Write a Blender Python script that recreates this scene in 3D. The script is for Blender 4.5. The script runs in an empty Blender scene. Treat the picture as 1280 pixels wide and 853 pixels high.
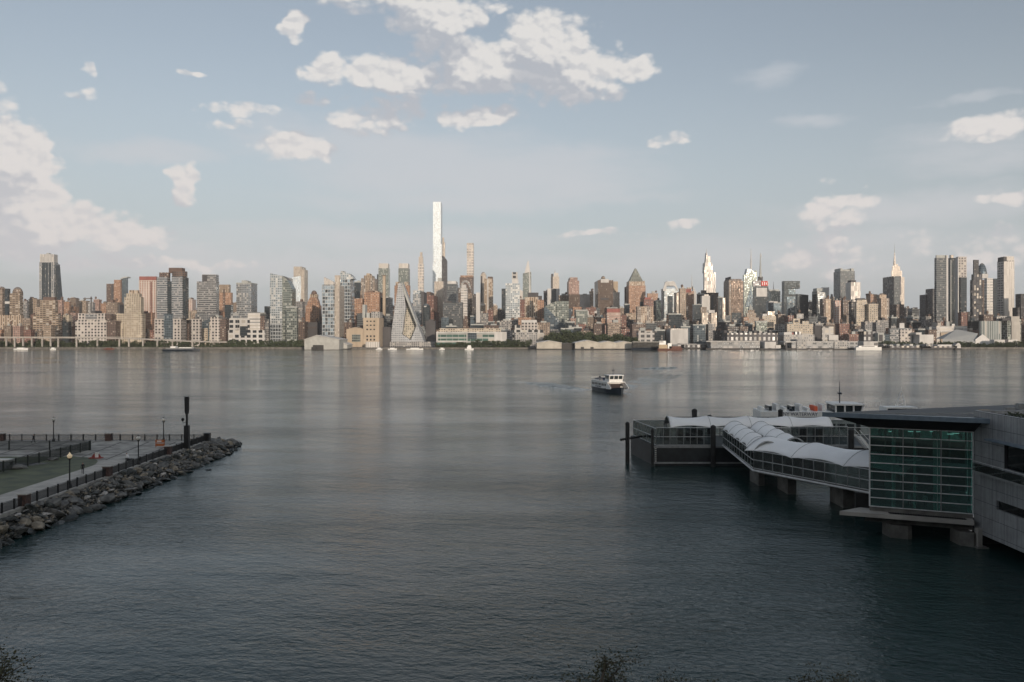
import bpy, bmesh, math, random
from mathutils import Vector, Matrix

# ------------------------------------------------------------------ camera
SC = bpy.context.scene
COL = SC.collection
F, H, HY = 1040.0, 25.0, 415.0          # focal length (px of a 1280 wide frame), eye height (m), horizon row
cam_d = bpy.data.cameras.new('camera')
cam = bpy.data.objects.new('camera', cam_d)
COL.objects.link(cam)
cam.location = (0, 0, H)
cam.rotation_euler = (math.radians(90), 0, 0)
cam_d.sensor_width = 36.0
cam_d.lens = 36.0 * F / 1280.0
cam_d.shift_y = -(426.5 - HY) / 1280.0
cam_d.clip_start = 0.5
cam_d.clip_end = 120000
SC.camera = cam

# ------------------------------------------------------------------ light
SUN_EL, SUN_AZ = math.radians(9.0), math.radians(18.0)   # low sun behind the camera, a little to its right
SUN_DIR = Vector((math.sin(SUN_AZ) * math.cos(SUN_EL), -math.cos(SUN_AZ) * math.cos(SUN_EL), math.sin(SUN_EL)))
SKY_STRENGTH = 0.12
CLOUD_GAIN = 1.0
EXPOSURE = 0.32
sun_d = bpy.data.lights.new('sun', 'SUN')
sun_d.energy = 3.1
sun_d.angle = math.radians(0.5)
sun_d.color = (1.0, 0.82, 0.65)
sun = bpy.data.objects.new('sun', sun_d)
COL.objects.link(sun)
sun.rotation_euler = SUN_DIR.to_track_quat('Z', 'Y').to_euler()
sun.location = (100, -300, 400)
SC.view_settings.view_transform = 'Standard'
SC.view_settings.look = 'None'
SC.view_settings.gamma = 1.0
SC.view_settings.use_curve_mapping = False
SC.view_settings.exposure = EXPOSURE
SC.cycles.max_bounces = 6
SC.cycles.transparent_max_bounces = 12
SC.cycles.volume_bounces = 0
SC.cycles.caustics_reflective = False
SC.cycles.caustics_refractive = False


# ------------------------------------------------------------------ node helpers
class NB:
    """small helper to wire node trees"""
    def __init__(s, tree): s.t = tree; s.n = tree.nodes; s.l = tree.links
    def new(s, ty, **kw):
        n = s.n.new(ty)
        for k, v in kw.items(): setattr(n, k, v)
        return n
    def put(s, sock, v):
        if isinstance(v, bpy.types.NodeSocket): s.l.new(v, sock)
        elif v is not None: sock.default_value = v
    def m(s, op, a, b=None, c=None, clamp=False):
        n = s.new('ShaderNodeMath', operation=op, use_clamp=clamp)
        s.put(n.inputs[0], a)
        if b is not None: s.put(n.inputs[1], b)
        if c is not None: s.put(n.inputs[2], c)
        return n.outputs[0]
    def v(s, op, a, b=None, scale=None):
        n = s.new('ShaderNodeVectorMath', operation=op)
        s.put(n.inputs[0], a)
        if b is not None: s.put(n.inputs[1], b)
        if scale is not None: s.put(n.inputs['Scale'], scale)
        return n.outputs['Value'] if op in ('DOT_PRODUCT', 'LENGTH', 'DISTANCE') else n.outputs['Vector']
    def xyz(s, x=0.0, y=0.0, z=0.0):
        n = s.new('ShaderNodeCombineXYZ')
        s.put(n.inputs[0], x); s.put(n.inputs[1], y); s.put(n.inputs[2], z)
        return n.outputs[0]
    def sep(s, v):
        n = s.new('ShaderNodeSeparateXYZ'); s.put(n.inputs[0], v); return n.outputs
    def mix(s, f, a, b, ty='MIX'):
        n = s.new('ShaderNodeMix', data_type='RGBA', blend_type=ty)
        s.put(n.inputs[0], f); s.put(n.inputs[6], a); s.put(n.inputs[7], b)
        return n.outputs[2]
    def noise(s, v, scale, detail=4.0, rough=0.55, dist=0.0, dim='3D'):
        n = s.new('ShaderNodeTexNoise', noise_dimensions=dim)
        s.put(n.inputs['Vector'], v); s.put(n.inputs['Scale'], scale)
        n.inputs['Detail'].default_value = detail; n.inputs['Roughness'].default_value = rough
        n.inputs['Distortion'].default_value = dist
        return n.outputs['Fac']
    def ramp(s, f, a, b, lo=0.0, hi=1.0, smooth=True):
        n = s.new('ShaderNodeMapRange', interpolation_type='SMOOTHSTEP' if smooth else 'LINEAR')
        s.put(n.inputs[0], f); s.put(n.inputs[1], a); s.put(n.inputs[2], b); s.put(n.inputs[3], lo); s.put(n.inputs[4], hi)
        return n.outputs[0]


def rgb(c): return (c[0], c[1], c[2], 1.0)


# ------------------------------------------------------------------ sky with clouds
def mask_entry(x, y, rx, ry):
    u = (x - 640) / F; az = math.atan(u); te = (HY - y) / F * math.cos(az)
    return az, te, rx / F * math.cos(az) ** 2, ry / F * math.cos(az)

PUFF = [  # x, y, rx, ry, weight : cumulus
    (-5, 195, 80, 58, 1.8), (42, 190, 40, 40, 1.5), (28, 250, 66, 52, 1.7), (110, 286, 64, 22, 1.3), (20, 280, 150, 42, 1.5), (115, 290, 100, 24, 1.2), (160, 300, 60, 12, .9),
    (-40, 120, 60, 30, .5),
    (470, -12, 95, 30, 1.0), (548, 22, 62, 46, 1.25), (520, -10, 90, 35, 1.1),
    (682, 62, 62, 56, 1.3), (640, 78, 85, 36, 1.1), (590, 92, 60, 26, 1.0), (500, 95, 76, 30, 1.1), (560, 60, 60, 40, .9), (700, 90, 80, 44, 1.0), (410, 88, 32, 28, 1.05), (790, 85, 40, 16, 1.0),
    (730, 108, 58, 20, .8), (372, 33, 22, 16, .95), (392, 122, 22, 10, .6),
    (362, 184, 62, 22, 1.05), (300, 140, 48, 12, .7), (288, 158, 34, 8, .6), (462, 148, 52, 26, .72), (510, 138, 30, 22, .6), (598, 145, 56, 17, .9),
    (231, 230, 22, 28, .9), (1048, 248, 42, 14, 1.0), (1038, 275, 40, 45, .55), (1245, 158, 75, 18, .72), (1270, 245, 40, 9, .85),
    (855, 282, 24, 8, .75), (110, 118, 26, 10, .5), (240, 88, 16, 6, .7), (104, 82, 12, 10, .5), (845, 176, 26, 7, .5), (620, 8, 14, 10, .4),
    (740, 294, 50, 5, .45), (205, 330, 150, 9, .55), (80, 322, 130, 12, .55), (1030, 330, 60, 35, .45), (1240, 310, 90, 30, .42),
]
THIN = [
    (610, 222, 230, 34, .95), (520, 190, 200, 30, .7), (420, 175, 120, 30, .6), (185, 192, 95, 14, .7), (560, 250, 190, 20, .7), (690, 200, 120, 22, .7),
    (1150, 262, 200, 24, .7), (1230, 185, 120, 30, .5), (260, 330, 330, 22, .85), (480, 300, 260, 18, .5), (1050, 320, 300, 40, .55), (150, 312, 240, 24, .8),
    (960, 95, 30, 14, .5), (1010, 150, 40, 8, .4), (1215, 120, 50, 6, .5), (760, 248, 90, 10, .45), (640, 330, 420, 14, .5),
]


def field_group(name, masks):
    g = bpy.data.node_groups.new(name, 'ShaderNodeTree')
    g.interface.new_socket('Dir', in_out='INPUT', socket_type='NodeSocketVector')
    g.interface.new_socket('Value', in_out='OUTPUT', socket_type='NodeSocketFloat')
    b = NB(g)
    gi = b.new('NodeGroupInput'); go = b.new('NodeGroupOutput')
    d = gi.outputs[0]
    X, Y, Z = b.sep(d)[:3]
    hyp = b.m('SQRT', b.m('ADD', b.m('MULTIPLY', X, X), b.m('MULTIPLY', Y, Y)))
    hyp = b.m('MAXIMUM', hyp, 0.02)
    az = b.m('ARCTAN2', X, Y); te = b.m('DIVIDE', Z, hyp)
    p = b.xyz(az, te, 0.0)
    # warp the mask space so outlines are not ellipses
    wv = b.xyz(b.m('MULTIPLY', az, 1.0), b.m('MULTIPLY', te, 1.6), 0.0)
    w1 = b.noise(wv, 13.0, 3.0, .65); w2 = b.noise(b.v('ADD', wv, (7.3, 2.1, 0.4)), 13.0, 3.0, .65)
    p = b.v('ADD', p, b.xyz(b.m('MULTIPLY', b.m('SUBTRACT', w1, .5), .075), b.m('MULTIPLY', b.m('SUBTRACT', w2, .5), .04), 0.0))
    acc = None
    for (x, y, rx, ry, w) in masks:
        a, e, ra, re = mask_entry(x, y, rx, ry)
        q = b.v('MULTIPLY', b.v('SUBTRACT', p, (a, e, 0)), (1 / ra, 1 / re, 0))
        dd = b.v('DOT_PRODUCT', q, q)
        val = b.m('MULTIPLY_ADD', dd, -w * .80, w * .80)
        acc = val if acc is None else b.m('MAXIMUM', acc, val)
    # the part of the sky outside the picture has its own scattered cover
    away = b.ramp(b.m('ABSOLUTE', az), .72, .95)
    n0 = b.noise(b.v('MULTIPLY', d, (1, 1, 3.0)), 2.3, 3.0, .5)
    rest = b.m('SUBTRACT', b.m('MULTIPLY', b.m('SUBTRACT', n0, .53), 4.5), b.m('MULTIPLY', b.m('SUBTRACT', 1.0, away), 1.6))
    acc = b.m('MAXIMUM', acc, rest)
    acc = b.m('MAXIMUM', acc, -1.2)
    b.l.new(acc, go.inputs[0])
    return g


def build_world():
    w = bpy.data.worlds.new('World'); SC.world = w; w.use_nodes = True
    b = NB(w.node_tree); b.n.clear()
    out = b.new('ShaderNodeOutputWorld'); bg = b.new('ShaderNodeBackground')
    sky = b.new('ShaderNodeTexSky', sky_type='NISHITA')
    sky.sun_disc = False
    sky.sun_elevation = SUN_EL
    sky.sun_rotation = math.pi - SUN_AZ
    sky.altitude = 0; sky.air_density = 1.0; sky.dust_density = 2.2; sky.ozone_density = 1.6
    tc = b.new('ShaderNodeTexCoord'); d = b.v('NORMALIZE', tc.outputs['Generated'])
    gp = field_group('cumulus_masks', PUFF); gt = field_group('veil_masks', THIN)
    def ev(g, v):
        n = b.new('ShaderNodeGroup'); n.node_tree = g; b.put(n.inputs[0], v); return n.outputs[0]
    def nz(v, sc, amp, zs, det, bil=False):
        X, Y, Z = b.sep(v)[:3]
        hyp = b.m('MAXIMUM', b.m('SQRT', b.m('ADD', b.m('MULTIPLY', X, X), b.m('MULTIPLY', Y, Y))), .02)
        te = b.m('DIVIDE', Z, hyp); nv = b.xyz(b.m('ARCTAN2', X, Y), b.m('MULTIPLY', te, zs), b.m('MULTIPLY', te, .3))
        r = b.m('MULTIPLY', b.m('SUBTRACT', b.noise(nv, sc, det, .60, .2), .5), amp)
        if not bil: return r
        wn = b.new('ShaderNodeTexNoise'); b.put(wn.inputs['Vector'], nv); wn.inputs['Scale'].default_value = 60.0; wn.inputs['Detail'].default_value = 2.0
        pv = b.v('ADD', nv, b.v('SCALE', b.v('SUBTRACT', wn.outputs['Color'], (.5, .5, .5)), scale=.012))
        for q, k in ((34.0, .75), (85.0, .42)):
            vo = b.new('ShaderNodeTexVoronoi', feature='F1'); b.put(vo.inputs['Vector'], pv); vo.inputs['Scale'].default_value = q
            r = b.m('ADD', r, b.m('MULTIPLY', b.m('SUBTRACT', .48, vo.outputs['Distance']), k))
        return r
    m0 = ev(gp, d); m2 = ev(gp, b.v('ADD', d, (.010, 0, .034)))
    n0 = nz(d, 20.0, 1.5, 1.3, 9.0, True); n1 = nz(b.v('ADD', d, (.003, 0, .006)), 20.0, 1.5, 1.3, 6.0, True)
    f0 = b.m('ADD', m0, n0)
    t0 = b.m('ADD', ev(gt, d), nz(d, 8.0, 1.6, 4.0, 6.0))
    hs = b.new('ShaderNodeHueSaturation'); hs.inputs['Saturation'].default_value = SKY_SAT
    b.l.new(sky.outputs[0], hs.inputs['Color'])
    base = hs.outputs[0]
    te = b.sep(d)[2]
    low = b.ramp(te, 0.0, .34, 1.0, 0.0)
    # colour of the air towards the horizon
    base = b.mix(b.m('MULTIPLY', low, HOR_MIX), base, rgb(HORIZON))
    base = b.mix(1.0, base, rgb(SKY_TINT), 'MULTIPLY')
    a_t = b.ramp(t0, -.45, .8, 0.0, .72)
    veil = b.mix(low, rgb(VEIL_HI), rgb(VEIL_LO))
    c = b.mix(a_t, base, veil)
    a_p = b.ramp(f0, -.12, .50, 0.0, .97)
    sh1 = b.ramp(b.m('SUBTRACT', n0, n1), -.34, .30)
    sh2 = b.ramp(b.m('ADD', b.m('SUBTRACT', m0, m2), b.m('MULTIPLY', n0, .25)), -.30, .45)
    lit = b.m('ADD', b.m('MULTIPLY', sh1, .42), b.m('MULTIPLY', sh2, .58))
    brt = b.mix(low, rgb(CL_HI), rgb(CL_LO))
    drk = b.mix(low, rgb(CS_HI), rgb(CS_LO))
    cc = b.mix(b.ramp(lit, .24, .90), drk, brt)
    cc = b.mix(b.m('MULTIPLY', low, .22), cc, rgb(HORIZON))
    c = b.mix(a_p, c, cc)
    b.l.new(c, bg.inputs[0]); bg.inputs[1].default_value = SKY_STRENGTH
    b.l.new(bg.outputs[0], out.inputs[0])
    w.cycles.sampling_method = 'MANUAL'; w.cycles.sample_map_resolution = 512

# radiances below are divided by SKY_STRENGTH
SKY_SAT, HOR_MIX = .55, .74
SKY_TINT = (1.0, 1.005, 1.015)
def R(c, k=1.0): return tuple(v * k / SKY_STRENGTH for v in c)
HORIZON = R((.43, .47, .505))
VEIL_HI, VEIL_LO = R((.45, .475, .51)), R((.52, .52, .535))
CL_HI, CL_LO = R((.62, .605, .59)), R((.66, .605, .58))
CS_HI, CS_LO = R((.37, .39, .43)), R((.50, .485, .50))
build_world()


# ------------------------------------------------------------------ object helpers
def tag(o, label=None, cat=None, group=None, kind=None):
    if label: o['label'] = label
    if cat: o['category'] = cat
    if group: o['group'] = group
    if kind: o['kind'] = kind
    return o

def empty(name, loc, label=None, cat=None, group=None, rz=0.0):
    o = bpy.data.objects.new(name, None); COL.objects.link(o)
    o.location = loc; o.rotation_euler = (0, 0, rz); o.empty_display_size = .5
    return tag(o, label, cat, group)

def origin(o):
    v = Vector((0, 0, 0))
    while o is not None: v += o.location; o = o.parent
    return v

def kids(o): return [c for c in bpy.data.objects if c.parent is o]

def copy_tree(o, parent=None):
    c = o.copy(); COL.objects.link(c); c.parent = parent
    for k in kids(o): copy_tree(k, c)
    return c


class MB:
    def __init__(s): s.v = []; s.f = []; s.mi = []
    def add(s, vs, fs, mi=0):
        k = len(s.v); s.v += [tuple(v) for v in vs]
        for f in fs: s.f.append([i + k for i in f]); s.mi.append(mi)
        return s
    def box(s, x0, x1, y0, y1, z0, z1, mi=0):
        return s.add([(x0, y0, z0), (x1, y0, z0), (x1, y1, z0), (x0, y1, z0), (x0, y0, z1), (x1, y0, z1), (x1, y1, z1), (x0, y1, z1)],
                     [(0, 3, 2, 1), (4, 5, 6, 7), (0, 1, 5, 4), (1, 2, 6, 5), (2, 3, 7, 6), (3, 0, 4, 7)], mi)
    def prism_y(s, poly, y0, y1, mi=0):       # poly of (x,z), front at y0
        n = len(poly)
        vs = [(x, y0, z) for x, z in poly] + [(x, y1, z) for x, z in poly]
        return s.add(vs, [tuple(range(n)), tuple(range(2 * n - 1, n - 1, -1))] + [(i, i + n, (i + 1) % n + n, (i + 1) % n) for i in range(n)], mi)
    def prism_z(s, poly, z0, z1, mi=0, top=None):       # poly of (x,y) ccw ; top = other poly for the upper ring
        n = len(poly); tp = top or poly
        vs = [(x, y, z0) for x, y in poly] + [(x, y, z1) for x, y in tp]
        return s.add(vs, [tuple(range(n - 1, -1, -1)), tuple(range(n, 2 * n))] + [(i, (i + 1) % n, (i + 1) % n + n, i + n) for i in range(n)], mi)
    def lathe(s, cx, cy, prof, n=12, mi=0):    # prof of (r,z)
        k = len(s.v); m = len(prof)
        for r, z in prof:
            for i in range(n):
                a = 2 * math.pi * i / n; s.v.append((cx + r * math.cos(a), cy + r * math.sin(a), z))
        for j in range(m - 1):
            for i in range(n):
                s.f.append([k + j * n + i, k + j * n + (i + 1) % n, k + (j + 1) * n + (i + 1) % n, k + (j + 1) * n + i]); s.mi.append(mi)
        s.f.append([k + i for i in range(n - 1, -1, -1)]); s.mi.append(mi)
        s.f.append([k + (m - 1) * n + i for i in range(n)]); s.mi.append(mi)
        return s
    def tube(s, pts, r, n=6, mi=0):
        pts = [Vector(p) for p in pts]; k = len(s.v); m = len(pts)
        rs = r if isinstance(r, (list, tuple)) else [r] * m
        for j, p in enumerate(pts):
            d = (pts[min(j + 1, m - 1)] - pts[max(j - 1, 0)]).normalized()
            up = Vector((0, 0, 1)) if abs(d.z) < .9 else Vector((1, 0, 0))
            a = d.cross(up).normalized(); b = a.cross(d)
            for i in range(n):
                t = 2 * math.pi * i / n
                s.v.append(tuple(p + (a * math.cos(t) + b * math.sin(t)) * rs[j]))
        for j in range(m - 1):
            for i in range(n):
                s.f.append([k + j * n + i, k + j * n + (i + 1) % n, k + (j + 1) * n + (i + 1) % n, k + (j + 1) * n + i]); s.mi.append(mi)
        s.f.append([k + i for i in range(n)]); s.mi.append(mi)
        s.f.append([k + (m - 1) * n + i for i in range(n - 1, -1, -1)]); s.mi.append(mi)
        return s
    def bar(s, a, b, wd, z0, z1, mi=0):      # upright slab between plan points a,b
        a = Vector(a[:2]); b = Vector(b[:2]); d = (b - a).normalized(); n = Vector((-d.y, d.x)) * wd / 2
        return s.prism_z([a - n, b - n, b + n, a + n], z0, z1, mi)
    def grid(s, fn, nu, nv, mi=0):
        k = len(s.v)
        for i in range(nu + 1):
            for j in range(nv + 1): s.v.append(tuple(fn(i / nu, j / nv)))
        for i in range(nu):
            for j in range(nv):
                s.f.append([k + i * (nv + 1) + j, k + (i + 1) * (nv + 1) + j, k + (i + 1) * (nv + 1) + j + 1, k + i * (nv + 1) + j + 1]); s.mi.append(mi)
        return s
    def build(s, name, mat, parent=None, local=False, smooth=False, origin_at=None, fix=True):
        me = bpy.data.meshes.new(name)
        off = Vector((0, 0, 0))
        if parent is not None and not local: off = origin(parent)
        if origin_at is not None: off = Vector(origin_at)
        me.from_pydata([(x - off.x, y - off.y, z - off.z) for x, y, z in s.v], [], s.f)
        for m in (mat if isinstance(mat, (list, tuple)) else [mat]): me.materials.append(m)
        me.polygons.foreach_set('material_index', s.mi)
        if smooth: me.polygons.foreach_set('use_smooth', [True] * len(me.polygons))
        if fix:
            bm = bmesh.new(); bm.from_mesh(me); bmesh.ops.recalc_face_normals(bm, faces=bm.faces); bm.to_mesh(me); bm.free()
        me.update()
        o = bpy.data.objects.new(name, me); COL.objects.link(o)
        if parent is not None: o.parent = parent
        elif origin_at is not None: o.location = origin_at
        return o


def wx(x, d): return (x - 640.0) / F * d
def wz(y, d): return H + (HY - y) / F * d


# ------------------------------------------------------------------ plain materials
_M = {}
def mat(name, col, rough=.7, metal=0.0, var=.15, nscale=1.5, spec=.5, bump=0.0, emit=None, col2=None, wet=False):
    if name in _M: return _M[name]
    m = bpy.data.materials.new(name); m.use_nodes = True; b = NB(m.node_tree); b.n.clear()
    out = b.new('ShaderNodeOutputMaterial'); p = b.new('ShaderNodeBsdfPrincipled')
    tc = b.new('ShaderNodeTexCoord')
    n = b.noise(tc.outputs['Object'], nscale, 6.0, .6)
    c2 = col2 if col2 else tuple(v * (1 - var * 1.6) for v in col)
    c1 = tuple(min(1, v * (1 + var)) for v in col)
    c = b.mix(b.ramp(n, .3, .7), rgb(c2), rgb(c1))
    b.l.new(c, p.inputs['Base Color'])
    p.inputs['Roughness'].default_value = rough; p.inputs['Metallic'].default_value = metal
    p.inputs['Specular IOR Level'].default_value = spec
    if bump:
        bp = b.new('ShaderNodeBump'); bp.inputs['Distance'].default_value = bump; bp.inputs['Strength'].default_value = .8
        b.l.new(b.noise(tc.outputs['Object'], nscale * 4, 6.0, .65), bp.inputs['Height']); b.l.new(bp.outputs[0], p.inputs['Normal'])
    if emit:
        p.inputs['Emission Color'].default_value = rgb(emit[0]); p.inputs['Emission Strength'].default_value = emit[1]
    b.l.new(p.outputs[0], out.inputs[0])
    if wet:
        zz = b.sep(b.new('ShaderNodeNewGeometry').outputs['Position'])[2]
        wt = b.ramp(b.m('ADD', zz, b.m('MULTIPLY', n, .5)), .45, .95, 1.0, 0.0)
        c3 = b.mix(wt, c, (.012, .015, .012, 1)); b.l.new(c3, p.inputs['Base Color']); b.put(p.inputs['Roughness'], b.m('MULTIPLY_ADD', wt, -.45, rough))
    _M[name] = m
    return m
# ------------------------------------------------------------------ facade material (one node group, many settings)
def facade_group():
    g = bpy.data.node_groups.new('facade', 'ShaderNodeTree')
    def inp(n, t, d):
        s = g.interface.new_socket(n, in_out='INPUT', socket_type=t); s.default_value = d
    inp('Wall', 'NodeSocketColor', (.4, .3, .2, 1)); inp('Glass', 'NodeSocketColor', (.05, .06, .07, 1)); inp('Blind', 'NodeSocketColor', (.4, .38, .34, 1))
    inp('Bay', 'NodeSocketFloat', 3.2); inp('Floor', 'NodeSocketFloat', 3.2); inp('W', 'NodeSocketFloat', .45); inp('H', 'NodeSocketFloat', .5)
    inp('Metal', 'NodeSocketFloat', .3); inp('Rough', 'NodeSocketFloat', .2); inp('Tilt', 'NodeSocketFloat', .02)
    inp('BlindProb', 'NodeSocketFloat', .25); inp('Band', 'NodeSocketFloat', 0.0); inp('BandN', 'NodeSocketFloat', 5.0); inp('Band Color', 'NodeSocketColor', (.2, .2, .2, 1))
    g.interface.new_socket('BSDF', in_out='OUTPUT', socket_type='NodeSocketShader')
    b = NB(g); gi = b.new('NodeGroupInput'); go = b.new('NodeGroupOutput'); I = gi.outputs
    tc = b.new('ShaderNodeTexCoord'); P = b.sep(tc.outputs['Object']); N = b.sep(tc.outputs['Normal'])
    ax = b.m('ABSOLUTE', N[0]); side = b.m('GREATER_THAN', ax, .6)
    topf = b.m('GREATER_THAN', b.m('ABSOLUTE', N[2]), .6)
    oi = b.new('ShaderNodeObjectInfo'); rnd = oi.outputs['Random']
    u = b.m('ADD', b.m('MULTIPLY', P[0], b.m('SUBTRACT', 1.0, side)), b.m('MULTIPLY', P[1], side))
    u = b.m('ADD', u, 1000.3)
    uu = b.m('DIVIDE', u, I['Bay']); vv = b.m('DIVIDE', b.m('ADD', P[2], 100.0), I['Floor'])
    cu = b.m('FLOOR', uu); cv = b.m('FLOOR', vv); fu = b.m('FRACT', uu); fv = b.m('FRACT', vv)
    iw = b.m('LESS_THAN', b.m('ABSOLUTE', b.m('SUBTRACT', fu, .5)), b.m('MULTIPLY', I['W'], .5))
    ih = b.m('LESS_THAN', b.m('ABSOLUTE', b.m('SUBTRACT', fv, .5)), b.m('MULTIPLY', I['H'], .5))
    win = b.m('MULTIPLY', b.m('MULTIPLY', iw, ih), b.m('SUBTRACT', 1.0, topf))
    wn = b.new('ShaderNodeTexWhiteNoise', noise_dimensions='4D')
    b.put(wn.inputs['Vector'], b.xyz(cu, cv, side)); b.put(wn.inputs['W'], b.m('MULTIPLY', rnd, 91.7))
    r = wn.outputs['Value']; rc = wn.outputs['Color']
    # blocks of floors and columns that differ a little
    wn2 = b.new('ShaderNodeTexWhiteNoise', noise_dimensions='3D')
    b.put(wn2.inputs['Vector'], b.xyz(b.m('FLOOR', b.m('DIVIDE', cu, 3.0)), b.m('FLOOR', b.m('DIVIDE', cv, 7.0)), b.m('MULTIPLY', rnd, 13.0)))
    r2 = wn2.outputs['Value']
    # wall
    grime = b.noise(b.v('MULTIPLY', tc.outputs['Object'], (1, 1, .25)), .09, 5.0, .65)
    k = b.m('MULTIPLY', b.ramp(grime, .25, .75, .80, 1.12), b.m('MULTIPLY_ADD', rnd, .16, .92))
    k = b.m('MULTIPLY', k, b.m('MULTIPLY_ADD', r2, .12, .94))
    wall = b.mix(1.0, I['Wall'], b.xyz(k, k, k), 'MULTIPLY')
    # every few bays a recessed darker column
    cb = b.m('FLOORED_MODULO', cu, I['BandN'])
    bandm = b.m('MULTIPLY', b.m('LESS_THAN', cb, 1.5), I['Band'])
    wall = b.mix(bandm, wall, I['Band Color'])
    wall = b.mix(b.m('MULTIPLY', topf, .75), wall, (.16, .155, .15, 1))
    isbl = b.m('LESS_THAN', r, I['BlindProb'])
    gl = b.mix(isbl, I['Glass'], I['Blind'])
    kk = b.m('MULTIPLY_ADD', b.sep(rc)[1], .5, .75)
    gl = b.mix(1.0, gl, b.xyz(kk, kk, kk), 'MULTIPLY')
    col = b.mix(win, wall, gl)
    p = b.new('ShaderNodeBsdfPrincipled')
    b.l.new(col, p.inputs['Base Color'])
    wm = b.m('MULTIPLY', win, b.m('SUBTRACT', 1.0, b.m('MULTIPLY', isbl, .6)))
    b.l.new(b.m('MULTIPLY', wm, I['Metal']), p.inputs['Metallic'])
    b.l.new(b.m('ADD', b.m('MULTIPLY', wm, b.m('SUBTRACT', I['Rough'], .8)), .8), p.inputs['Roughness'])
    geo = b.new('ShaderNodeNewGeometry')
    j = b.v('SCALE', b.v('SUBTRACT', rc, (.5, .5, .5)), scale=b.m('MULTIPLY', b.m('MULTIPLY', I['Tilt'], 2.0), win))
    b.l.new(b.v('NORMALIZE', b.v('ADD', geo.outputs['Normal'], j)), p.inputs['Normal'])
    b.l.new(p.outputs[0], go.inputs[0])
    return g

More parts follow.
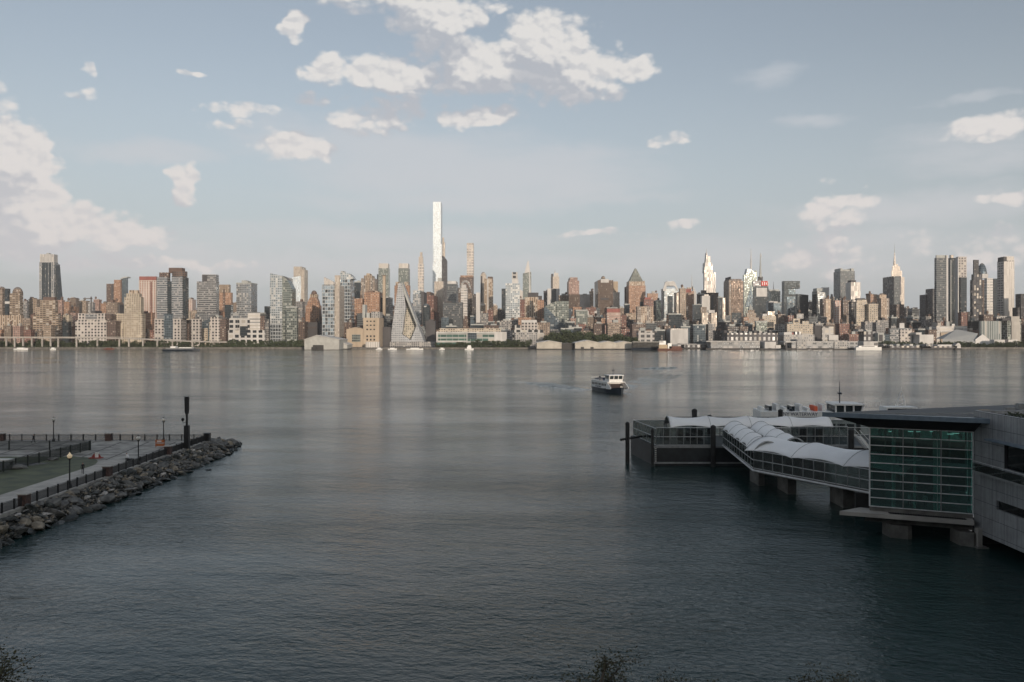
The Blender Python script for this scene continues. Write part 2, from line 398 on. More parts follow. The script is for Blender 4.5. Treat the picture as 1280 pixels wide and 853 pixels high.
FG = facade_group()
TAN, TAN2, CREAM, ORANGE = (.31, .25, .195), (.22, .175, .14), (.46, .405, .325), (.33, .205, .14)
BROWN, BRICK, PINK, WHITE, GREY = (.125, .09, .075), (.19, .10, .08), (.34, .235, .20), (.56, .55, .53), (.24, .24, .24)
STY = {
    'crownrib': dict(Wall=(.46, .455, .44), Bay=3.4, Floor=12, W=.4, H=.97, Glass=(.26, .26, .26), Metal=.2),
    'gdark': dict(Wall=(.13, .14, .145), Glass=(.09, .105, .115), Bay=2.6, Floor=3.6, W=.92, H=.6, Metal=.55, Rough=.1, Tilt=.015, BlindProb=.12, Blind=(.16, .16, .16)),
    'vgrey': dict(Wall=(.36, .37, .375), Bay=4.4, Floor=4, W=.5, H=.9, Glass=(.09, .11, .125), Metal=.5),
    'tan': dict(Wall=TAN), 'tan2': dict(Wall=TAN2), 'cream': dict(Wall=CREAM, W=.5, Bay=3.6), 'orange': dict(Wall=ORANGE, H=.45),
    'brown': dict(Wall=BROWN), 'brick': dict(Wall=BRICK), 'pink': dict(Wall=PINK, W=.5), 'white': dict(Wall=WHITE, W=.5, Bay=4),
    'grey': dict(Wall=GREY, W=.6), 'greyL': dict(Wall=(.34, .34, .335), W=.5, H=.5), 'darkb': dict(Wall=(.07, .065, .065), W=.5),
    'wgrid': dict(Wall=(.45, .425, .40), Bay=5.0, Floor=4.6, W=.56, H=.62, Glass=(.07, .07, .075), BlindProb=.12),
    'wgridb': dict(Wall=(.44, .435, .42), Bay=9.0, Floor=7.5, W=.64, H=.60, Glass=(.03, .035, .04), BlindProb=.1),
    'tanbal': dict(Wall=TAN, Bay=5.5, Floor=3.3, W=.8, H=.5, Glass=(.10, .085, .07), BlindProb=.35),
    'tanv': dict(Wall=(.38, .31, .24), Bay=4.0, W=.42, H=.9, Glass=(.12, .09, .07)),
    'tanstripe': dict(Wall=(.40, .32, .245), Bay=3.4, Floor=3.3, W=.5, H=.8, Glass=(.10, .08, .07), Band=.75, BandN=5.0),
    'pinkstripe': dict(Wall=(.38, .27, .235), Bay=4.0, Floor=4.0, W=1.0, H=.42, Glass=(.30, .25, .22), Metal=.1),
    'redwhite': dict(Wall=(.46, .42, .385), Bay=4.6, Floor=3.3, W=.5, H=.55, Glass=(.25, .10, .07), Blind=(.3, .12, .08), Metal=.1),
    'gglass': dict(Wall=(.26, .27, .28), Glass=(.27, .30, .32), Bay=3.0, Floor=3.6, W=.86, H=.74, Metal=.7, Rough=.12, Tilt=.02, Blind=(.34, .34, .33)),
    'gband': dict(Wall=(.29, .295, .30), Glass=(.18, .205, .225), Bay=2.6, Floor=3.4, W=.94, H=.55, Metal=.65, Rough=.12, Tilt=.02, Blind=(.25, .25, .25)),
    'bglass': dict(Wall=(.10, .125, .145), Glass=(.12, .16, .19), Bay=3.0, Floor=3.8, W=.88, H=.8, Metal=.6, Rough=.1, Tilt=.015, BlindProb=.08, Blind=(.2, .22, .23)),
    'dglass': dict(Wall=(.032, .038, .043), Glass=(.04, .055, .065), Bay=3.0, Floor=3.8, W=.85, H=.7, Metal=.4, Rough=.1, Tilt=.015, BlindProb=.06, Blind=(.1, .1, .1)),
    'bronze': dict(Wall=(.105, .08, .065), Glass=(.10, .078, .065), Bay=2.6, Floor=3.8, W=.6, H=.85, Metal=.55, Rough=.14, Tilt=.015, BlindProb=.08, Blind=(.16, .14, .12)),
    'grn': dict(Wall=(.22, .24, .225), Glass=(.165, .195, .185), Bay=3.0, Floor=3.6, W=.85, H=.7, Metal=.65, Rough=.12, Tilt=.02, Blind=(.28, .30, .28)),
    'pale': dict(Wall=(.60, .66, .69), Glass=(.58, .65, .69), Bay=2.6, Floor=4.4, W=.8, H=.86, Metal=.5, Rough=.35, Tilt=.01, BlindProb=.05, Blind=(.58, .60, .60)),
    'palegrid': dict(Wall=(.44, .47, .48), Glass=(.32, .37, .40), Bay=3.4, Floor=3.8, W=.78, H=.66, Metal=.7, Rough=.15, Tilt=.02, Blind=(.45, .46, .45)),
    'pixel': dict(Wall=(.38, .41, .43), Glass=(.34, .39, .42), Bay=4.2, Floor=5.6, W=.84, H=.8, Metal=.8, Rough=.08, Tilt=.05, BlindProb=.16, Blind=(.05, .055, .06)),
    'whitev': dict(Wall=(.53, .515, .49), Bay=3.4, Floor=12, W=.28, H=.97, Glass=(.45, .43, .40), Metal=.2),
    'whiteh': dict(Wall=(.52, .51, .49), Bay=20, Floor=5.0, W=.96, H=.34, Glass=(.30, .31, .31), Metal=.3),
    'band432': dict(Wall=(.54, .50, .46), Bay=9.3, Floor=10, W=.8, H=.6, Glass=(.42, .40, .38), Metal=.4),
    'darkv': dict(Wall=(.065, .065, .072), Bay=5, Floor=5, W=.6, H=.9, Glass=(.05, .055, .065)),
    'eads': dict(Wall=(.05, .05, .055), Bay=4, Floor=3.6, W=.6, H=.55, Glass=(.05, .055, .06), BlindProb=.2, Blind=(.12, .12, .12)),
    'stain': dict(Wall=(.43, .39, .34), Bay=2.4, Floor=4, W=.5, H=.9, Glass=(.40, .36, .32), Metal=.3),
    'greenpier': dict(Wall=(.36, .38, .365), Bay=9, Floor=6.0, W=.94, H=.6, Glass=(.07, .14, .12), BlindProb=.06),
    'metalv': dict(Wall=(.30, .325, .325), Bay=3.6, Floor=60, W=.4, H=1.0, Glass=(.12, .15, .15), Metal=.4),
    'blank': dict(Wall=(.38, .365, .335), W=0.0), 'blanktan': dict(Wall=(.40, .33, .25), W=0.0), 'blankw': dict(Wall=(.50, .50, .49), W=0.0),
    'blankd': dict(Wall=(.07, .07, .075), W=0.0), 'blankb': dict(Wall=(.13, .09, .075), W=0.0), 'blankr': dict(Wall=(.26, .10, .085), W=0.0),
    'blankg': dict(Wall=(.36, .38, .37), W=0.0), 'copper': dict(Wall=(.20, .22, .20), Bay=4, Floor=9, W=.3, H=.4, Glass=(.1, .09, .08), Metal=0.0),
    'industrial': dict(Wall=(.10, .10, .105), Bay=7, Floor=9, W=.5, H=.6, Glass=(.22, .23, .24), BlindProb=.3),
}
_F = {}
def fac(st):
    if st in _F: return _F[st]
    m = bpy.data.materials.new('facade_' + st); m.use_nodes = True; b = NB(m.node_tree); b.n.clear()
    out = b.new('ShaderNodeOutputMaterial'); g = b.new('ShaderNodeGroup'); g.node_tree = FG
    for k, v in STY[st].items():
        g.inputs[k].default_value = rgb(v) if isinstance(v, tuple) else v
    b.l.new(g.outputs[0], out.inputs[0]); _F[st] = m
    return m

GZ = 2.0            # street level in the city
RN = random.Random(5)

def splitx(x0, x1, xc, D, t):
    """front face extents (px at depth D) and thickness for a building whose silhouette is x0..x1"""
    if x0 >= 640:
        if xc is not None and x0 > 640.5: return xc, x1, D * ((xc - 640) / (x0 - 640) - 1)
        t = t or min(60, max(16, (x1 - x0) / F * D * .9)); xf = 640 + (x0 - 640) * (D + t) / D
        if xf > x0 + .35 * (x1 - x0): xf = x0 + .35 * (x1 - x0); t = D * ((xf - 640) / max(x0 - 640, .5) - 1)
        return xf, x1, t
    if x1 <= 640:
        if xc is not None and x1 < 639.5: return x0, xc, D * ((xc - 640) / (x1 - 640) - 1)
        t = t or min(60, max(16, (x1 - x0) / F * D * .9)); xf = 640 + (x1 - 640) * (D + t) / D
        if xf < x1 - .35 * (x1 - x0): xf = x1 - .35 * (x1 - x0); t = D * ((xf - 640) / min(x1 - 640, -.5) - 1)
        return x0, xf, t
    return x0, x1, t or 30

def B(name, cat, x0, x1, y, D, st, label, xc=None, t=None, parts=(), top=True, group=None, yb=None, matx=None):
    """a building: silhouette columns x0..x1, roof row(s) y, distance D, corner between front and side at xc"""
    fx0, fx1, t = splitx(x0, x1, xc, D, t)
    t = max(t, 6.0)
    yl, yr = y if isinstance(y, tuple) else (y, y)
    X0, X1 = wx(fx0, D), wx(fx1, D); zb = GZ
    root = empty(name, ((X0 + X1) / 2, D + t / 2, zb), label, cat, group)
    zl, zr = wz(yl, D), wz(yr, D)
    MB().prism_y([(X0, zb), (X1, zb), (X1, zr), (X0, zl)], D, D + t).build('body', matx or fac(st), root)
    for pt in parts:
        k = pt[0]
        if k == 'box':          # box, name, x0,x1, ytop, ybottom, style, front offset
            _, pn, a, c, yt, yb_, s2 = pt[:7]; dd = pt[7] if len(pt) > 7 else 1.5
            d2 = D + dd; back = D + t - abs(dd) if dd > 0 else D - .01
            if dd < 0: back = D - .02 if yt >= min(yl, yr) - .01 else D + t * .9
            back = max(back, d2 + 2) if dd > 0 else back
            z0 = wz(yb_, D) if yb_ is not None else zb
            MB().box(wx(a, d2), wx(c, d2), d2, back, z0, wz(yt, d2)).build(pn, fac(s2) if isinstance(s2, str) else s2, root)
        elif k == 'pyr':        # pyramid roof
            _, pn, a, c, yt, yb_, s2, fr = pt[:8]
            za, zt = wz(yb_, D), wz(yt, D + t / 2)
            A, Cc = wx(a, D), wx(c, D); w = Cc - A; cx, cy = (A + Cc) / 2, D + w / 2; h2 = w * fr / 2
            m_ = MB(); m_.prism_z([(A, D), (Cc, D), (Cc, D + w), (A, D + w)], za, zt, 0, [(cx - h2, cy - h2), (cx + h2, cy - h2), (cx + h2, cy + h2), (cx - h2, cy + h2)])
            m_.build(pn, fac(s2), root)
        elif k == 'dome':
            _, pn, a, c, yt, yb_, s2 = pt[:7]
            r = (wx(c, D) - wx(a, D)) / 2; cx = (wx(a, D) + wx(c, D)) / 2; z0 = wz(yb_, D); h = wz(yt, D) - z0
            MB().lathe(cx, D + r + .3, [(r * math.cos(q), z0 + h * math.sin(q)) for q in [0, .3, .6, .9, 1.2, 1.5]], 16).build(pn, fac(s2), root, smooth=True)
        elif k == 'cyl':
            _, pn, a, c, yt, yb_, s2 = pt[:7]
            r = (wx(c, D) - wx(a, D)) / 2; cx = (wx(a, D) + wx(c, D)) / 2; z0 = wz(yb_, D); z1 = wz(yt, D)
            MB().lathe(cx, D + r + .3, [(r, z0), (r, z1)], 20).build(pn, fac(s2), root)
        elif k == 'spire':      # name, x, ytop, ybottom, radius
            _, pn, a, yt, yb_, r, s2 = pt[:7]
            cy = D + t / 2
            MB().lathe(wx(a, D), cy, [(r, wz(yb_, D)), (r * .55, wz(yb_ * .5 + yt * .5, D)), (r * .18, wz(yt, D))], 6).build(pn, fac(s2), root)
        elif k == 'poly':       # name, [(x,y)], style, offset, thickness
            _, pn, pl, s2, dd, tt = pt[:6]; d2 = D + dd
            MB().prism_y([(wx(a, d2), wz(c, d2)) for a, c in pl], d2, d2 + tt).build(pn, fac(s2), root)
    if top and yl == yr and (X1 - X0) > 9:
        W = X1 - X0
        # parapet and roof plant
        m_ = MB(); h = RN.uniform(1.0, 1.8); e = .5
        m_.box(X0 - e, X1 + e, D - e, D + .5, zl - .6, zl + h); m_.box(X0 - e, X0 + .5, D + .5, D + t + e, zl - .6, zl + h)
        m_.box(X1 - .5, X1 + e, D + .5, D + t + e, zl - .6, zl + h)
        m_.build('parapet', matx or fac(st if STY[st].get('W', .4) == 0 else 'blankg' if 'glass' in st or st in ('gband', 'grn', 'pale', 'palegrid', 'pixel') else st), root)
        for i in range(RN.choice((1, 1, 2))):
            w = W * RN.uniform(.2, .42); a = X0 + RN.uniform(.08, .9 - w / W) * W; hh = RN.uniform(2.5, 6.0) * (1 if D < 2000 else 1.4)
            d0 = D + t * RN.uniform(.1, .3)
            MB().box(a, a + w, d0, d0 + t * .5, zl, zl + hh).build('roof_plant', fac(RN.choice(('blankg', 'blankb', 'blank', 'blankd') if 'glass' not in st else ('blankg', 'blankd'))), root)
        if st[:3] in ('tan', 'cre', 'ora', 'bro', 'bri', 'pin') and RN.random() < .7:
            a = X0 + RN.uniform(.15, .85) * W; r = 2.2; d0 = D + t * .4
            MB().lathe(a, d0, [(r * .3, zl), (r * .3, zl + 3.5), (r, zl + 3.6), (r, zl + 7.6), (.2, zl + 9.2)], 8).build('water_tank', mat('tank_wood', (.13, .09, .07)), root)
    return root
# ------------------------------------------------------------------ ground, water, terrain
def flat(name, x0, x1, y0, y1, z, m, kind='structure'):
    mb = MB(); mb.add([(x0, y0, z), (x1, y0, z), (x1, y1, z), (x0, y1, z)], [(0, 1, 2, 3)])
    return tag(mb.build(name, m), kind=kind)

def water_mat():
    m = bpy.data.materials.new('river_water'); m.use_nodes = True; b = NB(m.node_tree); b.n.clear()
    out = b.new('ShaderNodeOutputMaterial'); p = b.new('ShaderNodeBsdfPrincipled')
    tc = b.new('ShaderNodeTexCoord'); P = tc.outputs['Object']
    rot = b.new('ShaderNodeVectorRotate', rotation_type='Z_AXIS'); b.put(rot.inputs['Vector'], P); rot.inputs['Angle'].default_value = .22
    Q = rot.outputs[0]
    big = b.noise(b.v('MULTIPLY', P, (.6, 1.0, 1)), .012, 4.0, .55)            # wind patches and slicks
    streak = b.noise(b.v('MULTIPLY', P, (.25, 1.0, 1)), .035, 4.0, .6)
    amp = b.m('MULTIPLY', b.ramp(big, .35, .65, .45, 1.25), b.ramp(streak, .38, .62, .6, 1.2))
    def wave(vec, sc, det, rgh, dist, st, prev=None):
        bp = b.new('ShaderNodeBump'); bp.inputs['Distance'].default_value = dist
        b.put(bp.inputs['Strength'], b.m('MULTIPLY', amp, st) if st < 1 else st)
        b.l.new(b.noise(vec, sc, det, rgh, .3), bp.inputs['Height'])
        if prev is not None: b.l.new(prev, bp.inputs['Normal'])
        return bp.outputs[0]
    n = wave(b.v('MULTIPLY', Q, (.55, 1.0, 1)), .11, 2.0, .5, WAVES[0], .9)
    n = wave(b.v('MULTIPLY', Q, (.55, 1.0, 1)), .55, 3.0, .55, WAVES[1], .9, n)
    n = wave(b.v('MULTIPLY', Q, (.7, 1.0, 1)), 1.7, 4.0, .6, WAVES[2], .9, n)
    col = b.mix(b.ramp(streak, .3, .7), (.009, .029, .029, 1), (.016, .038, .037, 1))
    b.l.new(col, p.inputs['Base Color']); p.inputs['IOR'].default_value = 1.33
    b.put(p.inputs['Roughness'], b.ramp(big, .3, .7, .05, .11))
    b.l.new(n, p.inputs['Normal']); b.l.new(p.outputs[0], out.inputs[0])
    return m
WAVES = (.62, .27, .20)
flat('river_water', -7000, 7000, 20, 9000, 0.0, water_mat())

city_ground = mat('city_ground', (.10, .10, .10), nscale=.05)
mb = MB(); mb.box(-7000, 7000, 1214, 9000, -3, GZ); tag(mb.build('city_ground', city_ground), kind='structure')
# near shore below the camera and the cliff behind it, whose long shadow covers the near river
shore_m = mat('shore_soil', (.10, .085, .06), nscale=.4, var=.4, bump=.2)
mb = MB(); mb.box(-7000, 7000, -180, 30, -3, 2.2)
mb.prism_y([(-7000, -3), (7000, -3), (7000, 2.2), (-7000, 2.2)], 30, 30.01)
mb.build('shore_ground', shore_m)['kind'] = 'structure'
mb = MB(); rc = random.Random(3)
xs = [-3000 + i * 40 for i in range(151)]
prof = [random.Random(i * 7).uniform(-6, 12) + 14 * math.sin(i * .23) * math.sin(i * .071) for i in range(151)]
def cliff(u, v):
    i = min(150, int(round(u * 150))); x = xs[i]; zt = CLIFF_H + prof[i] * .6
    if v < .2: return (x, -170 - 3 * math.sin(i * 1.3), 2.2 - 3 * (v < .01))
    if v < .6: return (x, -176 - 60 * (v - .2) + 4 * math.sin(i * 2.1), 2.2 + (zt - 2) * (v - .2) / .4)
    return (x, -215 - 3000 * (v - .6), zt)
CLIFF_H = 92
mb.grid(cliff, 150, 20); o = mb.build('hills', mat('cliff_rock', (.11, .10, .075), nscale=.06, var=.5, bump=1.0)); o['kind'] = 'structure'

# ------------------------------------------------------------------ the skyline, back to front is not needed: every block has its real distance
# ---- left part
B('apartment_tower', 'tower', -9, 6, 362, 1500, 'tan2', 'tan apartment tower with rounded top cut by the left edge of the photo', xc=3, parts=[('dome', 'dome', -7, 3, 358, 362, 'tan2')])
B('apartment_tower', 'tower', 5, 13, 361, 1680, 'dglass', 'narrow dark blue tower between the first two tan towers at far left', top=False, parts=[('box', 'white_band', 5, 13, 377, 380, 'blankw', -.5)])
B('apartment_tower', 'tower', 12, 29, 367, 1480, 'tanbal', 'tan brick tower with arched brown top, second tower from the left edge', xc=25, top=False,
  parts=[('dome', 'arched_top', 12.5, 24.5, 358.6, 367, 'tan2'), ('box', 'podium', -4, 26, 394, None, 'tanv', -9), ('box', 'dark_wing', 26, 38, 398, None, 'tan2', -6)])
B('apartment_building', 'building', 28, 37, 377, 1620, 'grey', 'grey slab just right of the arched tan tower, lower than it')
B('apartment_building', 'building', 36, 51, 375, 1560, 'tan', 'plain tan building left of the wide beige tower, with small square roof block', xc=46, parts=[('box', 'roof_block', 37, 42.5, 372.6, 375, 'tan2')])
B('skyscraper', 'tower', 49, 73, (328, 328), 2100, 'vgrey', 'tall grey tower with pale ribbed crown standing alone at far left', xc=68, top=False, matx=None,
  parts=[('box', 'crown', 50, 67.5, 318, 328, 'crownrib', .6), ('box', 'dark_stripe', 57, 60, 328.5, 378, 'dglass', -.6), ('box', 'glass_strip', 52.2, 56.2, 328.5, 378, 'dglass', -.4), ('box', 'glass_strip', 61, 64, 328.5, 378, 'dglass', -.4), ('poly', 'slanting_edge', [(67, 330), (69.5, 330), (73.5, 378), (67, 378)], 'dglass', 6, 20), ('box', 'mast', 58, 61, 316.5, 318, 'blankg', 4)])
B('apartment_building', 'building', 41, 77, 394, 1400, 'tanbal', 'wide beige stepped apartment block with brown penthouse in front of the grey crown tower', xc=73, top=False,
  parts=[('box', 'centre_tower', 50, 69, 375.5, 394, 'tanbal', -.5), ('box', 'penthouse', 54, 68, 371.5, 376, 'blankb', 1), ('box', 'shoulder', 44, 50, 384, 394, 'tan', 1), ('box', 'shoulder', 64, 73, 391.5, 394, 'tan2', 1)])
B('apartment_building', 'building', 71, 81, 376, 1750, 'pink', 'pinkish tan building with two dark water tanks right of the beige stepped block')
B('apartment_building', 'building', 80, 89, 378, 1700, 'orange', 'orange tan slab above the small dark blue box on the far left shore', xc=86.5)
B('apartment_building', 'building', 87, 99, 374, 1850, 'tan2', 'brown tan slab with raised roof block behind the white grid building, left end', xc=95, parts=[('box', 'roof_block', 88, 95, 372.5, 374, 'blankb')])
B('office_building', 'building', 78, 89.5, 402, 1330, 'dglass', 'small dark blue glass box on the far left shore', top=False)
B('apartment_building', 'building', 88, 98, 392, 1500, 'pink', 'pinkish brick building right behind the small dark blue box')
B('apartment_building', 'building', 97, 112, 377, 1900, 'tan', 'tan slab below the little tower crane at far left', xc=108)
B('apartment_building', 'building', 110, 119, 379, 1800, 'greyL', 'pale grey narrow building right of the little tower crane')
B('apartment_building', 'building', 117, 127, 375.5, 1950, 'pink', 'square pinkish tower with flat top between crane and brown slab')
B('apartment_building', 'building', 126, 141, 380, 1700, 'orange', 'pale orange block behind the right half of the white grid building', parts=[('box', 'roof_block', 129, 134, 377.5, 380, 'tan2')])
B('apartment_tower', 'tower', 133, 152, 355, 2000, 'brown', 'brown brick tower with a taller orange right half beside pale blue tower', xc=150, top=False, parts=[('box', 'taller_half', 142.5, 150.5, 350, None, 'orange', -1), ('box', 'dark_slot', 139, 141, 356, 390, 'blankd', -1)])
B('skyscraper', 'tower', 150.5, 159.5, (349, 346.5), 2300, 'bglass', 'pale blue glass tower with curved roof rising rightwards at far left', xc=158.8, matx=None, top=False, parts=[('poly', 'roof_fin', [(150.5, 348.2), (154, 346.4), (159.3, 346), (159.3, 347.3), (154, 348), (150.5, 350)], 'blankg', -1, 20)])
B('apartment_building', 'building', 133, 154, 379, 1550, 'tan2', 'brownish tan block with dark vertical slot left of the cream stepped tower', xc=147, parts=[('box', 'dark_slot', 147.5, 150, 381, 404, 'blankd', 3)])
B('apartment_building', 'building', 94, 145, 400.5, 1290, 'wgrid', 'long low white gridded building with brown right wing on far left shore', xc=133, top=False,
  parts=[('box', 'upper_storeys', 97.5, 131, 392, 400.5, 'wgrid', 2), ('box', 'brown_wing', 133.2, 144.6, 400.8, None, 'brown', .8), ('box', 'brown_upper_wing', 131.5, 139, 393, 400, 'brown', 4), ('box', 'grey_panel', 107, 121, 393, 399, 'gband', 1.5), ('box', 'roof_plant', 114, 119, 388.5, 392, 'blankd', 5)])
B('apartment_tower', 'tower', 144, 182, 392, 1310, 'cream', 'broad cream stepped tower with small dark windows left of the twin glass towers', xc=178, top=False,
  parts=[('box', 'tower_shaft', 155.5, 176, 371.5, 392, 'cream', -.5), ('box', 'upper_shaft', 158, 174, 367, 371.5, 'cream', 1), ('box', 'top_block', 161, 172.5, 363, 367, 'tanv', 3), ('box', 'low_wing', 144.5, 154, 404, None, 'cream', -3)])
B('apartment_tower', 'tower', 173.5, 197, 350.5, 1600, 'redwhite', 'white and brown chequered tower with a red top band behind cream tower', xc=195, top=False, parts=[('box', 'red_top_band', 174, 195, 345.8, 350.5, 'blankr', -.4), ('box', 'dark_slot', 188, 190, 352, 392, 'brick', -.5)])
B('apartment_building', 'building', 178, 193.5, 392, 1420, 'orange', 'rusty orange low block between cream tower and white gridded podium', xc=190)
RN.seed(11)
B('apartment_tower', 'tower', 193, 233, 398.5, 1300, 'wgrid', 'twin grey glass towers with rounded brown crowns over a white gridded podium', xc=226, top=False,
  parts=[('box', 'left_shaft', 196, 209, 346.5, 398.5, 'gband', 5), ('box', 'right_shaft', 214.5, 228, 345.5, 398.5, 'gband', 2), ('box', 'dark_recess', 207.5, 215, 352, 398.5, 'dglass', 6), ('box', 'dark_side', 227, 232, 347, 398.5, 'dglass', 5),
         ('box', 'left_crown', 199, 211, 340.8, 346.4, 'brown', 8), ('cyl', 'right_crown', 212, 230, 339, 346, 'brown'), ('box', 'crown_cap', 211, 227.5, 335, 341, 'blankb', 5), ('box', 'glass_podium', 204.5, 216, 393, 424, 'bglass', -.5)])
B('apartment_building', 'building', 231.5, 238.5, 400, 1350, 'brown', 'small brown block between the two white gridded podiums')
B('apartment_tower', 'tower', 231.5, 245, 375, 2200, 'redwhite', 'slim cream tower with red brown stripes right of the twin glass towers')
B('apartment_tower', 'tower', 246, 274, 352, 1380, 'gband', 'grey glass tower with notched top and dark square corner, centre left', xc=270, top=False,
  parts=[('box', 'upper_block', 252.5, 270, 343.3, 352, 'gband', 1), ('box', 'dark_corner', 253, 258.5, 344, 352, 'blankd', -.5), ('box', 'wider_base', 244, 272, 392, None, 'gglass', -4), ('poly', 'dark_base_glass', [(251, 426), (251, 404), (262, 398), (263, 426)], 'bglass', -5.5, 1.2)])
B('apartment_building', 'building', 239, 252, 400, 1290, 'wgrid', 'narrow white gridded block at foot of the notched grey tower, left side', xc=250.5)
B('apartment_building', 'building', 262.5, 283, 398, 1295, 'wgrid', 'white gridded block with brown side at foot of notched grey tower, right side', xc=274.5, parts=[('box', 'brown_side', 275, 282.5, 398.5, None, 'brown', 1)])
B('apartment_tower', 'tower', 271.5, 291, 366, 1700, 'orange', 'orange brick tower with stepped top right of the notched grey tower', xc=289, top=False, parts=[('box', 'top_step', 273, 286.5, 356, 366, 'tanv', -.5), ('box', 'dark_slot', 279, 281, 362, 390, 'brown', -1), ('box', 'dark_block', 281, 289, 381, None, 'dglass', -12)])
B('apartment_tower', 'tower', 295.5, 321.5, 354.5, 1450, 'gglass', 'flat topped grey glass tower with dark right face', xc=314, parts=[])
B('apartment_building', 'building', 285.5, 332, 413, 1270, 'wgridb', 'white cubic framed building with large dark openings on the centre left shore', xc=331, top=False,
  parts=[('box', 'stepped_block', 288.5, 299, 390.5, 413, 'gglass', 4), ('box', 'white_frame', 286.5, 297, 398, 413, 'wgridb', 1.5), ('box', 'centre_block', 297, 312, 398, 413, 'wgridb', 3), ('box', 'white_block', 309.5, 325, 390.5, 413, 'whiteh', 5), ('box', 'brown_wing', 322, 331, 395, 413, 'brown', 6), ('box', 'dark_window', 300, 309, 408, 420, 'dglass', -.3)])
B('apartment_tower', 'tower', 330.5, 339, 383, 1650, 'dglass', 'slim dark tower left of the faceted glass tower')
t_ = B('apartment_tower', 'tower', 337.5, 366, (341.5, 345.5), 1330, 'palegrid', 'faceted pale glass tower with slanted roof beside dark lower wing, centre left', xc=352.5, top=False,
  parts=[('poly', 'grey_wing', [(353, 426), (353, 345), (359, 350), (365, 361), (365, 426)], 'grn', 3, 24), ('box', 'dark_base', 338, 352, 405, 426, 'pixel', -.5)])
B('apartment_tower', 'tower', 358, 373, 384.5, 1300, 'grn', 'grey green glass block in front of the faceted glass tower', xc=371)
B('apartment_building', 'building', 370, 381, 378, 1500, 'grey', 'grey block under the tall tower with a warm right side')
B('skyscraper', 'tower', 365, 381.5, (347, 345), 1900, 'pale', 'tall pale glass tower with peach crown and right side coloured as sunlit', xc=376, top=False,
  parts=[('box', 'crown', 367, 377, 333.5, 346, 'stain', 1.5), ('box', 'sun_toned_side', 376, 380.5, 337, None, 'stain', 4)])  # sun on the right side is put into its beige colour
B('apartment_tower', 'tower', 382, 402, 382, 1550, 'orange', 'red brown masonry tower with tapering shoulders and small dome', xc=399, top=False,
  parts=[('poly', 'shoulders', [(383.5, 382), (385.5, 375), (387.5, 372), (395, 372), (397, 376), (398.5, 382)], 'orange', 1, 16), ('box', 'neck', 387.3, 396, 368, 372, 'tanv', 3), ('dome', 'dome', 388, 395.5, 363, 368, 'blankb')])
B('office_building', 'building', 380.5, 401, 403, 1400, 'blankd', 'dark blue black box below the domed red brown tower', top=False)
B('skyscraper', 'tower', 402.5, 425, (356, 356), 1320, 'pixel', 'white glass tower with open sloping crown of spikes', xc=418, top=False,
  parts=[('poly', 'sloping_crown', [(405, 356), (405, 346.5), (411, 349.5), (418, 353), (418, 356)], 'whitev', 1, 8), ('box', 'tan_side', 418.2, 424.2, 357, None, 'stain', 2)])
B('skyscraper', 'tower', 419, 443, 349, 1420, 'pixel', 'rounded corner mirror glass tower with dark pixel reflections', top=False, t=34,
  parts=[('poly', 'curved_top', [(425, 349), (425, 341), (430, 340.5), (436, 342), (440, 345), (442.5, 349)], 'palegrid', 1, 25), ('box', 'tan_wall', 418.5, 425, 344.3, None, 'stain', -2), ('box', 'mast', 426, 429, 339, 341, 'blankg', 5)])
B('office_building', 'building', 440.5, 452.5, 353, 1900, 'dglass', 'dark flat topped tower behind the rounded mirror tower')
B('apartment_building', 'building', 441, 458, 374.5, 1600, 'orange', 'orange brick mid rise left of the tan stepped tower', xc=455)
B('apartment_tower', 'tower', 450.5, 476, 364, 1700, 'tanstripe', 'tan apartment tower with stepped crown and vertical white stripes, centre left', xc=472, top=False,
  parts=[('box', 'left_shaft', 451.5, 468, 348, 364, 'tanstripe', 1), ('box', 'crown', 455, 465, 344.5, 348, 'tanv', 3), ('box', 'crown_top', 458, 462, 342, 344.5, 'blanktan', 6)])
B('apartment_building', 'building', 455, 479, 366, 1580, 'orange', 'warm orange mid rise in front of the striped tan tower', xc=474)
B('office_building', 'building', 471.2, 473.6, 343, 2500, 'dglass', 'sliver of dark tower left of the first green glass twin', top=False)
for a, lab in ((473, 'green glass twin tower with white crown, left one of the pair'), (498, 'green glass twin tower with white crown, right one of the pair')):
    B('skyscraper', 'tower', a, a + 14.5, 335.5, 2300, 'grn', lab, xc=a + 12.5, top=False, group='twin green glass towers', parts=[('box', 'crown', a + .5, a + 12, 329.5, 335.5, 'whitev', 1)])
tag(B('chimney', 'chimney', 478.4, 482.2, 344, 1560, 'blanktan', 'tall square tan chimney in front of the left green glass twin', top=False, t=6, parts=[('box', 'cap', 477.9, 482.6, 344, 345, 'blankb', -.4)]))
B('office_building', 'building', 474.5, 491, 372, 1600, 'dglass', 'dark glass building right of the chimney', xc=485)
B('apartment_building', 'building', 475, 490, 409, 1290, 'blankd', 'low black block between tan power station and the pyramid tower', top=False)
B('apartment_building', 'building', 486, 494, 384, 2000, 'pink', 'pinkish slab behind the left slope of the pyramid tower')
for a, lab in ((493, 'orange brick tower with notched top left of the pyramid apex'), (504, 'orange brick tower with notched top right of the pyramid apex')):
    B('apartment_tower', 'tower', a, a + 9, 357, 1900, 'orange', lab, xc=a + 8, top=False, group='orange brick tower pair', parts=[('box', 'notched_top', a + 1.5, a + 6, 352.5, 357, 'tanv', 1)])
B('apartment_building', 'building', 511, 517, 379, 1750, 'blankd', 'small black tower edge right behind the pyramid tower', top=False)
B('skyscraper', 'tower', 522.5, 530, 330, 2900, 'band432', 'slim pinkish white supertall left of the tallest tower', xc=529.3, top=False, parts=[('box', 'upper_shaft', 523.4, 528.6, 321, 330, 'stain', 2), ('box', 'tip', 525, 527.8, 315.5, 321, 'stain', 5)])
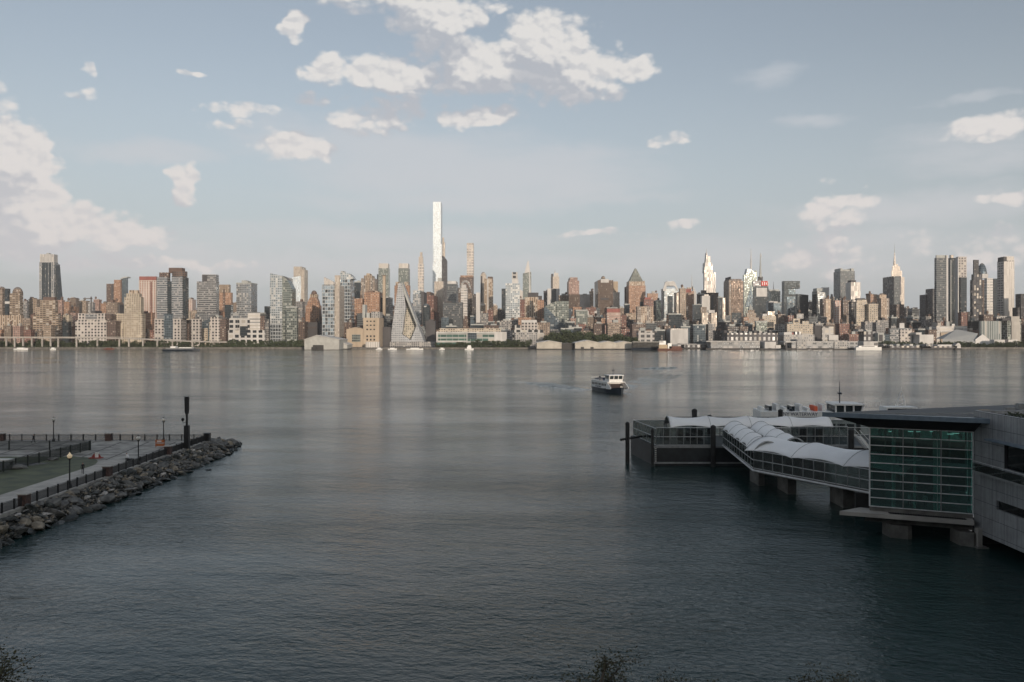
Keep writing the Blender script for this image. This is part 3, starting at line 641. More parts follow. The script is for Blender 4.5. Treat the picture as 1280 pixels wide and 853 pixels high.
B('office_tower', 'tower', 516, 530.5, 368, 1500, 'gglass', 'grey blue glass tower with dark right side behind the pyramid tower', xc=526.5, top=False, parts=[('box', 'top_storeys', 516.5, 525, 363, 368, 'palegrid', 3), ('box', 'dark_side', 526.7, 530, 365, None, 'blankd', 2)])
B('apartment_building', 'building', 529, 547, 370, 1700, 'brick', 'red orange brick building left of the tall white tower', xc=542, parts=[('box', 'roof_block', 533, 538, 365, 370, 'blankb')])
B('apartment_building', 'building', 536, 549, 391, 1550, 'brick', 'dark red brick mid rise below the tallest tower', xc=545)
t_ = B('office_building', 'building', 528.5, 538, 382, 1420, 'dglass', 'dark blue glass tower with curved top right of the pyramid tower', top=False, parts=[('dome', 'curved_top', 528.6, 536, 379.5, 382, 'bglass'), ('box', 'white_corner', 530, 533, 382.5, 384, 'blankw', -.6)])
B('apartment_building', 'building', 532, 545, 401, 1340, 'blankd', 'low black building between the pyramid and the green pier building', top=False, parts=[('box', 'roof_block', 536, 541, 399.5, 401, 'blankd')])
B('skyscraper', 'tower', 541.3, 553, 252.5, 3000, 'pale', 'tallest white glass tower in the middle of the skyline', xc=551, top=False, parts=[('box', 'lower_setback', 542, 552.2, 305, 420, 'pale', -3), ('box', 'cantilever', 540.8, 546.5, 330, 420, 'pale', -4)])
B('skyscraper', 'tower', 552.6, 556.5, 303, 3100, 'stain', 'slim beige supertall tucked against the right side of the tallest tower', top=False, t=14, parts=[('box', 'top_step', 553, 555, 297, 303, 'stain', 2)])
B('skyscraper', 'tower', 552.2, 559.3, 326, 2800, 'eads', 'dark mottled tower with curved top right of the tallest tower', top=False, t=26, parts=[('poly', 'curved_top', [(552.4, 326), (552.4, 319.5), (555, 321), (557.5, 324), (558.5, 326)], 'eads', 1, 20)])
B('apartment_tower', 'tower', 543, 555, 352, 1800, 'stain', 'cream slab tower in front of the tallest tower', xc=554, top=False, parts=[('box', 'roof_block', 547, 552, 347.5, 352, 'blankg', 4)])
B('apartment_tower', 'tower', 558.5, 573, 355, 1700, 'gdark', 'green grey glass box tower with pale roof band right of the tallest tower', xc=570.5, top=False, parts=[('box', 'roof_band', 559.5, 570, 351.5, 355, 'blankw', 2)])
B('office_building', 'building', 553.5, 579, 379, 1480, 'gdark', 'wide grey green glass block above the left half of the green pier building', xc=578, top=True, parts=[('box', 'dark_block', 551.5, 561, 397, None, 'bglass', -5), ('box', 'dark_block', 562, 566, 399, None, 'dglass', -3)])
B('office_tower', 'tower', 574.5, 592, 347, 2300, 'brown', 'brown tower with wide flat orange cap right of the tallest tower', xc=590.5, top=False, parts=[('box', 'orange_cap', 575.5, 590.8, 344.5, 347, 'orange', -1)])
B('office_tower', 'tower', 572.5, 590, 360, 2000, 'bronze', 'dark tower with crossed white arch braces on its top', top=False, t=25,
  parts=[('poly', 'arch_brace', [(573, 366), (577, 353), (580, 350.5), (584, 350.5), (587, 353), (589.5, 362), (587.5, 362), (585, 355), (582, 352.5), (579, 355), (575, 366)], 'greyL', -2, 2)])
B('skyscraper', 'tower', 583.5, 592.5, 304, 3050, 'band432', 'slim white striped square supertall right of the tallest tower', xc=591.8, top=False)
B('apartment_tower', 'tower', 576, 585, 360, 1600, 'whiteh', 'slim white striped apartment tower in front of the braced tower', xc=584, top=False, parts=[('box', 'pointed_top', 577.5, 582.5, 356, 360, 'blankw', 2)])
B('apartment_tower', 'tower', 583.5, 592, 367.5, 1750, 'tan2', 'brown tan slab right of the slim white striped tower', xc=590)
B('apartment_tower', 'tower', 590, 596, 367.5, 1650, 'darkb', 'narrow black slab left of the pale slab tower', xc=594)
B('apartment_tower', 'tower', 595, 600.5, 366, 1560, 'blankw', 'narrow blank pale slab tower', xc=600, top=False)
B('office_tower', 'tower', 600.6, 608, 343.5, 2100, 'stain', 'beige tower with domed top and dark left window stripe', top=False, t=24, parts=[('dome', 'domed_top', 601.2, 607, 340, 343.5, 'stain'), ('box', 'window_stripe', 601, 603, 345, 378, 'blankd', -1)])
B('apartment_tower', 'tower', 605, 616.5, 348.5, 2000, 'tanv', 'brown striped tower taller than its two low white topped wings', xc=616, top=False, parts=[('box', 'light_stripe', 609, 610.5, 349, 400, 'blankw', -1), ('box', 'top_block', 609.5, 615.8, 346, 348.5, 'brown', 1)])
B('apartment_building', 'building', 600, 606.5, 382, 1800, 'tan', 'low tan wing with white top left of the striped brown tower', top=False, parts=[('box', 'white_top', 600, 606, 380, 382, 'blankw', -.5)])
B('apartment_building', 'building', 615.5, 622, 382, 1800, 'tan', 'low tan wing with white top right of the striped brown tower', top=False, parts=[('box', 'white_top', 616, 620.5, 380, 382, 'blankw', -.5)])
B('apartment_building', 'building', 609.5, 616.5, 389, 1600, 'brick', 'dark red brick slab with small square top above the pier building', parts=[('box', 'roof_block', 610.5, 613.5, 386.5, 389, 'brick', 1)])
B('office_building', 'building', 627, 633, 361, 1900, 'dglass', 'narrow black glass tower left of the broad white tower', top=False, t=20)
B('apartment_building', 'building', 624.5, 629.5, 388, 1700, 'darkb', 'short dark slab at the foot of the narrow black glass tower')
B('office_tower', 'tower', 632, 650, 354.5, 1600, 'palegrid', 'broad blank white tower with an open grid box on its roof', top=False, t=30,
  parts=[('box', 'roof_neck', 640, 648, 349.5, 354.5, 'blankw', 3), ('box', 'grid_box', 640, 647, 340.5, 349.5, 'wgridb', 4)])
RN.seed(23)
# ---- centre and right
B('office_tower', 'tower', 647, 653.5, (360, 364), 1900, 'whitev', 'white tower with sloping roof just right of the broad white tower', top=False, t=20)
B('apartment_building', 'building', 648.5, 656, 375.5, 1750, 'brick', 'red brown slab between white tower and dark roofed tan block')
B('skyscraper', 'tower', 653.5, 664, (342, 340), 2500, 'grn', 'tapering tower that ends in a tall white pointed spire', top=False, t=24,
  parts=[('poly', 'white_fin', [(655.3, 342), (659.8, 326), (660.6, 326), (662.8, 340)], 'blankw', -1, 12), ('poly', 'white_edge_strip', [(661.3, 420), (661.3, 338), (662.3, 338), (665.5, 420)], 'blankw', -1.4, 10)])  # white strip along the tapering right edge
B('apartment_tower', 'tower', 656, 672.5, 371.5, 1600, 'tanv', 'wide brown tan tower with black roof block beside a sunlit orange slab', top=False, t=30, parts=[('box', 'black_roof_block', 660, 673, 366, 371.5, 'blankd', 5)])
B('apartment_tower', 'tower', 671.8, 680, 375, 1540, 'orange', 'sunlit orange slab left of the slanted green glass building', top=False, t=10, parts=[('box', 'black_top', 673, 677.5, 370, 375, 'blankd', 12)])
B('office_building', 'building', 679.5, 686, 364.5, 2000, 'darkv', 'small dark tower with pale right edge left of the white slotted tower', t=12)
B('office_tower', 'tower', 684, 699.5, 361, 1900, 'blankw', 'white slab tower with black vertical slot in the middle', top=False, t=14, parts=[('box', 'dark_slot', 689.2, 695.2, 361.5, 400, 'dglass', -1)])
B('skyscraper', 'tower', 688.5, 699, 346, 2600, 'stain', 'silvery tower with stepped curved crown behind the white slotted tower', top=False, t=20,
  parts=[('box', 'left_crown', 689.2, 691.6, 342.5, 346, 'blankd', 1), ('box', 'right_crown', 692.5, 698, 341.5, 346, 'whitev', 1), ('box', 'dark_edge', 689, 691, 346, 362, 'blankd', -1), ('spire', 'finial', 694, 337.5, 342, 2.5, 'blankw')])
B('apartment_building', 'building', 698, 711, 370, 1850, 'tan2', 'brown block behind the top of the slanted green glass building')
B('apartment_tower', 'tower', 708.5, 725, 368, 1800, 'bronze', 'brown tower with pink upper half and small raised top', xc=711, top=False,
  parts=[('box', 'pink_upper_half', 711, 724, 351, 368, 'pink', -.5), ('box', 'raised_top', 712.5, 722, 347, 351, 'pink', 2), ('box', 'dark_base', 711, 717, 386, None, 'bglass', -2)])
# slanted green glass building with a dark courtyard face
B('apartment_building', 'building', 695, 711, 376.5, 1500, 'grn', 'green glass stepped building with a great slanted dark face', top=False, t=30,
  parts=[('poly', 'stepped_slope', [(680, 384), (690, 379), (696, 376.5), (711, 376.5), (711, 418), (680, 418)], 'grn', 2, 26),
         ('poly', 'slanted_dark_face', [(680.5, 384.5), (683, 384.5), (706.5, 408), (706.5, 411), (694, 414), (684, 420), (680.5, 424)], 'bglass', -1, 3), ('box', 'low_wing', 686, 714, 412, None, 'greyL', -12)])
B('apartment_building', 'building', 715.5, 727, 385, 1700, 'orange', 'pinkish orange block between the brown tower and the white block')
B('apartment_building', 'building', 712, 719.5, 399, 1450, 'pink', 'small pink block with white roof dome at the right foot of the slanted building', parts=[('dome', 'white_roof_dome', 713, 716, 397, 399, 'blankw')])
B('office_tower', 'tower', 725, 737.5, 369, 1900, 'blankw', 'blank cream white block left of the big bronze tower', t=20)
B('apartment_tower', 'tower', 736.5, 742, 365, 2100, 'tan2', 'narrow tan tower between the cream white block and bronze tower', t=20)
B('office_tower', 'tower', 743, 766.5, 350.5, 1800, 'bronze', 'big bronze glass tower with a white box on its roof', xc=747.5, top=False,
  parts=[('box', 'white_roof_box', 751, 761, 349, 353.5, 'blankw', -.6), ('dome', 'roof_dome', 751.5, 757, 345, 348.5, 'tan'), ('box', 'dark_band', 751, 761, 372.5, 375, 'blankd', -.5), ('box', 'dark_base', 750, 758, 394, 402, 'bglass', -.5)])
B('office_tower', 'tower', 766, 772.5, 352, 2000, 'blanktan', 'plain tan slab right of the big bronze tower', top=False, t=12)
B('apartment_building', 'building', 766, 774.5, 366, 1950, 'stain', 'pale green tan block right of the bronze tower, lower', t=12)
B('apartment_building', 'building', 718, 734.5, 388.5, 1480, 'grn', 'dark green striped apartment block with pale right half', t=16, xc=720, parts=[('box', 'brick_base', 722.5, 733, 405, None, 'brick', -2)])
B('apartment_building', 'building', 732, 746, 388.5, 1540, 'blankw', 'white block with a maroon centre and maroon roof cap', top=False, t=10, parts=[('box', 'maroon_cap', 732, 745, 384.5, 389, 'brick', -1), ('box', 'maroon_centre', 736, 743, 388.6, 403, 'brick', -.6), ('box', 'dark_base', 735, 743, 403, None, 'blankd', -1)])
B('apartment_building', 'building', 742, 758, 408, 1420, 'pink', 'low jumbled pink brick block above the dark shore trees', xc=744, parts=[('box', 'roof_block', 749, 753, 404, 408, 'greyL', 2)])
B('office_building', 'building', 757, 775.5, 390.5, 1450, 'pinkstripe', 'pink striped office block with a red roof band', xc=758.8, top=False, parts=[('box', 'red_roof_band', 758.8, 775, 386, 390.5, 'blankr', -.4)])
B('apartment_building', 'building', 774.5, 783, 395, 1480, 'brick', 'salmon brick slab right of the pink striped office block', t=10)
B('apartment_building', 'building', 781.5, 795, 393, 1550, 'tanv', 'tan ribbed block at the foot of the pyramid roofed tower', t=12)
B('office_tower', 'tower', 780.5, 787, 359, 1900, 'brown', 'dark brown slab against the left of the pyramid roofed tower', t=12, top=False)
B('skyscraper', 'tower', 782.5, 807, 357, 1850, 'orange', 'sunlit orange stone tower with dark copper pyramid roof', xc=786, top=False,
  parts=[('box', 'upper_storeys', 786.5, 806, 351.5, 357, 'tanv', 1), ('pyr', 'pyramid_roof', 787, 804, 336.5, 352, 'copper', .12), ('spire', 'finial', 795.8, 334, 338, 1.5, 'blankd')])
B('apartment_building', 'building', 780, 787, 381, 1700, 'dglass', 'small dark glass block left of the pyramid roofed tower', t=12)
B('apartment_building', 'building', 803.5, 817, 375, 1620, 'brick', 'reddish tan block with red roof house behind the tan striped slab', xc=805, parts=[('box', 'red_roof_house', 806, 814, 372, 375, 'blankr', 2)])
B('apartment_building', 'building', 799.5, 805, 377.5, 1650, 'dglass', 'narrow black glass block at the right of the pyramid roofed tower', t=12)
B('apartment_tower', 'tower', 795, 816.5, 384, 1450, 'tanstripe', 'tan slab apartment block with vertical window stripes and flat roof', xc=796.5)
B('office_tower', 'tower', 808.5, 822.5, 367.5, 2100, 'orange', 'pale orange block behind the red roof house', t=12)
B('office_building', 'building', 815, 821.5, 376, 1700, 'dglass', 'dark glass slab right of the tan striped slab', t=12)
B('office_building', 'building', 819.5, 826.5, 376, 1650, 'grn', 'narrow grey green slab left of the arched white crown tower', t=8)
B('office_tower', 'tower', 826.5, 848, 361, 1750, 'palegrid', 'glass tower with white angular arched crown, right of centre', xc=829, top=False,
  parts=[('poly', 'white_crown_frame', [(829, 361), (832, 352.5), (843.5, 352.5), (847.5, 361), (847.5, 364), (844.5, 359.5), (842.5, 357.5), (833.5, 357.5), (832, 364), (829, 364)], 'blankw', -1.2, 3), ('poly', 'crown_roof', [(832.5, 357.5), (833.5, 351.8), (842.5, 351.8), (843.5, 357.5)], 'gglass', 4, 24),
         ('box', 'painted_dark_reflection', 834.5, 841, 370, 404, 'dglass', -.6), ('box', 'dark_edge', 829, 830.5, 361, 405, 'dglass', -.6)])  # dark reflection in the middle of the glass is put in as a darker panel
B('apartment_tower', 'tower', 842.5, 851.5, 367, 1600, 'stain', 'cream slim tower in front of right edge of the arched crown tower', xc=844)
B('apartment_tower', 'tower', 848.5, 857.5, 361.5, 1560, 'tan', 'tan balcony tower with dark plant room beside the cream slim tower', t=10, parts=[('box', 'right_step', 855.6, 857.4, 384, None, 'tan', -.8)])
B('office_tower', 'tower', 856, 867.5, 364, 2000, 'orange', 'tan orange tower with red roof sign band, left of the thin antenna', xc=857.5, top=False, parts=[('box', 'red_roof_band', 857.5, 864, 361.5, 366, 'blankr', -1), ('box', 'roof_block', 859, 865, 359.5, 361.5, 'tan', 4)])
B('office_tower', 'tower', 865, 870.5, (358, 366), 2300, 'blankw', 'thin white curved edge tower carrying a thin antenna', top=False, t=14, parts=[('spire', 'antenna', 865.5, 343, 360, 1.6, 'blankw')])
B('skyscraper', 'tower', 879, 894.5, 341, 2700, 'whitev', 'bright white stepped supertall with needle spire, right of centre', top=False, t=40, xc=880.5,
  parts=[('poly', 'second_tier', [(880.8, 341), (881.5, 328.5), (890, 328.5), (891.3, 341)], 'whitev', 2, 34), ('box', 'third_tier', 883, 888, 320.5, 328.5, 'whitev', 6), ('poly', 'fourth_tier', [(882, 328.5), (883.4, 316), (885, 320), (886, 328.5)], 'whitev', 5, 20), ('spire', 'needle_spire', 884, 311, 322, 2.4, 'blankw')])
B('office_building', 'building', 871, 879.5, 368, 1950, 'dglass', 'black glass block below left of the white supertall', t=14, parts=[('box', 'roof_plant', 877, 883, 363, 368, 'blankd', 3)])
B('apartment_tower', 'tower', 875.5, 887.5, 370, 1850, 'blankw', 'blank white block with grey lower left corner under the white supertall', top=False, t=14)
B('office_tower', 'tower', 886, 898, 367, 1900, 'tan2', 'grey brown tower with flat dark cap below the white supertall', top=False, t=14, parts=[('box', 'dark_cap', 884.5, 898.3, 366, 368, 'brown', -1), ('box', 'dark_slot', 889, 892, 369, 388, 'blankd', -1)])
B('office_building', 'building', 865.5, 877.5, 381, 1700, 'dglass', 'blue black glass block left of the slim white pair', t=14)
B('apartment_tower', 'tower', 876.5, 885, 391, 1480, 'stain', 'slim cream tower with wider tan box on top, left one of a pair', xc=877.5, top=False, parts=[('box', 'wide_top_box', 876, 883.5, 384, 391, 'tan2', -1.5)], group='slim cream tower pair')
B('apartment_tower', 'tower', 888, 896, 391, 1480, 'stain', 'slim cream tower with white box on top, right one of a pair', xc=889, top=False, parts=[('box', 'white_top_box', 885.6, 893.5, 387.8, 391.5, 'blankw', -1.5)], group='slim cream tower pair')
B('apartment_building', 'building', 882.5, 890, 394, 1560, 'bglass', 'dark recessed slab between the slim cream pair', top=False, t=8)
B('office_building', 'building', 896.5, 903.5, 372, 1750, 'dglass', 'black narrow tower left of the bronze brown tower', t=8)
B('apartment_tower', 'tower', 902.3, 906.5, 372.5, 1700, 'stain', 'beige sliver slab between black narrow tower and bronze tower', t=6)
B('office_tower', 'tower', 904.5, 929, 351.5, 1800, 'bronze', 'tall bronze brown tower with black left side and notched top', xc=911.5, top=False,
  parts=[('box', 'notched_top', 912, 927.5, 349, 351.5, 'brown', 3), ('box', 'corner_pier', 911.2, 914, 350.5, 425, 'tan2', -.8), ('box', 'painted_dark_reflection', 914.5, 927, 391, 422, 'dglass', -.6), ('box', 'mast', 913, 913.8, 346, 350, 'blankd', 2)])  # reflection low on the front is put into dark glass colour
B('skyscraper', 'tower', 928.5, 946, (344, 338), 2400, 'grn', 'faceted pale green glass tower with tall white spire', top=False, t=40, xc=930,
  parts=[('poly', 'upper_facet', [(933, 342), (934.5, 336), (938, 336.5), (944.5, 341), (944.5, 352), (933, 352)], 'palegrid', 4, 24), ('poly', 'dark_facet', [(931, 384), (939.5, 356), (942, 384)], 'bglass', -1.5, 2), ('spire', 'white_spire', 939.5, 311, 340, 3.0, 'blankw')])
B('office_tower', 'tower', 940.8, 960.5, 356, 2100, 'dglass', 'dark blue tower with red roof sign and white panel under a lattice mast', top=False, t=30, xc=941.8,
  parts=[('box', 'sign_block', 941.5, 960.5, 351.2, 358, 'darkv', -1.5), ('box', 'white_panel', 945.5, 958.8, 360, 371, 'blankw', -1), ('box', 'mast_base', 947.5, 953.5, 346, 351.2, 'blankd', 6), ('spire', 'lattice_mast', 951, 316, 347, 3.2, 'blankg'), ('box', 'white_mast_head', 950.3, 951.8, 318.5, 321, 'blankw', 12)])
B('office_tower', 'tower', 960.5, 975.5, 364, 2500, 'grn', 'grey green tower with open cage roof and thin antenna', top=False, t=20, parts=[('box', 'cage_roof', 961.5, 974, 362, 364, 'blankg', 1), ('spire', 'antenna', 968.2, 352, 365, 1.6, 'blankd')])
B('office_building', 'building', 958, 977, 379, 1900, 'bglass', 'blue grey glass office block left of the dark notched tower', t=14, parts=[('box', 'white_roof_edge', 960, 972, 377, 379, 'blankw', -1)])
B('office_tower', 'tower', 977, 1001, 368, 1800, 'dglass', 'dark green glass tower shaped like a letter C with notch in its right side', top=False, xc=980, t=26,
  parts=[('box', 'left_stem', 980.1, 986, 351.5, 368, 'dglass', -.8), ('box', 'top_arm', 985, 1000, 351.5, 361, 'dglass', -.5), ('box', 'recessed_core', 985, 994.5, 361, 368, 'bglass', 4)])
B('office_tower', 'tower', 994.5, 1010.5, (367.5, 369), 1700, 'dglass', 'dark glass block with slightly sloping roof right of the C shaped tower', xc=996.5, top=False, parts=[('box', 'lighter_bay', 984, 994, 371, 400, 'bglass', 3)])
B('apartment_building', 'building', 1009.5, 1017, 378.5, 1900, 'darkb', 'dark violet grey slab right of the dark glass block', t=10)
B('skyscraper', 'tower', 1015, 1033, (364, 365.5), 1650, 'dglass', 'angular dark glass tower with pale slanted reflection painted on its right', xc=1021, top=False, t=None,
  parts=[('poly', 'painted_pale_reflection', [(1021.5, 364), (1031, 366), (1032.5, 373), (1028, 374), (1027, 392), (1023.8, 392)], 'gglass', -.8, 1), ('box', 'roof_plant', 1021, 1028, 360.5, 364, 'blankg', 3)])  # slanted reflected light is put into a paler panel
B('office_tower', 'tower', 1026, 1036.5, 359.5, 2300, 'blankw', 'white blank tower behind the angular dark glass tower', top=False, t=12)
B('apartment_tower', 'tower', 1028, 1038.5, 375, 1600, 'tanv', 'brown ribbed tower right of the angular dark glass tower', xc=1032, parts=[('box', 'dark_left_bay', 1028.5, 1031.5, 373.5, 405, 'brown', -.6)])
B('apartment_building', 'building', 1037.5, 1043, 371, 2000, 'tan2', 'small brown block with dark knob left of the tall grey slab', t=8, parts=[('box', 'dark_knob', 1039, 1041, 368, 371, 'blankd', 2)])
B('office_tower', 'tower', 1042, 1068.5, 339, 2200, 'gdark', 'tall grey green tower with raised corners and dark left side', xc=1050.5, top=False,
  parts=[('box', 'raised_corner', 1050.6, 1053.4, 335.5, 339, 'blankg', 3), ('box', 'raised_corner', 1063.8, 1067.5, 335.8, 339, 'blankg', 1), ('box', 'roof_storey', 1053, 1063, 337, 339, 'blankg', 5)])
B('office_tower', 'tower', 1057, 1075.5, 353, 1900, 'whitev', 'bright white flat topped tower with dark left side', xc=1063.5, top=False, parts=[('box', 'roof_plant', 1063.8, 1070, 350.5, 353, 'blankd', 5)])
B('apartment_building', 'building', 1047, 1057.5, 373, 2000, 'darkb', 'dark block between grey green tower and bright white tower', t=14)
B('apartment_tower', 'tower', 1042, 1051, 377, 1550, 'redwhite', 'red and grey chequered slab tower', t=8)
B('apartment_tower', 'tower', 1049.5, 1063, 376, 1600, 'brown', 'dark brown slab with red windows right of the chequered slab', xc=1054)
B('apartment_tower', 'tower', 1061, 1071, 378, 1500, 'darkb', 'dark grey slab left of the cream pair of blocks', t=12)
B('apartment_tower', 'tower', 1069.5, 1084.5, 378.5, 1450, 'cream', 'cream block with dark arched roof house, left one of a pair', xc=1070.6, top=False, parts=[('box', 'upper_storeys', 1071, 1083.5, 375, 378.5, 'cream', 1), ('poly', 'dark_arched_roof', [(1071, 375), (1073, 373), (1081, 373), (1083.5, 375)], 'blankd', 2, 12)], group='cream block pair')
B('apartment_tower', 'tower', 1083.5, 1097.5, 381, 1440, 'cream', 'cream block with flat roof, right one of a pair', t=8, group='cream block pair')
B('apartment_tower', 'tower', 1082.5, 1096.5, 369, 1800, 'orange', 'orange brown brick tower behind the cream pair', xc=1088, parts=[('box', 'roof_block', 1086, 1090, 367, 369, 'blankb', 3)])
B('apartment_tower', 'tower', 1096.5, 1111.5, 373, 1560, 'tanstripe', 'tan ribbed tower with rounded stepped top left of the dark masonry tower', xc=1101.5, top=False, parts=[('box', 'upper_step', 1099.5, 1108, 368.5, 373, 'tanv', 1), ('dome', 'rounded_top', 1100.5, 1106.5, 366.5, 368.5, 'tan')])
B('skyscraper', 'tower', 1112, 1130.5, 346.5, 3700, 'stain', 'pale art deco tower with stepped crown and tall mast on the right', top=False, t=70, xc=1113.5,
  parts=[('box', 'upper_setback', 1114.4, 1127.6, 338.5, 346.5, 'stain', 8), ('box', 'crown_setback', 1115.4, 1125, 333, 338.5, 'stain', 14), ('box', 'crown_step', 1117, 1122.6, 330.5, 333, 'stain', 20), ('spire', 'mooring_mast', 1119, 315.5, 331, 6.5, 'stain'), ('spire', 'antenna', 1119, 304, 320, 1.8, 'blankg')])
B('office_tower', 'tower', 1103.5, 1126.5, 345.3, 1950, 'darkv', 'dark flat topped slab tower in front of the art deco tower', xc=1117.5, top=False, parts=[('box', 'lighter_front', 1118, 1124.5, 346, 425, 'gdark', -.5)])
B('apartment_tower', 'tower', 1109.5, 1130.5, 384, 1700, 'brown', 'dark brown block with raised right half at foot of the dark slab tower', xc=1120.5, top=False, parts=[('box', 'raised_half', 1121, 1130, 380.7, 384, 'brown', -.3)])
B('apartment_building', 'building', 1129.5, 1137.5, 386, 1900, 'darkb', 'small black stepped block right of the brown block', t=14)
B('apartment_building', 'building', 1131, 1148.5, 397, 1650, 'bglass', 'grey blue block with olive right half in the gap left of the black twin', xc=1139.5, parts=[('box', 'olive_half', 1140, 1148, 399, None, 'tan2', -.5)])
B('apartment_building', 'building', 1136, 1147, 392, 2100, 'cream', 'small cream block peeping over the grey blue block', t=10)
B('apartment_tower', 'tower', 1149.5, 1159.5, 368.5, 1600, 'eads', 'black apartment tower with white round tank, left one of a pair', xc=1157, top=False, parts=[('dome', 'white_round_tank', 1157.3, 1160, 366, 369.5, 'blankw')])
B('apartment_tower', 'tower', 1157, 1170, 361, 1750, 'eads', 'black apartment tower, right one of a pair beside the tallest right towers', xc=1166, top=False)
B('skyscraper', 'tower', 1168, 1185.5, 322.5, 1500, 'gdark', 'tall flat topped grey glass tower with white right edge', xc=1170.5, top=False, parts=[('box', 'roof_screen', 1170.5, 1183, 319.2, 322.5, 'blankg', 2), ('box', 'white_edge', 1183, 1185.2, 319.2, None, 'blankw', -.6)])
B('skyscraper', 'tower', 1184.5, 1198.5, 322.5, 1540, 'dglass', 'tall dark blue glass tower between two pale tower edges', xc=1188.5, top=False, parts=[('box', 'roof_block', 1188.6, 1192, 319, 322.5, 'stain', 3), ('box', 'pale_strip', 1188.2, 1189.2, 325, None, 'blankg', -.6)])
B('skyscraper', 'tower', 1197, 1208.5, 347, 1500, 'dglass', 'tall tower with cream gridded top and dark lower glass', top=False, t=10, parts=[('box', 'cream_gridded_top', 1198.3, 1208.3, 321, 347, 'wgrid', -.5), ('box', 'pale_edge', 1197.4, 1198.5, 322, None, 'blankw', -.8)])
B('skyscraper', 'tower', 1212.5, 1232, 350, 1550, 'darkv', 'dark violet tower with horizontal black bands and rounded dark top', xc=1216, top=False,
  parts=[('box', 'upper_block', 1217.5, 1228, 343, 350, 'darkv', -.5), ('box', 'left_cap', 1217.5, 1223.5, 325, 343, 'eads', 3), ('dome', 'rounded_dark_top', 1225, 1237, 328.5, 347, 'bglass'), ('box', 'white_cap', 1227.8, 1235.2, 342.5, 348, 'blankw', -1.2),
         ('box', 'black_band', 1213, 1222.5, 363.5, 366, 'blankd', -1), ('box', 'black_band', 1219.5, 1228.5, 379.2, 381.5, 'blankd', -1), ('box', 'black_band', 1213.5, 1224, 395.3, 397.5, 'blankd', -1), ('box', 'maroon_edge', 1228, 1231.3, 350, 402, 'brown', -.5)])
B('skyscraper', 'tower', 1230.5, 1241.2, 348, 1500, 'whiteh', 'sunlit white banded slab right of the dark violet tower', top=False, t=8)
B('apartment_building', 'building', 1238, 1249, 348.5, 1700, 'dglass', 'dark glass slab between white banded slab and pale tower', t=14, top=False)
B('skyscraper', 'tower', 1246.5, 1268, 326, 1550, 'wgrid', 'pale gridded tower with black left side and black roof house at far right', xc=1254.5, top=False,
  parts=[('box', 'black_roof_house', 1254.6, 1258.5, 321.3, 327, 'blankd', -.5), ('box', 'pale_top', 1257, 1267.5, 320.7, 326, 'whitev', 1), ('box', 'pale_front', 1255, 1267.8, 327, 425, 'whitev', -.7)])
B('apartment_building', 'building', 1265.5, 1290, 384.5, 1500, 'eads', 'black block with taller right half cut by the right edge of the photo', xc=1272, top=False, parts=[('box', 'taller_half', 1276, 1290, 367.5, None, 'eads', -2)])
# ------------------------------------------------------------------ river front of the city
STY['louvre'] = dict(Wall=(.40, .42, .44), Bay=3.0, Floor=3.4, W=.7, H=.45, Glass=(.16, .18, .20), BlindProb=.3, Blind=(.3, .32, .34), Metal=.4, Rough=.3)
STY['court'] = dict(Wall=(.48, .45, .38), Bay=3.0, Floor=3.4, W=.6, H=.5, Glass=(.14, .15, .13))
B('pyramid_building', 'building', 487, 531.5, (430.5, 430.5), 1300, 'louvre', 'grey pyramid shaped apartment building with an open courtyard in its slope', top=False, t=60,
  parts=[('poly', 'left_slope', [(487, 431), (497.8, 354.5), (501.8, 354), (505, 366), (507, 385), (502.5, 418), (513.5, 425.5), (515, 431)], 'louvre', -1, 40),
         ('poly', 'right_slope', [(501.8, 354), (531.5, 431), (512, 431), (513.5, 425.5), (520.8, 406.5), (505, 366)], 'louvre', 1, 36),
         ('poly', 'courtyard_wall', [(504, 362), (522, 407), (513, 427), (500, 420)], 'court', 14, 3), ('poly', 'rim', [(501.8, 353.3), (503.2, 353.5), (522, 406.5), (520.6, 406.9), (504.6, 366)], 'blankg', -1.6, 1.2), ('box', 'low_podium', 487, 545, 427.5, None, 'greyL', -14)])
ps = B('power_station', 'building', 433, 475, 411.5, 1260, 'blanktan', 'tan brick power station with a curved low hall and a taller windowed block', top=False, t=46,
  parts=[('box', 'tall_block', 454, 474, 397.5, None, 'blanktan', -3), ('poly', 'curved_hall_roof', [(433.5, 412.5), (437, 410.8), (443, 409.4), (450, 409.8), (454, 411.2), (454, 412.5)], 'blanktan', 1, 40), ('box', 'roof_plant', 458, 462, 391, 397.5, 'blankg', 8), ('box', 'roof_plant', 464, 475, 390, 397.5, 'greyL', 10), ('box', 'slim_stack', 453, 456.5, 381, 397.5, 'blankg', 14)])
dkw = mat('window_dark', (.03, .035, .04), rough=.15, var=.1)
for r, yy in enumerate((401.8, 406.8, 412, 420.5, 424.8)):
    for c in range(3):
        x = 459 + c * 4.4; h = 2.2 if r > 2 else 1.7; d = 1256.5
        MB().box(wx(x - 1, d), wx(x + 1, d), d, d + .4, wz(yy + h / 2, d), wz(yy - h / 2, d)).build('window', dkw, ps)
MB().box(wx(440, 1259), wx(450.5, 1259), 1259.2, 1259.8, wz(427.5, 1259), wz(418.3, 1259)).build('hall_window', fac('grn'), ps)
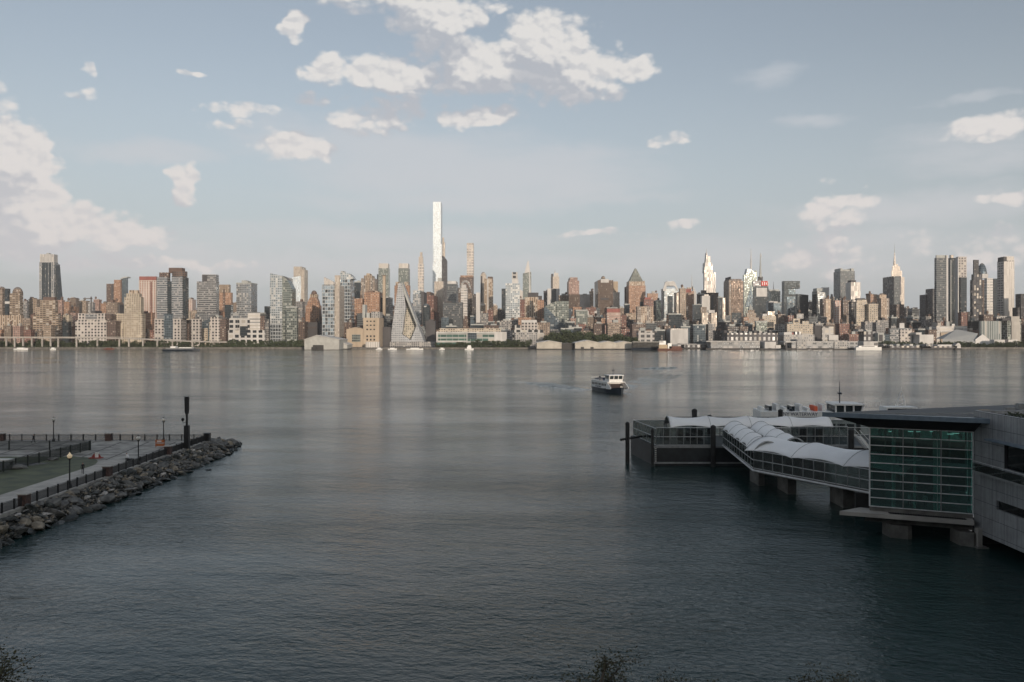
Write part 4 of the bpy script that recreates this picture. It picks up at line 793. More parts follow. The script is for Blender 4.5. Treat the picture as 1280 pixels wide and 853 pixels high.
gp = B('pier_office_building', 'building', 545.5, 633, 415.5, 1250, 'greenpier', 'long low white framed building with green glass bands on the central shore', top=False, t=40,
  parts=[('box', 'upper_storey', 549, 626, 410.8, 415.5, 'cream', 6), ('box', 'white_end', 618, 633.3, 415.3, 427, 'blankw', -.6), ('box', 'white_frame', 545.3, 547.6, 415.3, 427.5, 'blankw', -.8), ('box', 'white_frame', 583, 584.4, 415.3, 430, 'blankw', -.8), ('box', 'white_frame', 545.3, 633.3, 415, 416.3, 'blankw', -1),
         ('box', 'white_frame', 547.6, 584, 426, 427.5, 'blankw', -.9), ('box', 'teal_panel', 584.5, 596, 416.5, 424, 'bglass', -.5), ('box', 'roof_plant', 586, 596, 409.5, 411, 'blankd', 8)])
B('apartment_building', 'building', 641, 679, 412.5, 1270, 'wgridb', 'grey and white blocky complex with dark windows on the central shore', top=False, t=30,
  parts=[('box', 'white_block', 643.5, 651, 406.5, 412.5, 'wgridb', 2), ('box', 'white_block', 652, 672, 403.5, 412.5, 'wgrid', 4), ('box', 'white_roof', 652, 671, 400.2, 403.5, 'blankw', 6), ('box', 'grey_wing', 643.5, 672, 415.5, None, 'greyL', -6), ('box', 'grey_end', 671.5, 680.5, 417, None, 'blank', -5)])
B('warehouse', 'building', 833, 860, 412.5, 1300, 'blankw', 'blank white warehouse with a pale crown line right of centre', top=False, t=34, parts=[('box', 'crown_line', 838.5, 860, 410.8, 412.5, 'whitev', 2)])
B('office_building', 'building', 795.5, 818, 414.5, 1290, 'wgridb', 'white block with square dark windows below the tan striped slab', t=20)
B('office_building', 'building', 816, 831, 413.5, 1310, 'dglass', 'low dark glass block left of the blank white warehouse', t=20)
B('apartment_building', 'building', 983, 1016.5, 405, 1330, 'cream', 'cream sandstone block with stepped roof line on right shore', top=False, xc=984, parts=[('box', 'stepped_top', 991.5, 1000, 398.5, 405, 'cream', 1), ('box', 'stepped_top', 1003, 1011, 401.5, 405, 'cream', 2), ('box', 'dark_roof_window', 993.5, 998, 400.5, 403, 'blankd', .4), ('box', 'domed_house', 996, 1004.5, 392.5, 398.5, 'greyL', 14)])
B('apartment_building', 'building', 1017, 1043, 407, 1340, 'blankd', 'black walled block with white front part on right shore', top=False, xc=1018, parts=[('box', 'white_front', 1027.5, 1042, 408.5, None, 'wgridb', -2), ('box', 'white_step', 1036, 1048, 419, None, 'blankw', -5)])
B('apartment_building', 'building', 951, 970, 395, 1420, 'cream', 'cream stepped block with white top left of the dark notched tower', top=False, xc=953, parts=[('box', 'upper_step', 959.5, 968, 389.5, 395, 'stain', 1), ('box', 'white_step', 953.5, 959, 392.5, 395, 'blankw', .6)])
B('apartment_building', 'building', 943.5, 959, 402.5, 1360, 'grn', 'pale green block with arched windows on right shore', xc=945)
B('apartment_building', 'building', 926.5, 936, 396.5, 1450, 'orange', 'small orange tan block left of the stepped stone tower', top=True)
B('apartment_tower', 'tower', 929.5, 948.5, 397, 1500, 'tan', 'stepped stone tower tapering to a small grey blue peak on the right', xc=931, top=False,
  parts=[('box', 'step', 933.5, 945, 391.5, 397, 'tan', 1), ('box', 'upper_step', 935, 943, 387.5, 391.5, 'tan2', 3), ('pyr', 'grey_peak', 936, 941.5, 380.5, 387.5, 'blankg', .1)])
B('apartment_building', 'building', 911, 921, 409, 1400, 'orange', 'small rusty orange house row above the long grey pier')
B('apartment_building', 'building', 923, 935, 409, 1380, 'brown', 'small brown block above the long grey pier', t=10)
B('factory', 'building', 903, 972, 416.5, 1265, 'industrial', 'long dark industrial building with many vents on right shore', top=False, t=30,
  parts=[('box', 'roof_plant', 905 + i * 6.3, 908.5 + i * 6.3, 413.2 + (i % 3) * .8, 416.5, ('blankd', 'greyL', 'blankg')[i % 3], 3 + i % 2) for i in range(10)])
B('apartment_building', 'building', 972, 1018, 418.5, 1270, 'greyL', 'low pale stepped industrial row right of the long dark factory', top=False, t=30, parts=[('box', 'white_block', 980, 990, 415.5, 418.5, 'blankw', 3), ('box', 'red_block', 989, 992, 416, 418.5, 'blankr', 5), ('box', 'dark_block', 994, 1001, 414.8, 418.5, 'industrial', 6), ('box', 'grey_block', 1002, 1014, 417, 418.5, 'blank', 4)])
B('apartment_building', 'building', 1056, 1073, 419, 1260, 'brick', 'low red brick house on right shore', top=True, t=16)
B('office_building', 'building', 1072, 1098, 414.5, 1290, 'industrial', 'dark low block with pale roof clutter below the cream pair', top=False, t=24, parts=[('box', 'pale_roof_clutter', 1073, 1079, 411.5, 414.5, 'greyL', 2), ('box', 'pale_roof_clutter', 1083, 1089, 412.5, 414.5, 'blankg', 4)])
B('office_building', 'building', 1098, 1112, 418, 1280, 'bglass', 'dark blue grey low block with square gate opening on right shore', top=False, t=20, parts=[('box', 'gate_frame', 1097.5, 1105, 416.5, 428, 'blankg', -1), ('box', 'gate_opening', 1099, 1103.5, 418.5, 427, 'blankd', -1.6)])
B('office_building', 'building', 1111, 1140, 410.5, 1290, 'gband', 'grey banded office block with brighter white right half on right shore', top=False, xc=1112.5,
  parts=[('box', 'white_half', 1125, 1139.5, 411.8, None, 'wgrid', -2), ('box', 'roof_house', 1124.5, 1130.5, 404, 411, 'blankw', 4), ('box', 'roof_house', 1114, 1120, 407.5, 410.5, 'greyL', 6)])
B('warehouse', 'building', 1140, 1167, 418.5, 1270, 'blankw', 'low bright white sheds with flat roofs on right shore', top=False, t=24, parts=[('box', 'raised_roof', 1145, 1152, 415.8, 418.5, 'blankw', 3)])
B('parking_deck', 'building', 1161.5, 1209, 407.5, 1380, 'whiteh', 'low tan and cream banded deck at foot of the tallest right towers', top=False, t=24, parts=[('box', 'roof_house', 1172, 1176.5, 403.5, 407.5, 'blank', 3), ('box', 'roof_house', 1183, 1187, 402, 407.5, 'blankg', 3), ('box', 'white_house', 1190, 1193.5, 405, 407.5, 'blankw', 2), ('box', 'lower_storeys', 1176, 1196, 416, None, 'blanktan', -2)])
B('office_building', 'building', 1223.5, 1252, 401.5, 1330, 'metalv', 'long grey metal clad block with vertical dark stripes at far right', top=False, xc=1226, parts=[('box', 'roof_house', 1246, 1260, 395, 401.5, 'greyL', 4)])
B('office_building', 'building', 1250, 1276.5, 399.5, 1325, 'grn', 'green glass low block with pale blank tower end at far right', top=False, t=24, parts=[('box', 'pale_end', 1264.5, 1275.5, 402.5, None, 'blank', -1.5), ('box', 'pale_cap', 1264, 1274.5, 395.6, 402.5, 'blank', -1.8), ('box', 'dark_recess', 1253, 1263, 398, 401, 'blankd', -1)])

# gabled tent hall at the right
th = empty('tent_hall', (wx(1207, 1290), 1290, GZ), 'big grey gabled tent hall with white gable end at far right', 'tent')
d = 1260
m_ = MB(); A = (wx(1178, d), d); Bq = (wx(1219, d), d); Cq = (wx(1237, d), d + 2)
r0, r1 = (wx(1193, d), d + 30), (wx(1228, d), d + 12)
zb, ze, zt = GZ, wz(424, d), wz(411.8, d)
m_.add([(A[0], A[1], zb), (Bq[0], Bq[1], zb), (Bq[0], Bq[1], ze - 4), (A[0], A[1], ze), (wx(1205, d), d + 22, zt), (r1[0], r1[1], wz(417, d)), (A[0] + 20, d + 60, ze), (Cq[0] + 10, d + 50, ze)],
       [(0, 1, 2, 3), (3, 2, 5, 4), (3, 4, 6), (4, 5, 7, 6)])
m_.build('grey_roof', mat('tent_grey', (.27, .29, .30)), th)
m_ = MB(); m_.prism_y([(Bq[0], zb), (Cq[0], zb), (Cq[0], wz(425, d)), (wx(1228, d), wz(418, d)), (Bq[0], wz(424.5, d))], d - .8, d + 1)
m_.build('white_gable', mat('tent_white', (.58, .58, .57)), th)

# highway viaduct on the left shore
vd = empty('highway_viaduct', (wx(80, 1222), 1222, GZ), 'long pale concrete highway viaduct on columns along the far left shore', 'viaduct')
conc = mat('concrete_pale', (.34, .325, .30), nscale=.2)
d = 1222
m_ = MB()
pts = [(-20, 421.5), (60, 421.6), (120, 421.8), (165, 422.6), (200, 424.5), (240, 426.3), (286, 427.3)]
for (a, ya), (c, yc) in zip(pts, pts[1:]):
    za, zc = wz(ya, d), wz(yc, d); X0, X1 = wx(a, d), wx(c, d)
    m_.add([(X0, d, za - 1.7), (X1, d, zc - 1.7), (X1, d + 14, zc - 1.7), (X0, d + 14, za - 1.7), (X0, d, za), (X1, d, zc), (X1, d + 14, zc), (X0, d + 14, za)], [(0, 3, 2, 1), (4, 5, 6, 7), (0, 1, 5, 4), (2, 3, 7, 6), (0, 4, 7, 3), (1, 2, 6, 5)])
m_.build('deck', conc, vd)
m_ = MB(); m_.box(wx(-20, d), wx(160, d), d - .3, d, wz(421, d), wz(421.4, d)); m_.build('guard_rail', conc, vd)
for x in (-5, 7, 17.5, 28, 39, 52, 62.5, 72, 95, 121, 148.5, 160.5, 178, 196, 215, 240):
    yt = 423 if x < 150 else 423 + (x - 150) / 30
    MB().box(wx(x - .9, d), wx(x + .9, d), d + 1, d + 3, -1, wz(yt, d)).build('column', conc, vd)
# shore edge walls and low jetties
quay_m = mat('quay_stone', (.13, .125, .115), nscale=.3, var=.35)
def quay(x0, x1, d, y, label, m=quay_m, nm='quay_wall'):
    o = MB().box(wx(x0, d), wx(x1, d), d, 1216, -2, wz(y, d)).build(nm, m, origin_at=(wx((x0 + x1) / 2, d), d, 0)); tag(o, label, 'quay'); return o
quay(-30, 380, 1205, 434.3, 'low stone quay wall along the far left shore')
quay(432, 690, 1207, 434.6, 'low dark quay wall below the pyramid and the green pier building')
quay(850, 985, 1209, 434.3, 'low dark quay behind the tan and red barge')
quay(1095, 1310, 1200, 434.4, 'dark rubble quay edge along the far right shore')

# pier sheds
ps_m = mat('shed_panel', (.38, .39, .375), nscale=.15, var=.1); ps_roof = mat('shed_roof', (.50, .50, .485), nscale=.15, var=.06); drk = mat('dark_timber', (.035, .035, .035), nscale=.3)
def shed(name, label, x0, x1, d, yb, ye, yr, ln, mw=ps_m, mr=ps_roof, ridge=None, door=None):
    X0, X1 = wx(x0, d), wx(x1, d); r = empty(name, ((X0 + X1) / 2, d + ln / 2, 0), label, 'pier shed')
    MB().box(X0 - 1, X1 + 1, d - 1.2, d + ln, -1.5, wz(yb, d)).build('pile_deck', drk, r)
    ze, zr = wz(ye, d), wz(yr, d); xm = X0 + (X1 - X0) * (ridge or .5)
    MB().prism_y([(X0, wz(yb, d)), (X1, wz(yb, d)), (X1, ze), (xm, zr - .3), (X0, ze)], d, d + ln - 1).build('wall', mw, r)
    MB().prism_y([(X0 - .8, ze), (xm, zr), (X1 + .8, ze), (X1 + .8, ze + .5), (xm, zr + .6), (X0 - .8, ze + .5)], d - .8, d + ln).build('roof', mr, r)
    for a, c, yt in (door or []):
        MB().box(wx(a, d), wx(c, d), d - .3, d + .5, wz(yb, d), wz(yt, d)).build('door', drk, r)
    return r
s_ = shed('pier_shed', 'grey gabled pier shed with dark loading opening jutting into the river', 380.5, 424, 1150, 437.2, 425, 419.5, 60, door=[(391, 404.5, 431.5)], ridge=.36)
MB().box(wx(389.5, 1148), wx(395, 1148), 1146.8, 1149.7, .2, wz(434, 1148)).build('loading_platform', drk, s_)
shed('pier_shed', 'small white roofed shed attached right of the grey gabled pier shed', 424.5, 434, 1180, 436, 431.5, 429, 40)
cream_m = mat('shed_cream', (.42, .40, .35), nscale=.15, var=.12)
for k, (a, c, yr, lab) in enumerate(((671, 702, 426.4, 'cream pier shed with shallow roof, left of the dark pier opening'), (719, 750, 425.8, 'cream pier shed with arched roof and two dark doors beside the dark pier opening'), (750, 770, 427, 'plain cream pier shed between the arched shed and the last cream shed'), (770, 789.5, 427, 'last cream pier shed before the long dark barge'))):
    shed('pier_shed', lab, a, c, 1170 if k != 1 else 1160, 436, 429, yr, 50, cream_m, ps_roof, door=[(726, 730, 434), (738, 742, 434)] if k == 1 else None)
shed('pier_shed', 'low dark pier opening between two cream sheds', 702.5, 718.5, 1172, 436.5, 430.5, 429.5, 40, drk, mat('shed_dark_roof', (.09, .09, .09)))
def block_pier(name, cat, label, x0, x1, d, yt, st, parts=(), ln=26):
    r = B(name, cat, x0, x1, yt, d, st, label, t=ln, top=False, parts=parts)
    MB().box(wx(x0 - .6, d), wx(x1 + .6, d), d - 1.5, d + ln, -1.5, 1.9).build('pile_deck', drk, r)
    return r
STY['pierlong'] = dict(Wall=(.33, .34, .345), Bay=7.5, Floor=5.2, W=.7, H=.55, Glass=(.07, .08, .09), BlindProb=.3, Blind=(.3, .3, .3))
block_pier('pier_building', 'building', 'long grey two storey pier building with dark windows, right of centre', 883, 950, 1165, 427, 'pierlong', [('box', 'roof_band', 883, 950, 426.4, 427.4, 'blankw', -1)])
block_pier('pier_building', 'building', 'bright white box building at the end of the long grey pier', 949, 970, 1155, 427.5, 'blankw', [('box', 'low_end', 969.5, 976, 431.5, None, 'blankw', -1), ('box', 'dark_door', 961, 964.5, 435.3, 438, 'blankd', -1.3)])
block_pier('pier_building', 'building', 'long pier terminal with dark windows and pale cluttered roof on the right', 982, 1072, 1170, 427.8, 'pierlong', [('box', 'roof_band', 982, 1072, 427, 428.2, 'blankw', -1), ('box', 'white_stair', 996, 1008, 424.5, 436, 'greyL', -2), ('box', 'white_stair', 1043, 1060, 426, 436, 'greyL', -2), ('box', 'dark_end', 982, 984, 428.5, 436, 'blankd', -2)])
block_pier('pier_building', 'building', 'short white pier building with two dark doors beside the white moored yacht', 1070, 1097.5, 1168, 427, 'blankw', [('box', 'dark_door', 1093.5, 1094.6, 428.5, 432, 'blankd', -1), ('box', 'dark_door', 1096, 1097, 428.5, 432, 'blankd', -1)])
block_pier('pier_building', 'building', 'low dark open pier with thin white roof behind the tan and red barge', 851, 883.5, 1190, 431, 'industrial', [('box', 'white_roof', 851, 884, 430, 431, 'greyL', -1)])
block_pier('pier_building', 'building', 'low cluttered dark ferry pier with pale sheds on the far right shore', 1102, 1150, 1172, 432.5, 'industrial', [('box', 'pale_shed', 1104 + i * 8.3, 1108 + i * 8.3, 430.2 + (i % 2), 432.5, ('greyL', 'blankw', 'blankg')[i % 3], 3) for i in range(6)])
block_pier('pier_building', 'building', 'low dark pier with a long white shed, below the gabled tent hall', 1153, 1192, 1176, 433, 'industrial', [('box', 'white_shed', 1172, 1190, 431, 433, 'blankw', 2), ('box', 'white_shed', 1158, 1166, 430.5, 433, 'greyL', 4)])
block_pier('pier_building', 'building', 'small white boathouse with pointed roof on the far right shore', 1194, 1201, 1172, 432.5, 'blankw', [('poly', 'pointed_roof', [(1193.5, 432.5), (1197.5, 428.8), (1199.5, 429.5), (1201.3, 432.5)], 'blankw', -1, 10)], ln=12)
block_pier('pier_building', 'building', 'low white wall with dark gap right of the gabled tent hall', 1237, 1272, 1235, 424.8, 'blankw', [('box', 'dark_gap', 1257, 1260.5, 424, 431, 'blankd', -1)], ln=12)

# moored and moving boats on the far side
hull_dk = mat('hull_navy', (.012, .02, .032), rough=.3, var=.2); boat_w = mat('boat_white', (.72, .73, .72), rough=.4, var=.06); boat_dk = mat('boat_glass', (.03, .04, .045), rough=.1, var=.1)
rust = mat('rust_red', (.13, .055, .04), var=.4)
def hull(mb, L, Bm, zb, z1, sheer=.6, n=10, stern=.75):
    rings = []
    for i in range(n + 1):
        s = i / n; x = -L / 2 + L * s
        w = Bm / 2 * (stern + (1 - stern) * min(1, s * 3)) * (1 - max(0, (s - .62) / .38) ** 2.2)
        w = max(w, .05); zz = z1 + sheer * max(0, (s - .5) * 2) ** 2
        rings.append([(x, -w, zz), (x, -w * .82, zb), (x, w * .82, zb), (x, w, zz)])
    k = len(mb.v)
    for r in rings: mb.v += r
    for i in range(n):
        for j in range(3):
            mb.f.append([k + i * 4 + j, k + (i + 1) * 4 + j, k + (i + 1) * 4 + j + 1, k + i * 4 + j + 1]); mb.mi.append(0)
        mb.f.append([k + i * 4 + 3, k + (i + 1) * 4 + 3, k + (i + 1) * 4, k + i * 4]); mb.mi.append(0)
    mb.f.append([k, k + 1, k + 2, k + 3]); mb.mi.append(0); e = k + n * 4; mb.f.append([e + 3, e + 2, e + 1, e]); mb.mi.append(0)
    return mb
def far_boat(name, cat, label, x0, x1, d, hz, decks, hm=hull_dk, rz=0.0, flip=False):
    L = (wx(x1, d) - wx(x0, d)); r = empty(name, ((wx(x0, d) + wx(x1, d)) / 2, d, 0), label, cat, rz=math.pi if flip else 0)
    hull(MB(), L, L * .16 + 3, -.6, hz).build('hull', hm, r, local=True)
    for nm, a, c, z0, z1, m in decks:
        w = (L * .16 + 3) * .38
        MB().box(-L / 2 + a * L, -L / 2 + c * L, -w, w, z0, z1).build(nm, m, r, local=True)
    return r
far_boat('barge', 'barge', 'long dark flat boat near the far left shore', 204.5, 250, 1085, 2.2, [('deck_house', .1, .85, 2.2, 3.9, mat('boat_grey', (.16, .17, .18))), ('wheelhouse', .22, .36, 3.9, 6.0, boat_w), ('upper_rail', .45, .8, 3.9, 4.8, boat_w)])
far_boat('barge', 'barge', 'long black barge stacked with dark cargo, right of centre', 789.5, 833, 1150, 3.2, [('cargo', .02, .78, 3.2, 10.5, mat('cargo_dark', (.03, .032, .03), var=.5, nscale=.3)), ('white_strip', .02, .9, 10.5, 11.6, mat('cargo_top', (.3, .3, .28), var=.5)), ('white_box', .78, .97, 3.2, 12.5, boat_w)])
far_boat('barge', 'barge', 'tan and rust red work barge with white box beside the long black barge', 822, 853, 1125, 2.5, [('tan_house', .04, .38, 2.5, 7.6, mat('tan_paint', (.42, .33, .22))), ('white_tank', .40, .55, 2.5, 9.5, boat_w), ('red_deck_load', .45, .93, 2.5, 5.5, rust), ('grey_house', .58, .8, 5.5, 8.0, mat('boat_grey', (.16, .17, .18)))], rust)
far_boat('yacht', 'yacht', 'long white moored yacht on the far right shore', 1069, 1102, 1150, 3.6, [('deck_house', .1, .8, 3.6, 5.6, boat_w), ('window_band', .2, .7, 4.2, 5.0, boat_dk)], boat_w)
for a, c, d, lab in ((470, 478, 1170, 'small white boat moored below the tan power station'), (485, 496, 1165, 'small white boat at the left foot of the pyramid building'), (508, 529, 1160, 'long low white boat moored in front of the pyramid building'), (549, 556, 1165, 'tiny white boat left of the trees on the central shore'),
                     (581, 592, 1160, 'white two deck boat in front of the central shore trees'), (63, 70, 1175, 'tiny pale boat under the highway viaduct'), (130, 143, 1170, 'low maroon boat under the highway viaduct'), (18, 35, 1170, 'long pale workboat below the far left viaduct')):
    far_boat('boat', 'boat', lab, a, c, d, 1.4 if c - a > 9 else 1.0, [('cabin', .25, .75, 1.0, 4.2 if a == 581 else 2.7, boat_w if a != 130 else rust)] + ([('upper_cabin', .35, .7, 4.2, 6.2, boat_w)] if a == 581 else []), boat_w if a != 130 else rust)
# marina clutter at foot of power station
gl = B('glass_shelter', 'shelter', 457, 475, 427.5, 1225, 'whitev', 'pale glass fronted waterside pavilion at the foot of the power station', t=10, top=False)
# tower crane at far left
cr = empty('tower_crane', (wx(113.5, 1700), 1700, GZ), 'thin tower crane over the far left roofs', 'crane')
cm = mat('crane_steel', (.12, .12, .12))
MB().box(wx(113, 1700), wx(114.3, 1700), 1700, 1702, GZ, wz(371, 1700)).build('mast', cm, cr)
MB().box(wx(104, 1700), wx(115, 1700), 1700, 1702, wz(374, 1700), wz(372.8, 1700)).build('jib', cm, cr)
# signage on the dark blue tower: red board with pale strokes
sg = empty('roof_sign', (wx(955.5, 2096), 2096, wz(358, 2096)), 'red square roof sign with pale strokes on the dark blue mast tower', 'sign')
d = 2096.5
MB().box(wx(951.5, d), wx(959.6, d), d, d + 1.2, wz(357.6, d), wz(351.6, d)).build('red_board', mat('sign_red', (.5, .06, .06), var=.05), sg)
for x, a, c in ((953, 353, 356.4), (955.6, 352.6, 356.8), (957.8, 353.4, 356)):
    MB().box(wx(x - .35, d), wx(x + .35, d), d - .5, d, wz(c, d), wz(a, d)).build('letter_stroke', boat_w, sg)

# ------------------------------------------------------------------ trees on the far shore
leaf_far = mat('far_foliage', (.045, .06, .028), rough=.8, var=.5, nscale=.25, col2=(.018, .03, .014))
bark = mat('bark', (.06, .045, .03))
def far_tree_mesh(seed):
    r = random.Random(seed); mb = MB(); cl = []
    for i in range(9): cl.append((r.uniform(-3.2, 3.2), r.uniform(-3, 3), r.uniform(5, 11.5), r.uniform(1.6, 2.8)))
    for cx, cy, cz, rr in cl:
        for j in range(46):
            v = Vector((r.gauss(0, 1), r.gauss(0, 1), r.gauss(0, .8))).normalized() * rr * r.uniform(.6, 1.08)
            p = Vector((cx, cy, cz)) + v; a = Vector((r.gauss(0, 1), r.gauss(0, 1), r.gauss(0, 1))).normalized() * r.uniform(.45, .8); b = a.cross(Vector((r.gauss(0, 1), r.gauss(0, 1), r.gauss(0, 1))).normalized()) * .9
            mb.add([p - a, p + b, p + a, p - b], [(0, 1, 2, 3)])
    return mb
tprotos = []
def far_tree(x, d, sc, label, group, k):
    X = wx(x, d)
    if len(tprotos) < 4:
        r = empty('shore_tree', (0, 0, 0), label, 'tree', group)
        far_tree_mesh(50 + len(tprotos)).build('crown', leaf_far, r, local=True, fix=False)
        MB().tube([(0, 0, 0), (.1, 0, 4), (.3, .2, 8)], [.35, .25, .1]).build('trunk', bark, r, local=True)
        tprotos.append(r)
    else: r = copy_tree(tprotos[k % 4])
    r.location = (X, d, GZ if d > 1212 else 1.0); r.scale = (sc * 1.0, sc, sc); r.rotation_euler = (0, 0, k * 1.7)
    tag(r, label, 'tree', group)
rt = random.Random(77); k = 0
for x0, x1, n, sc, d0, d1, lab, gr in (
    (-8, 200, 44, .74, 1226, 1240, 'dark green tree in the row under and behind the highway viaduct', 'trees under the viaduct'),
    (196, 285, 20, .75, 1218, 1232, 'small dark tree on the shore below the two white gridded podiums', 'trees below the white podiums'),
    (285, 380, 26, .82, 1216, 1236, 'dark green shore tree left of the grey gabled pier shed', 'trees left of the gabled pier shed'),
    (545, 580, 9, .62, 1216, 1228, 'dark shore tree below the left half of the green glass pier building', 'trees below green pier building, left'),
    (590, 662, 24, .86, 1216, 1236, 'dark shore tree right of the white two deck boat', 'trees below green pier building, right'),
    (684, 724, 16, 1.9, 1226, 1250, 'tall dark tree in the dense grove at foot of the slanted green building', 'grove below the slanted building'),
    (722, 776, 22, 1.55, 1226, 1250, 'dark tree in the grove behind the cream pier sheds', 'grove behind the cream sheds'),
    (776, 796, 7, 1.2, 1230, 1250, 'dark tree behind the long black barge', 'trees behind the black barge'),
    (1095, 1180, 20, .55, 1216, 1240, 'low dark tree behind the ferry pier on far right shore', 'trees behind the right ferry pier'),
    (1178, 1290, 30, .66, 1206, 1225, 'dark shore tree in front of the gabled tent hall and the far right blocks', 'trees on the far right shore')):
    for i in range(n):
        x = x0 + (x1 - x0) * (i + rt.uniform(.1, .9)) / n
        far_tree(x, rt.uniform(d0, d1), sc * rt.uniform(.8, 1.15), lab, gr, k); k += 1

# ------------------------------------------------------------------ low and middle blocks that close the gaps between the named ones
COLN = {'gdark': 'dark grey banded', 'tan': 'tan', 'tan2': 'brownish tan', 'cream': 'cream', 'orange': 'orange tan', 'brown': 'dark brown', 'brick': 'red brick', 'pink': 'pinkish', 'grey': 'grey', 'greyL': 'pale grey', 'darkb': 'near black', 'dglass': 'dark glass', 'bglass': 'blue grey glass', 'stain': 'beige ribbed', 'grn': 'grey green glass', 'white': 'white'}
MARK = [(0, 'behind the arched tan tower'), (45, 'behind the beige stepped block'), (92, 'behind the long white gridded building'), (145, 'behind the broad cream tower'), (192, 'behind the twin brown crowned towers'), (240, 'behind the notched grey tower'), (290, 'behind the flat topped grey tower'), (330, 'behind the faceted glass tower'), (378, 'near the domed red brown tower'),
        (402, 'behind the spiked white glass tower'), (445, 'behind the tan power station'), (485, 'behind the pyramid building'), (533, 'behind the left end of the green pier building'), (575, 'behind the middle of the green pier building'), (610, 'behind the right end of the green pier building'), (640, 'behind the grey and white complex'), (682, 'behind the slanted green building'), (718, 'behind the maroon centred block'), (757, 'behind the pink striped block'), (790, 'behind the tan striped slab'), (825, 'behind the blank white warehouse'),
        (862, 'around the slim cream pair'), (900, 'below the bronze brown tower'), (935, 'below the red roof sign tower'), (975, 'behind the cream sandstone block'), (1015, 'behind the black walled block'), (1055, 'behind the low red brick house'), (1100, 'behind the grey banded office block'), (1145, 'behind the low bright white sheds'), (1180, 'behind the gabled tent hall'), (1225, 'behind the grey metal clad block'), (1262, 'at the far right edge')]
used = set(); rf = random.Random(9)
def filler(x0, x1, y, d, pool):
    mk = [m for a, m in MARK if a <= max(0, (x0 + x1) / 2)][-1]
    w = x1 - x0; sz = 'narrow' if w < 7 else ('broad' if w > 12 else 'squarish')
    row = 'low' if y > 404 else 'mid height'
    for st in rf.sample(pool, len(pool)):
        lab = '%s %s %s building %s' % (sz, row, COLN[st], mk)
        if lab not in used: break
    else: return
    used.add(lab); B('city_building', 'building', x0, x1, y, d, st, lab, t=rf.uniform(14, 30), top=True)
L_ = ['tan', 'tan2', 'orange', 'pink', 'cream', 'brick']; M_ = ['tan2', 'brick', 'brown', 'grey', 'gdark', 'orange', 'bglass', 'dglass', 'darkb']; R_ = ['darkb', 'brown', 'tan2', 'grey', 'bglass', 'brick', 'dglass', 'gdark']
for row, (dy0, dy1, D0, D1) in enumerate(((379, 396, 1700, 2100), (392, 404, 1430, 1600), (403, 415, 1340, 1420))):
    x = -50
    while x < 1325:
        w = rf.uniform(10, 20); pool = L_ if x < 290 else (M_ if x < 880 else R_)
        cor = 8 if (x > 860 or 320 < x < 480) and row == 0 else 0
        filler(x, x + w, rf.uniform(dy0, dy1) + cor, rf.uniform(D0, D1), pool); x += w * rf.uniform(.8, 1.1)

# scrub along the water edge, one mass
def scrub(name, spans):
    mb = MB(); r = random.Random(41)
    for x0, x1, d0, d1, h, n in spans:
        for i in range(n):
            d = r.uniform(d0, d1); x = wx(r.uniform(x0, x1), d); z = GZ - .4 + h * r.random() ** 1.3 * (1 + .35 * math.sin(x * .07) + .25 * math.sin(x * .23))
            c = Vector((x, d, z)); a = Vector((r.gauss(0, 1), r.gauss(0, 1), r.gauss(0, 1))).normalized() * r.uniform(.7, 1.3); b = a.cross(Vector((r.gauss(0, 1), r.gauss(0, 1), r.gauss(0, 1))).normalized())
            mb.add([c - a, c + b, c + a, c - b], [(0, 1, 2, 3)])
    o = mb.build(name, leaf_far, fix=False); tag(o, kind='stuff'); return o
scrub('shore_scrub', [(-15, 200, 1237, 1245, 8.0, 9000), (-15, 290, 1208, 1214, 2.2, 1500), (285, 380, 1216, 1234, 6.0, 3500), (545, 662, 1216, 1236, 5.5, 4200), (684, 790, 1226, 1250, 15, 6500), (1095, 1290, 1214, 1240, 6.5, 7000), (851, 985, 1212, 1222, 3.5, 2500), (200, 290, 1226, 1240, 4, 1500)])
# ------------------------------------------------------------------ ferry on the river
def text_mesh(name, body, size, m, parent, loc, rot, depth=.02):
    c = bpy.data.curves.new(name, 'FONT'); c.body = body; c.size = size; c.extrude = depth; c.align_x = 'CENTER'; c.align_y = 'CENTER'
    t = bpy.data.objects.new(name + '_src', c); COL.objects.link(t)
    dg = bpy.context.evaluated_depsgraph_get(); me = bpy.data.meshes.new_from_object(t.evaluated_get(dg)); me.name = name
    bpy.data.objects.remove(t); bpy.data.curves.remove(c)
    me.materials.clear(); me.materials.append(m)
    o = bpy.data.objects.new(name, me); COL.objects.link(o); o.parent = parent; o.location = loc; o.rotation_euler = rot
    return o
boat_trim = mat('boat_blue', (.02, .035, .08), rough=.4)
skin = mat('skin', (.35, .2, .14)); dkcloth = mat('dark_cloth', (.02, .02, .025)); whcloth = mat('white_cloth', (.7, .7, .7))

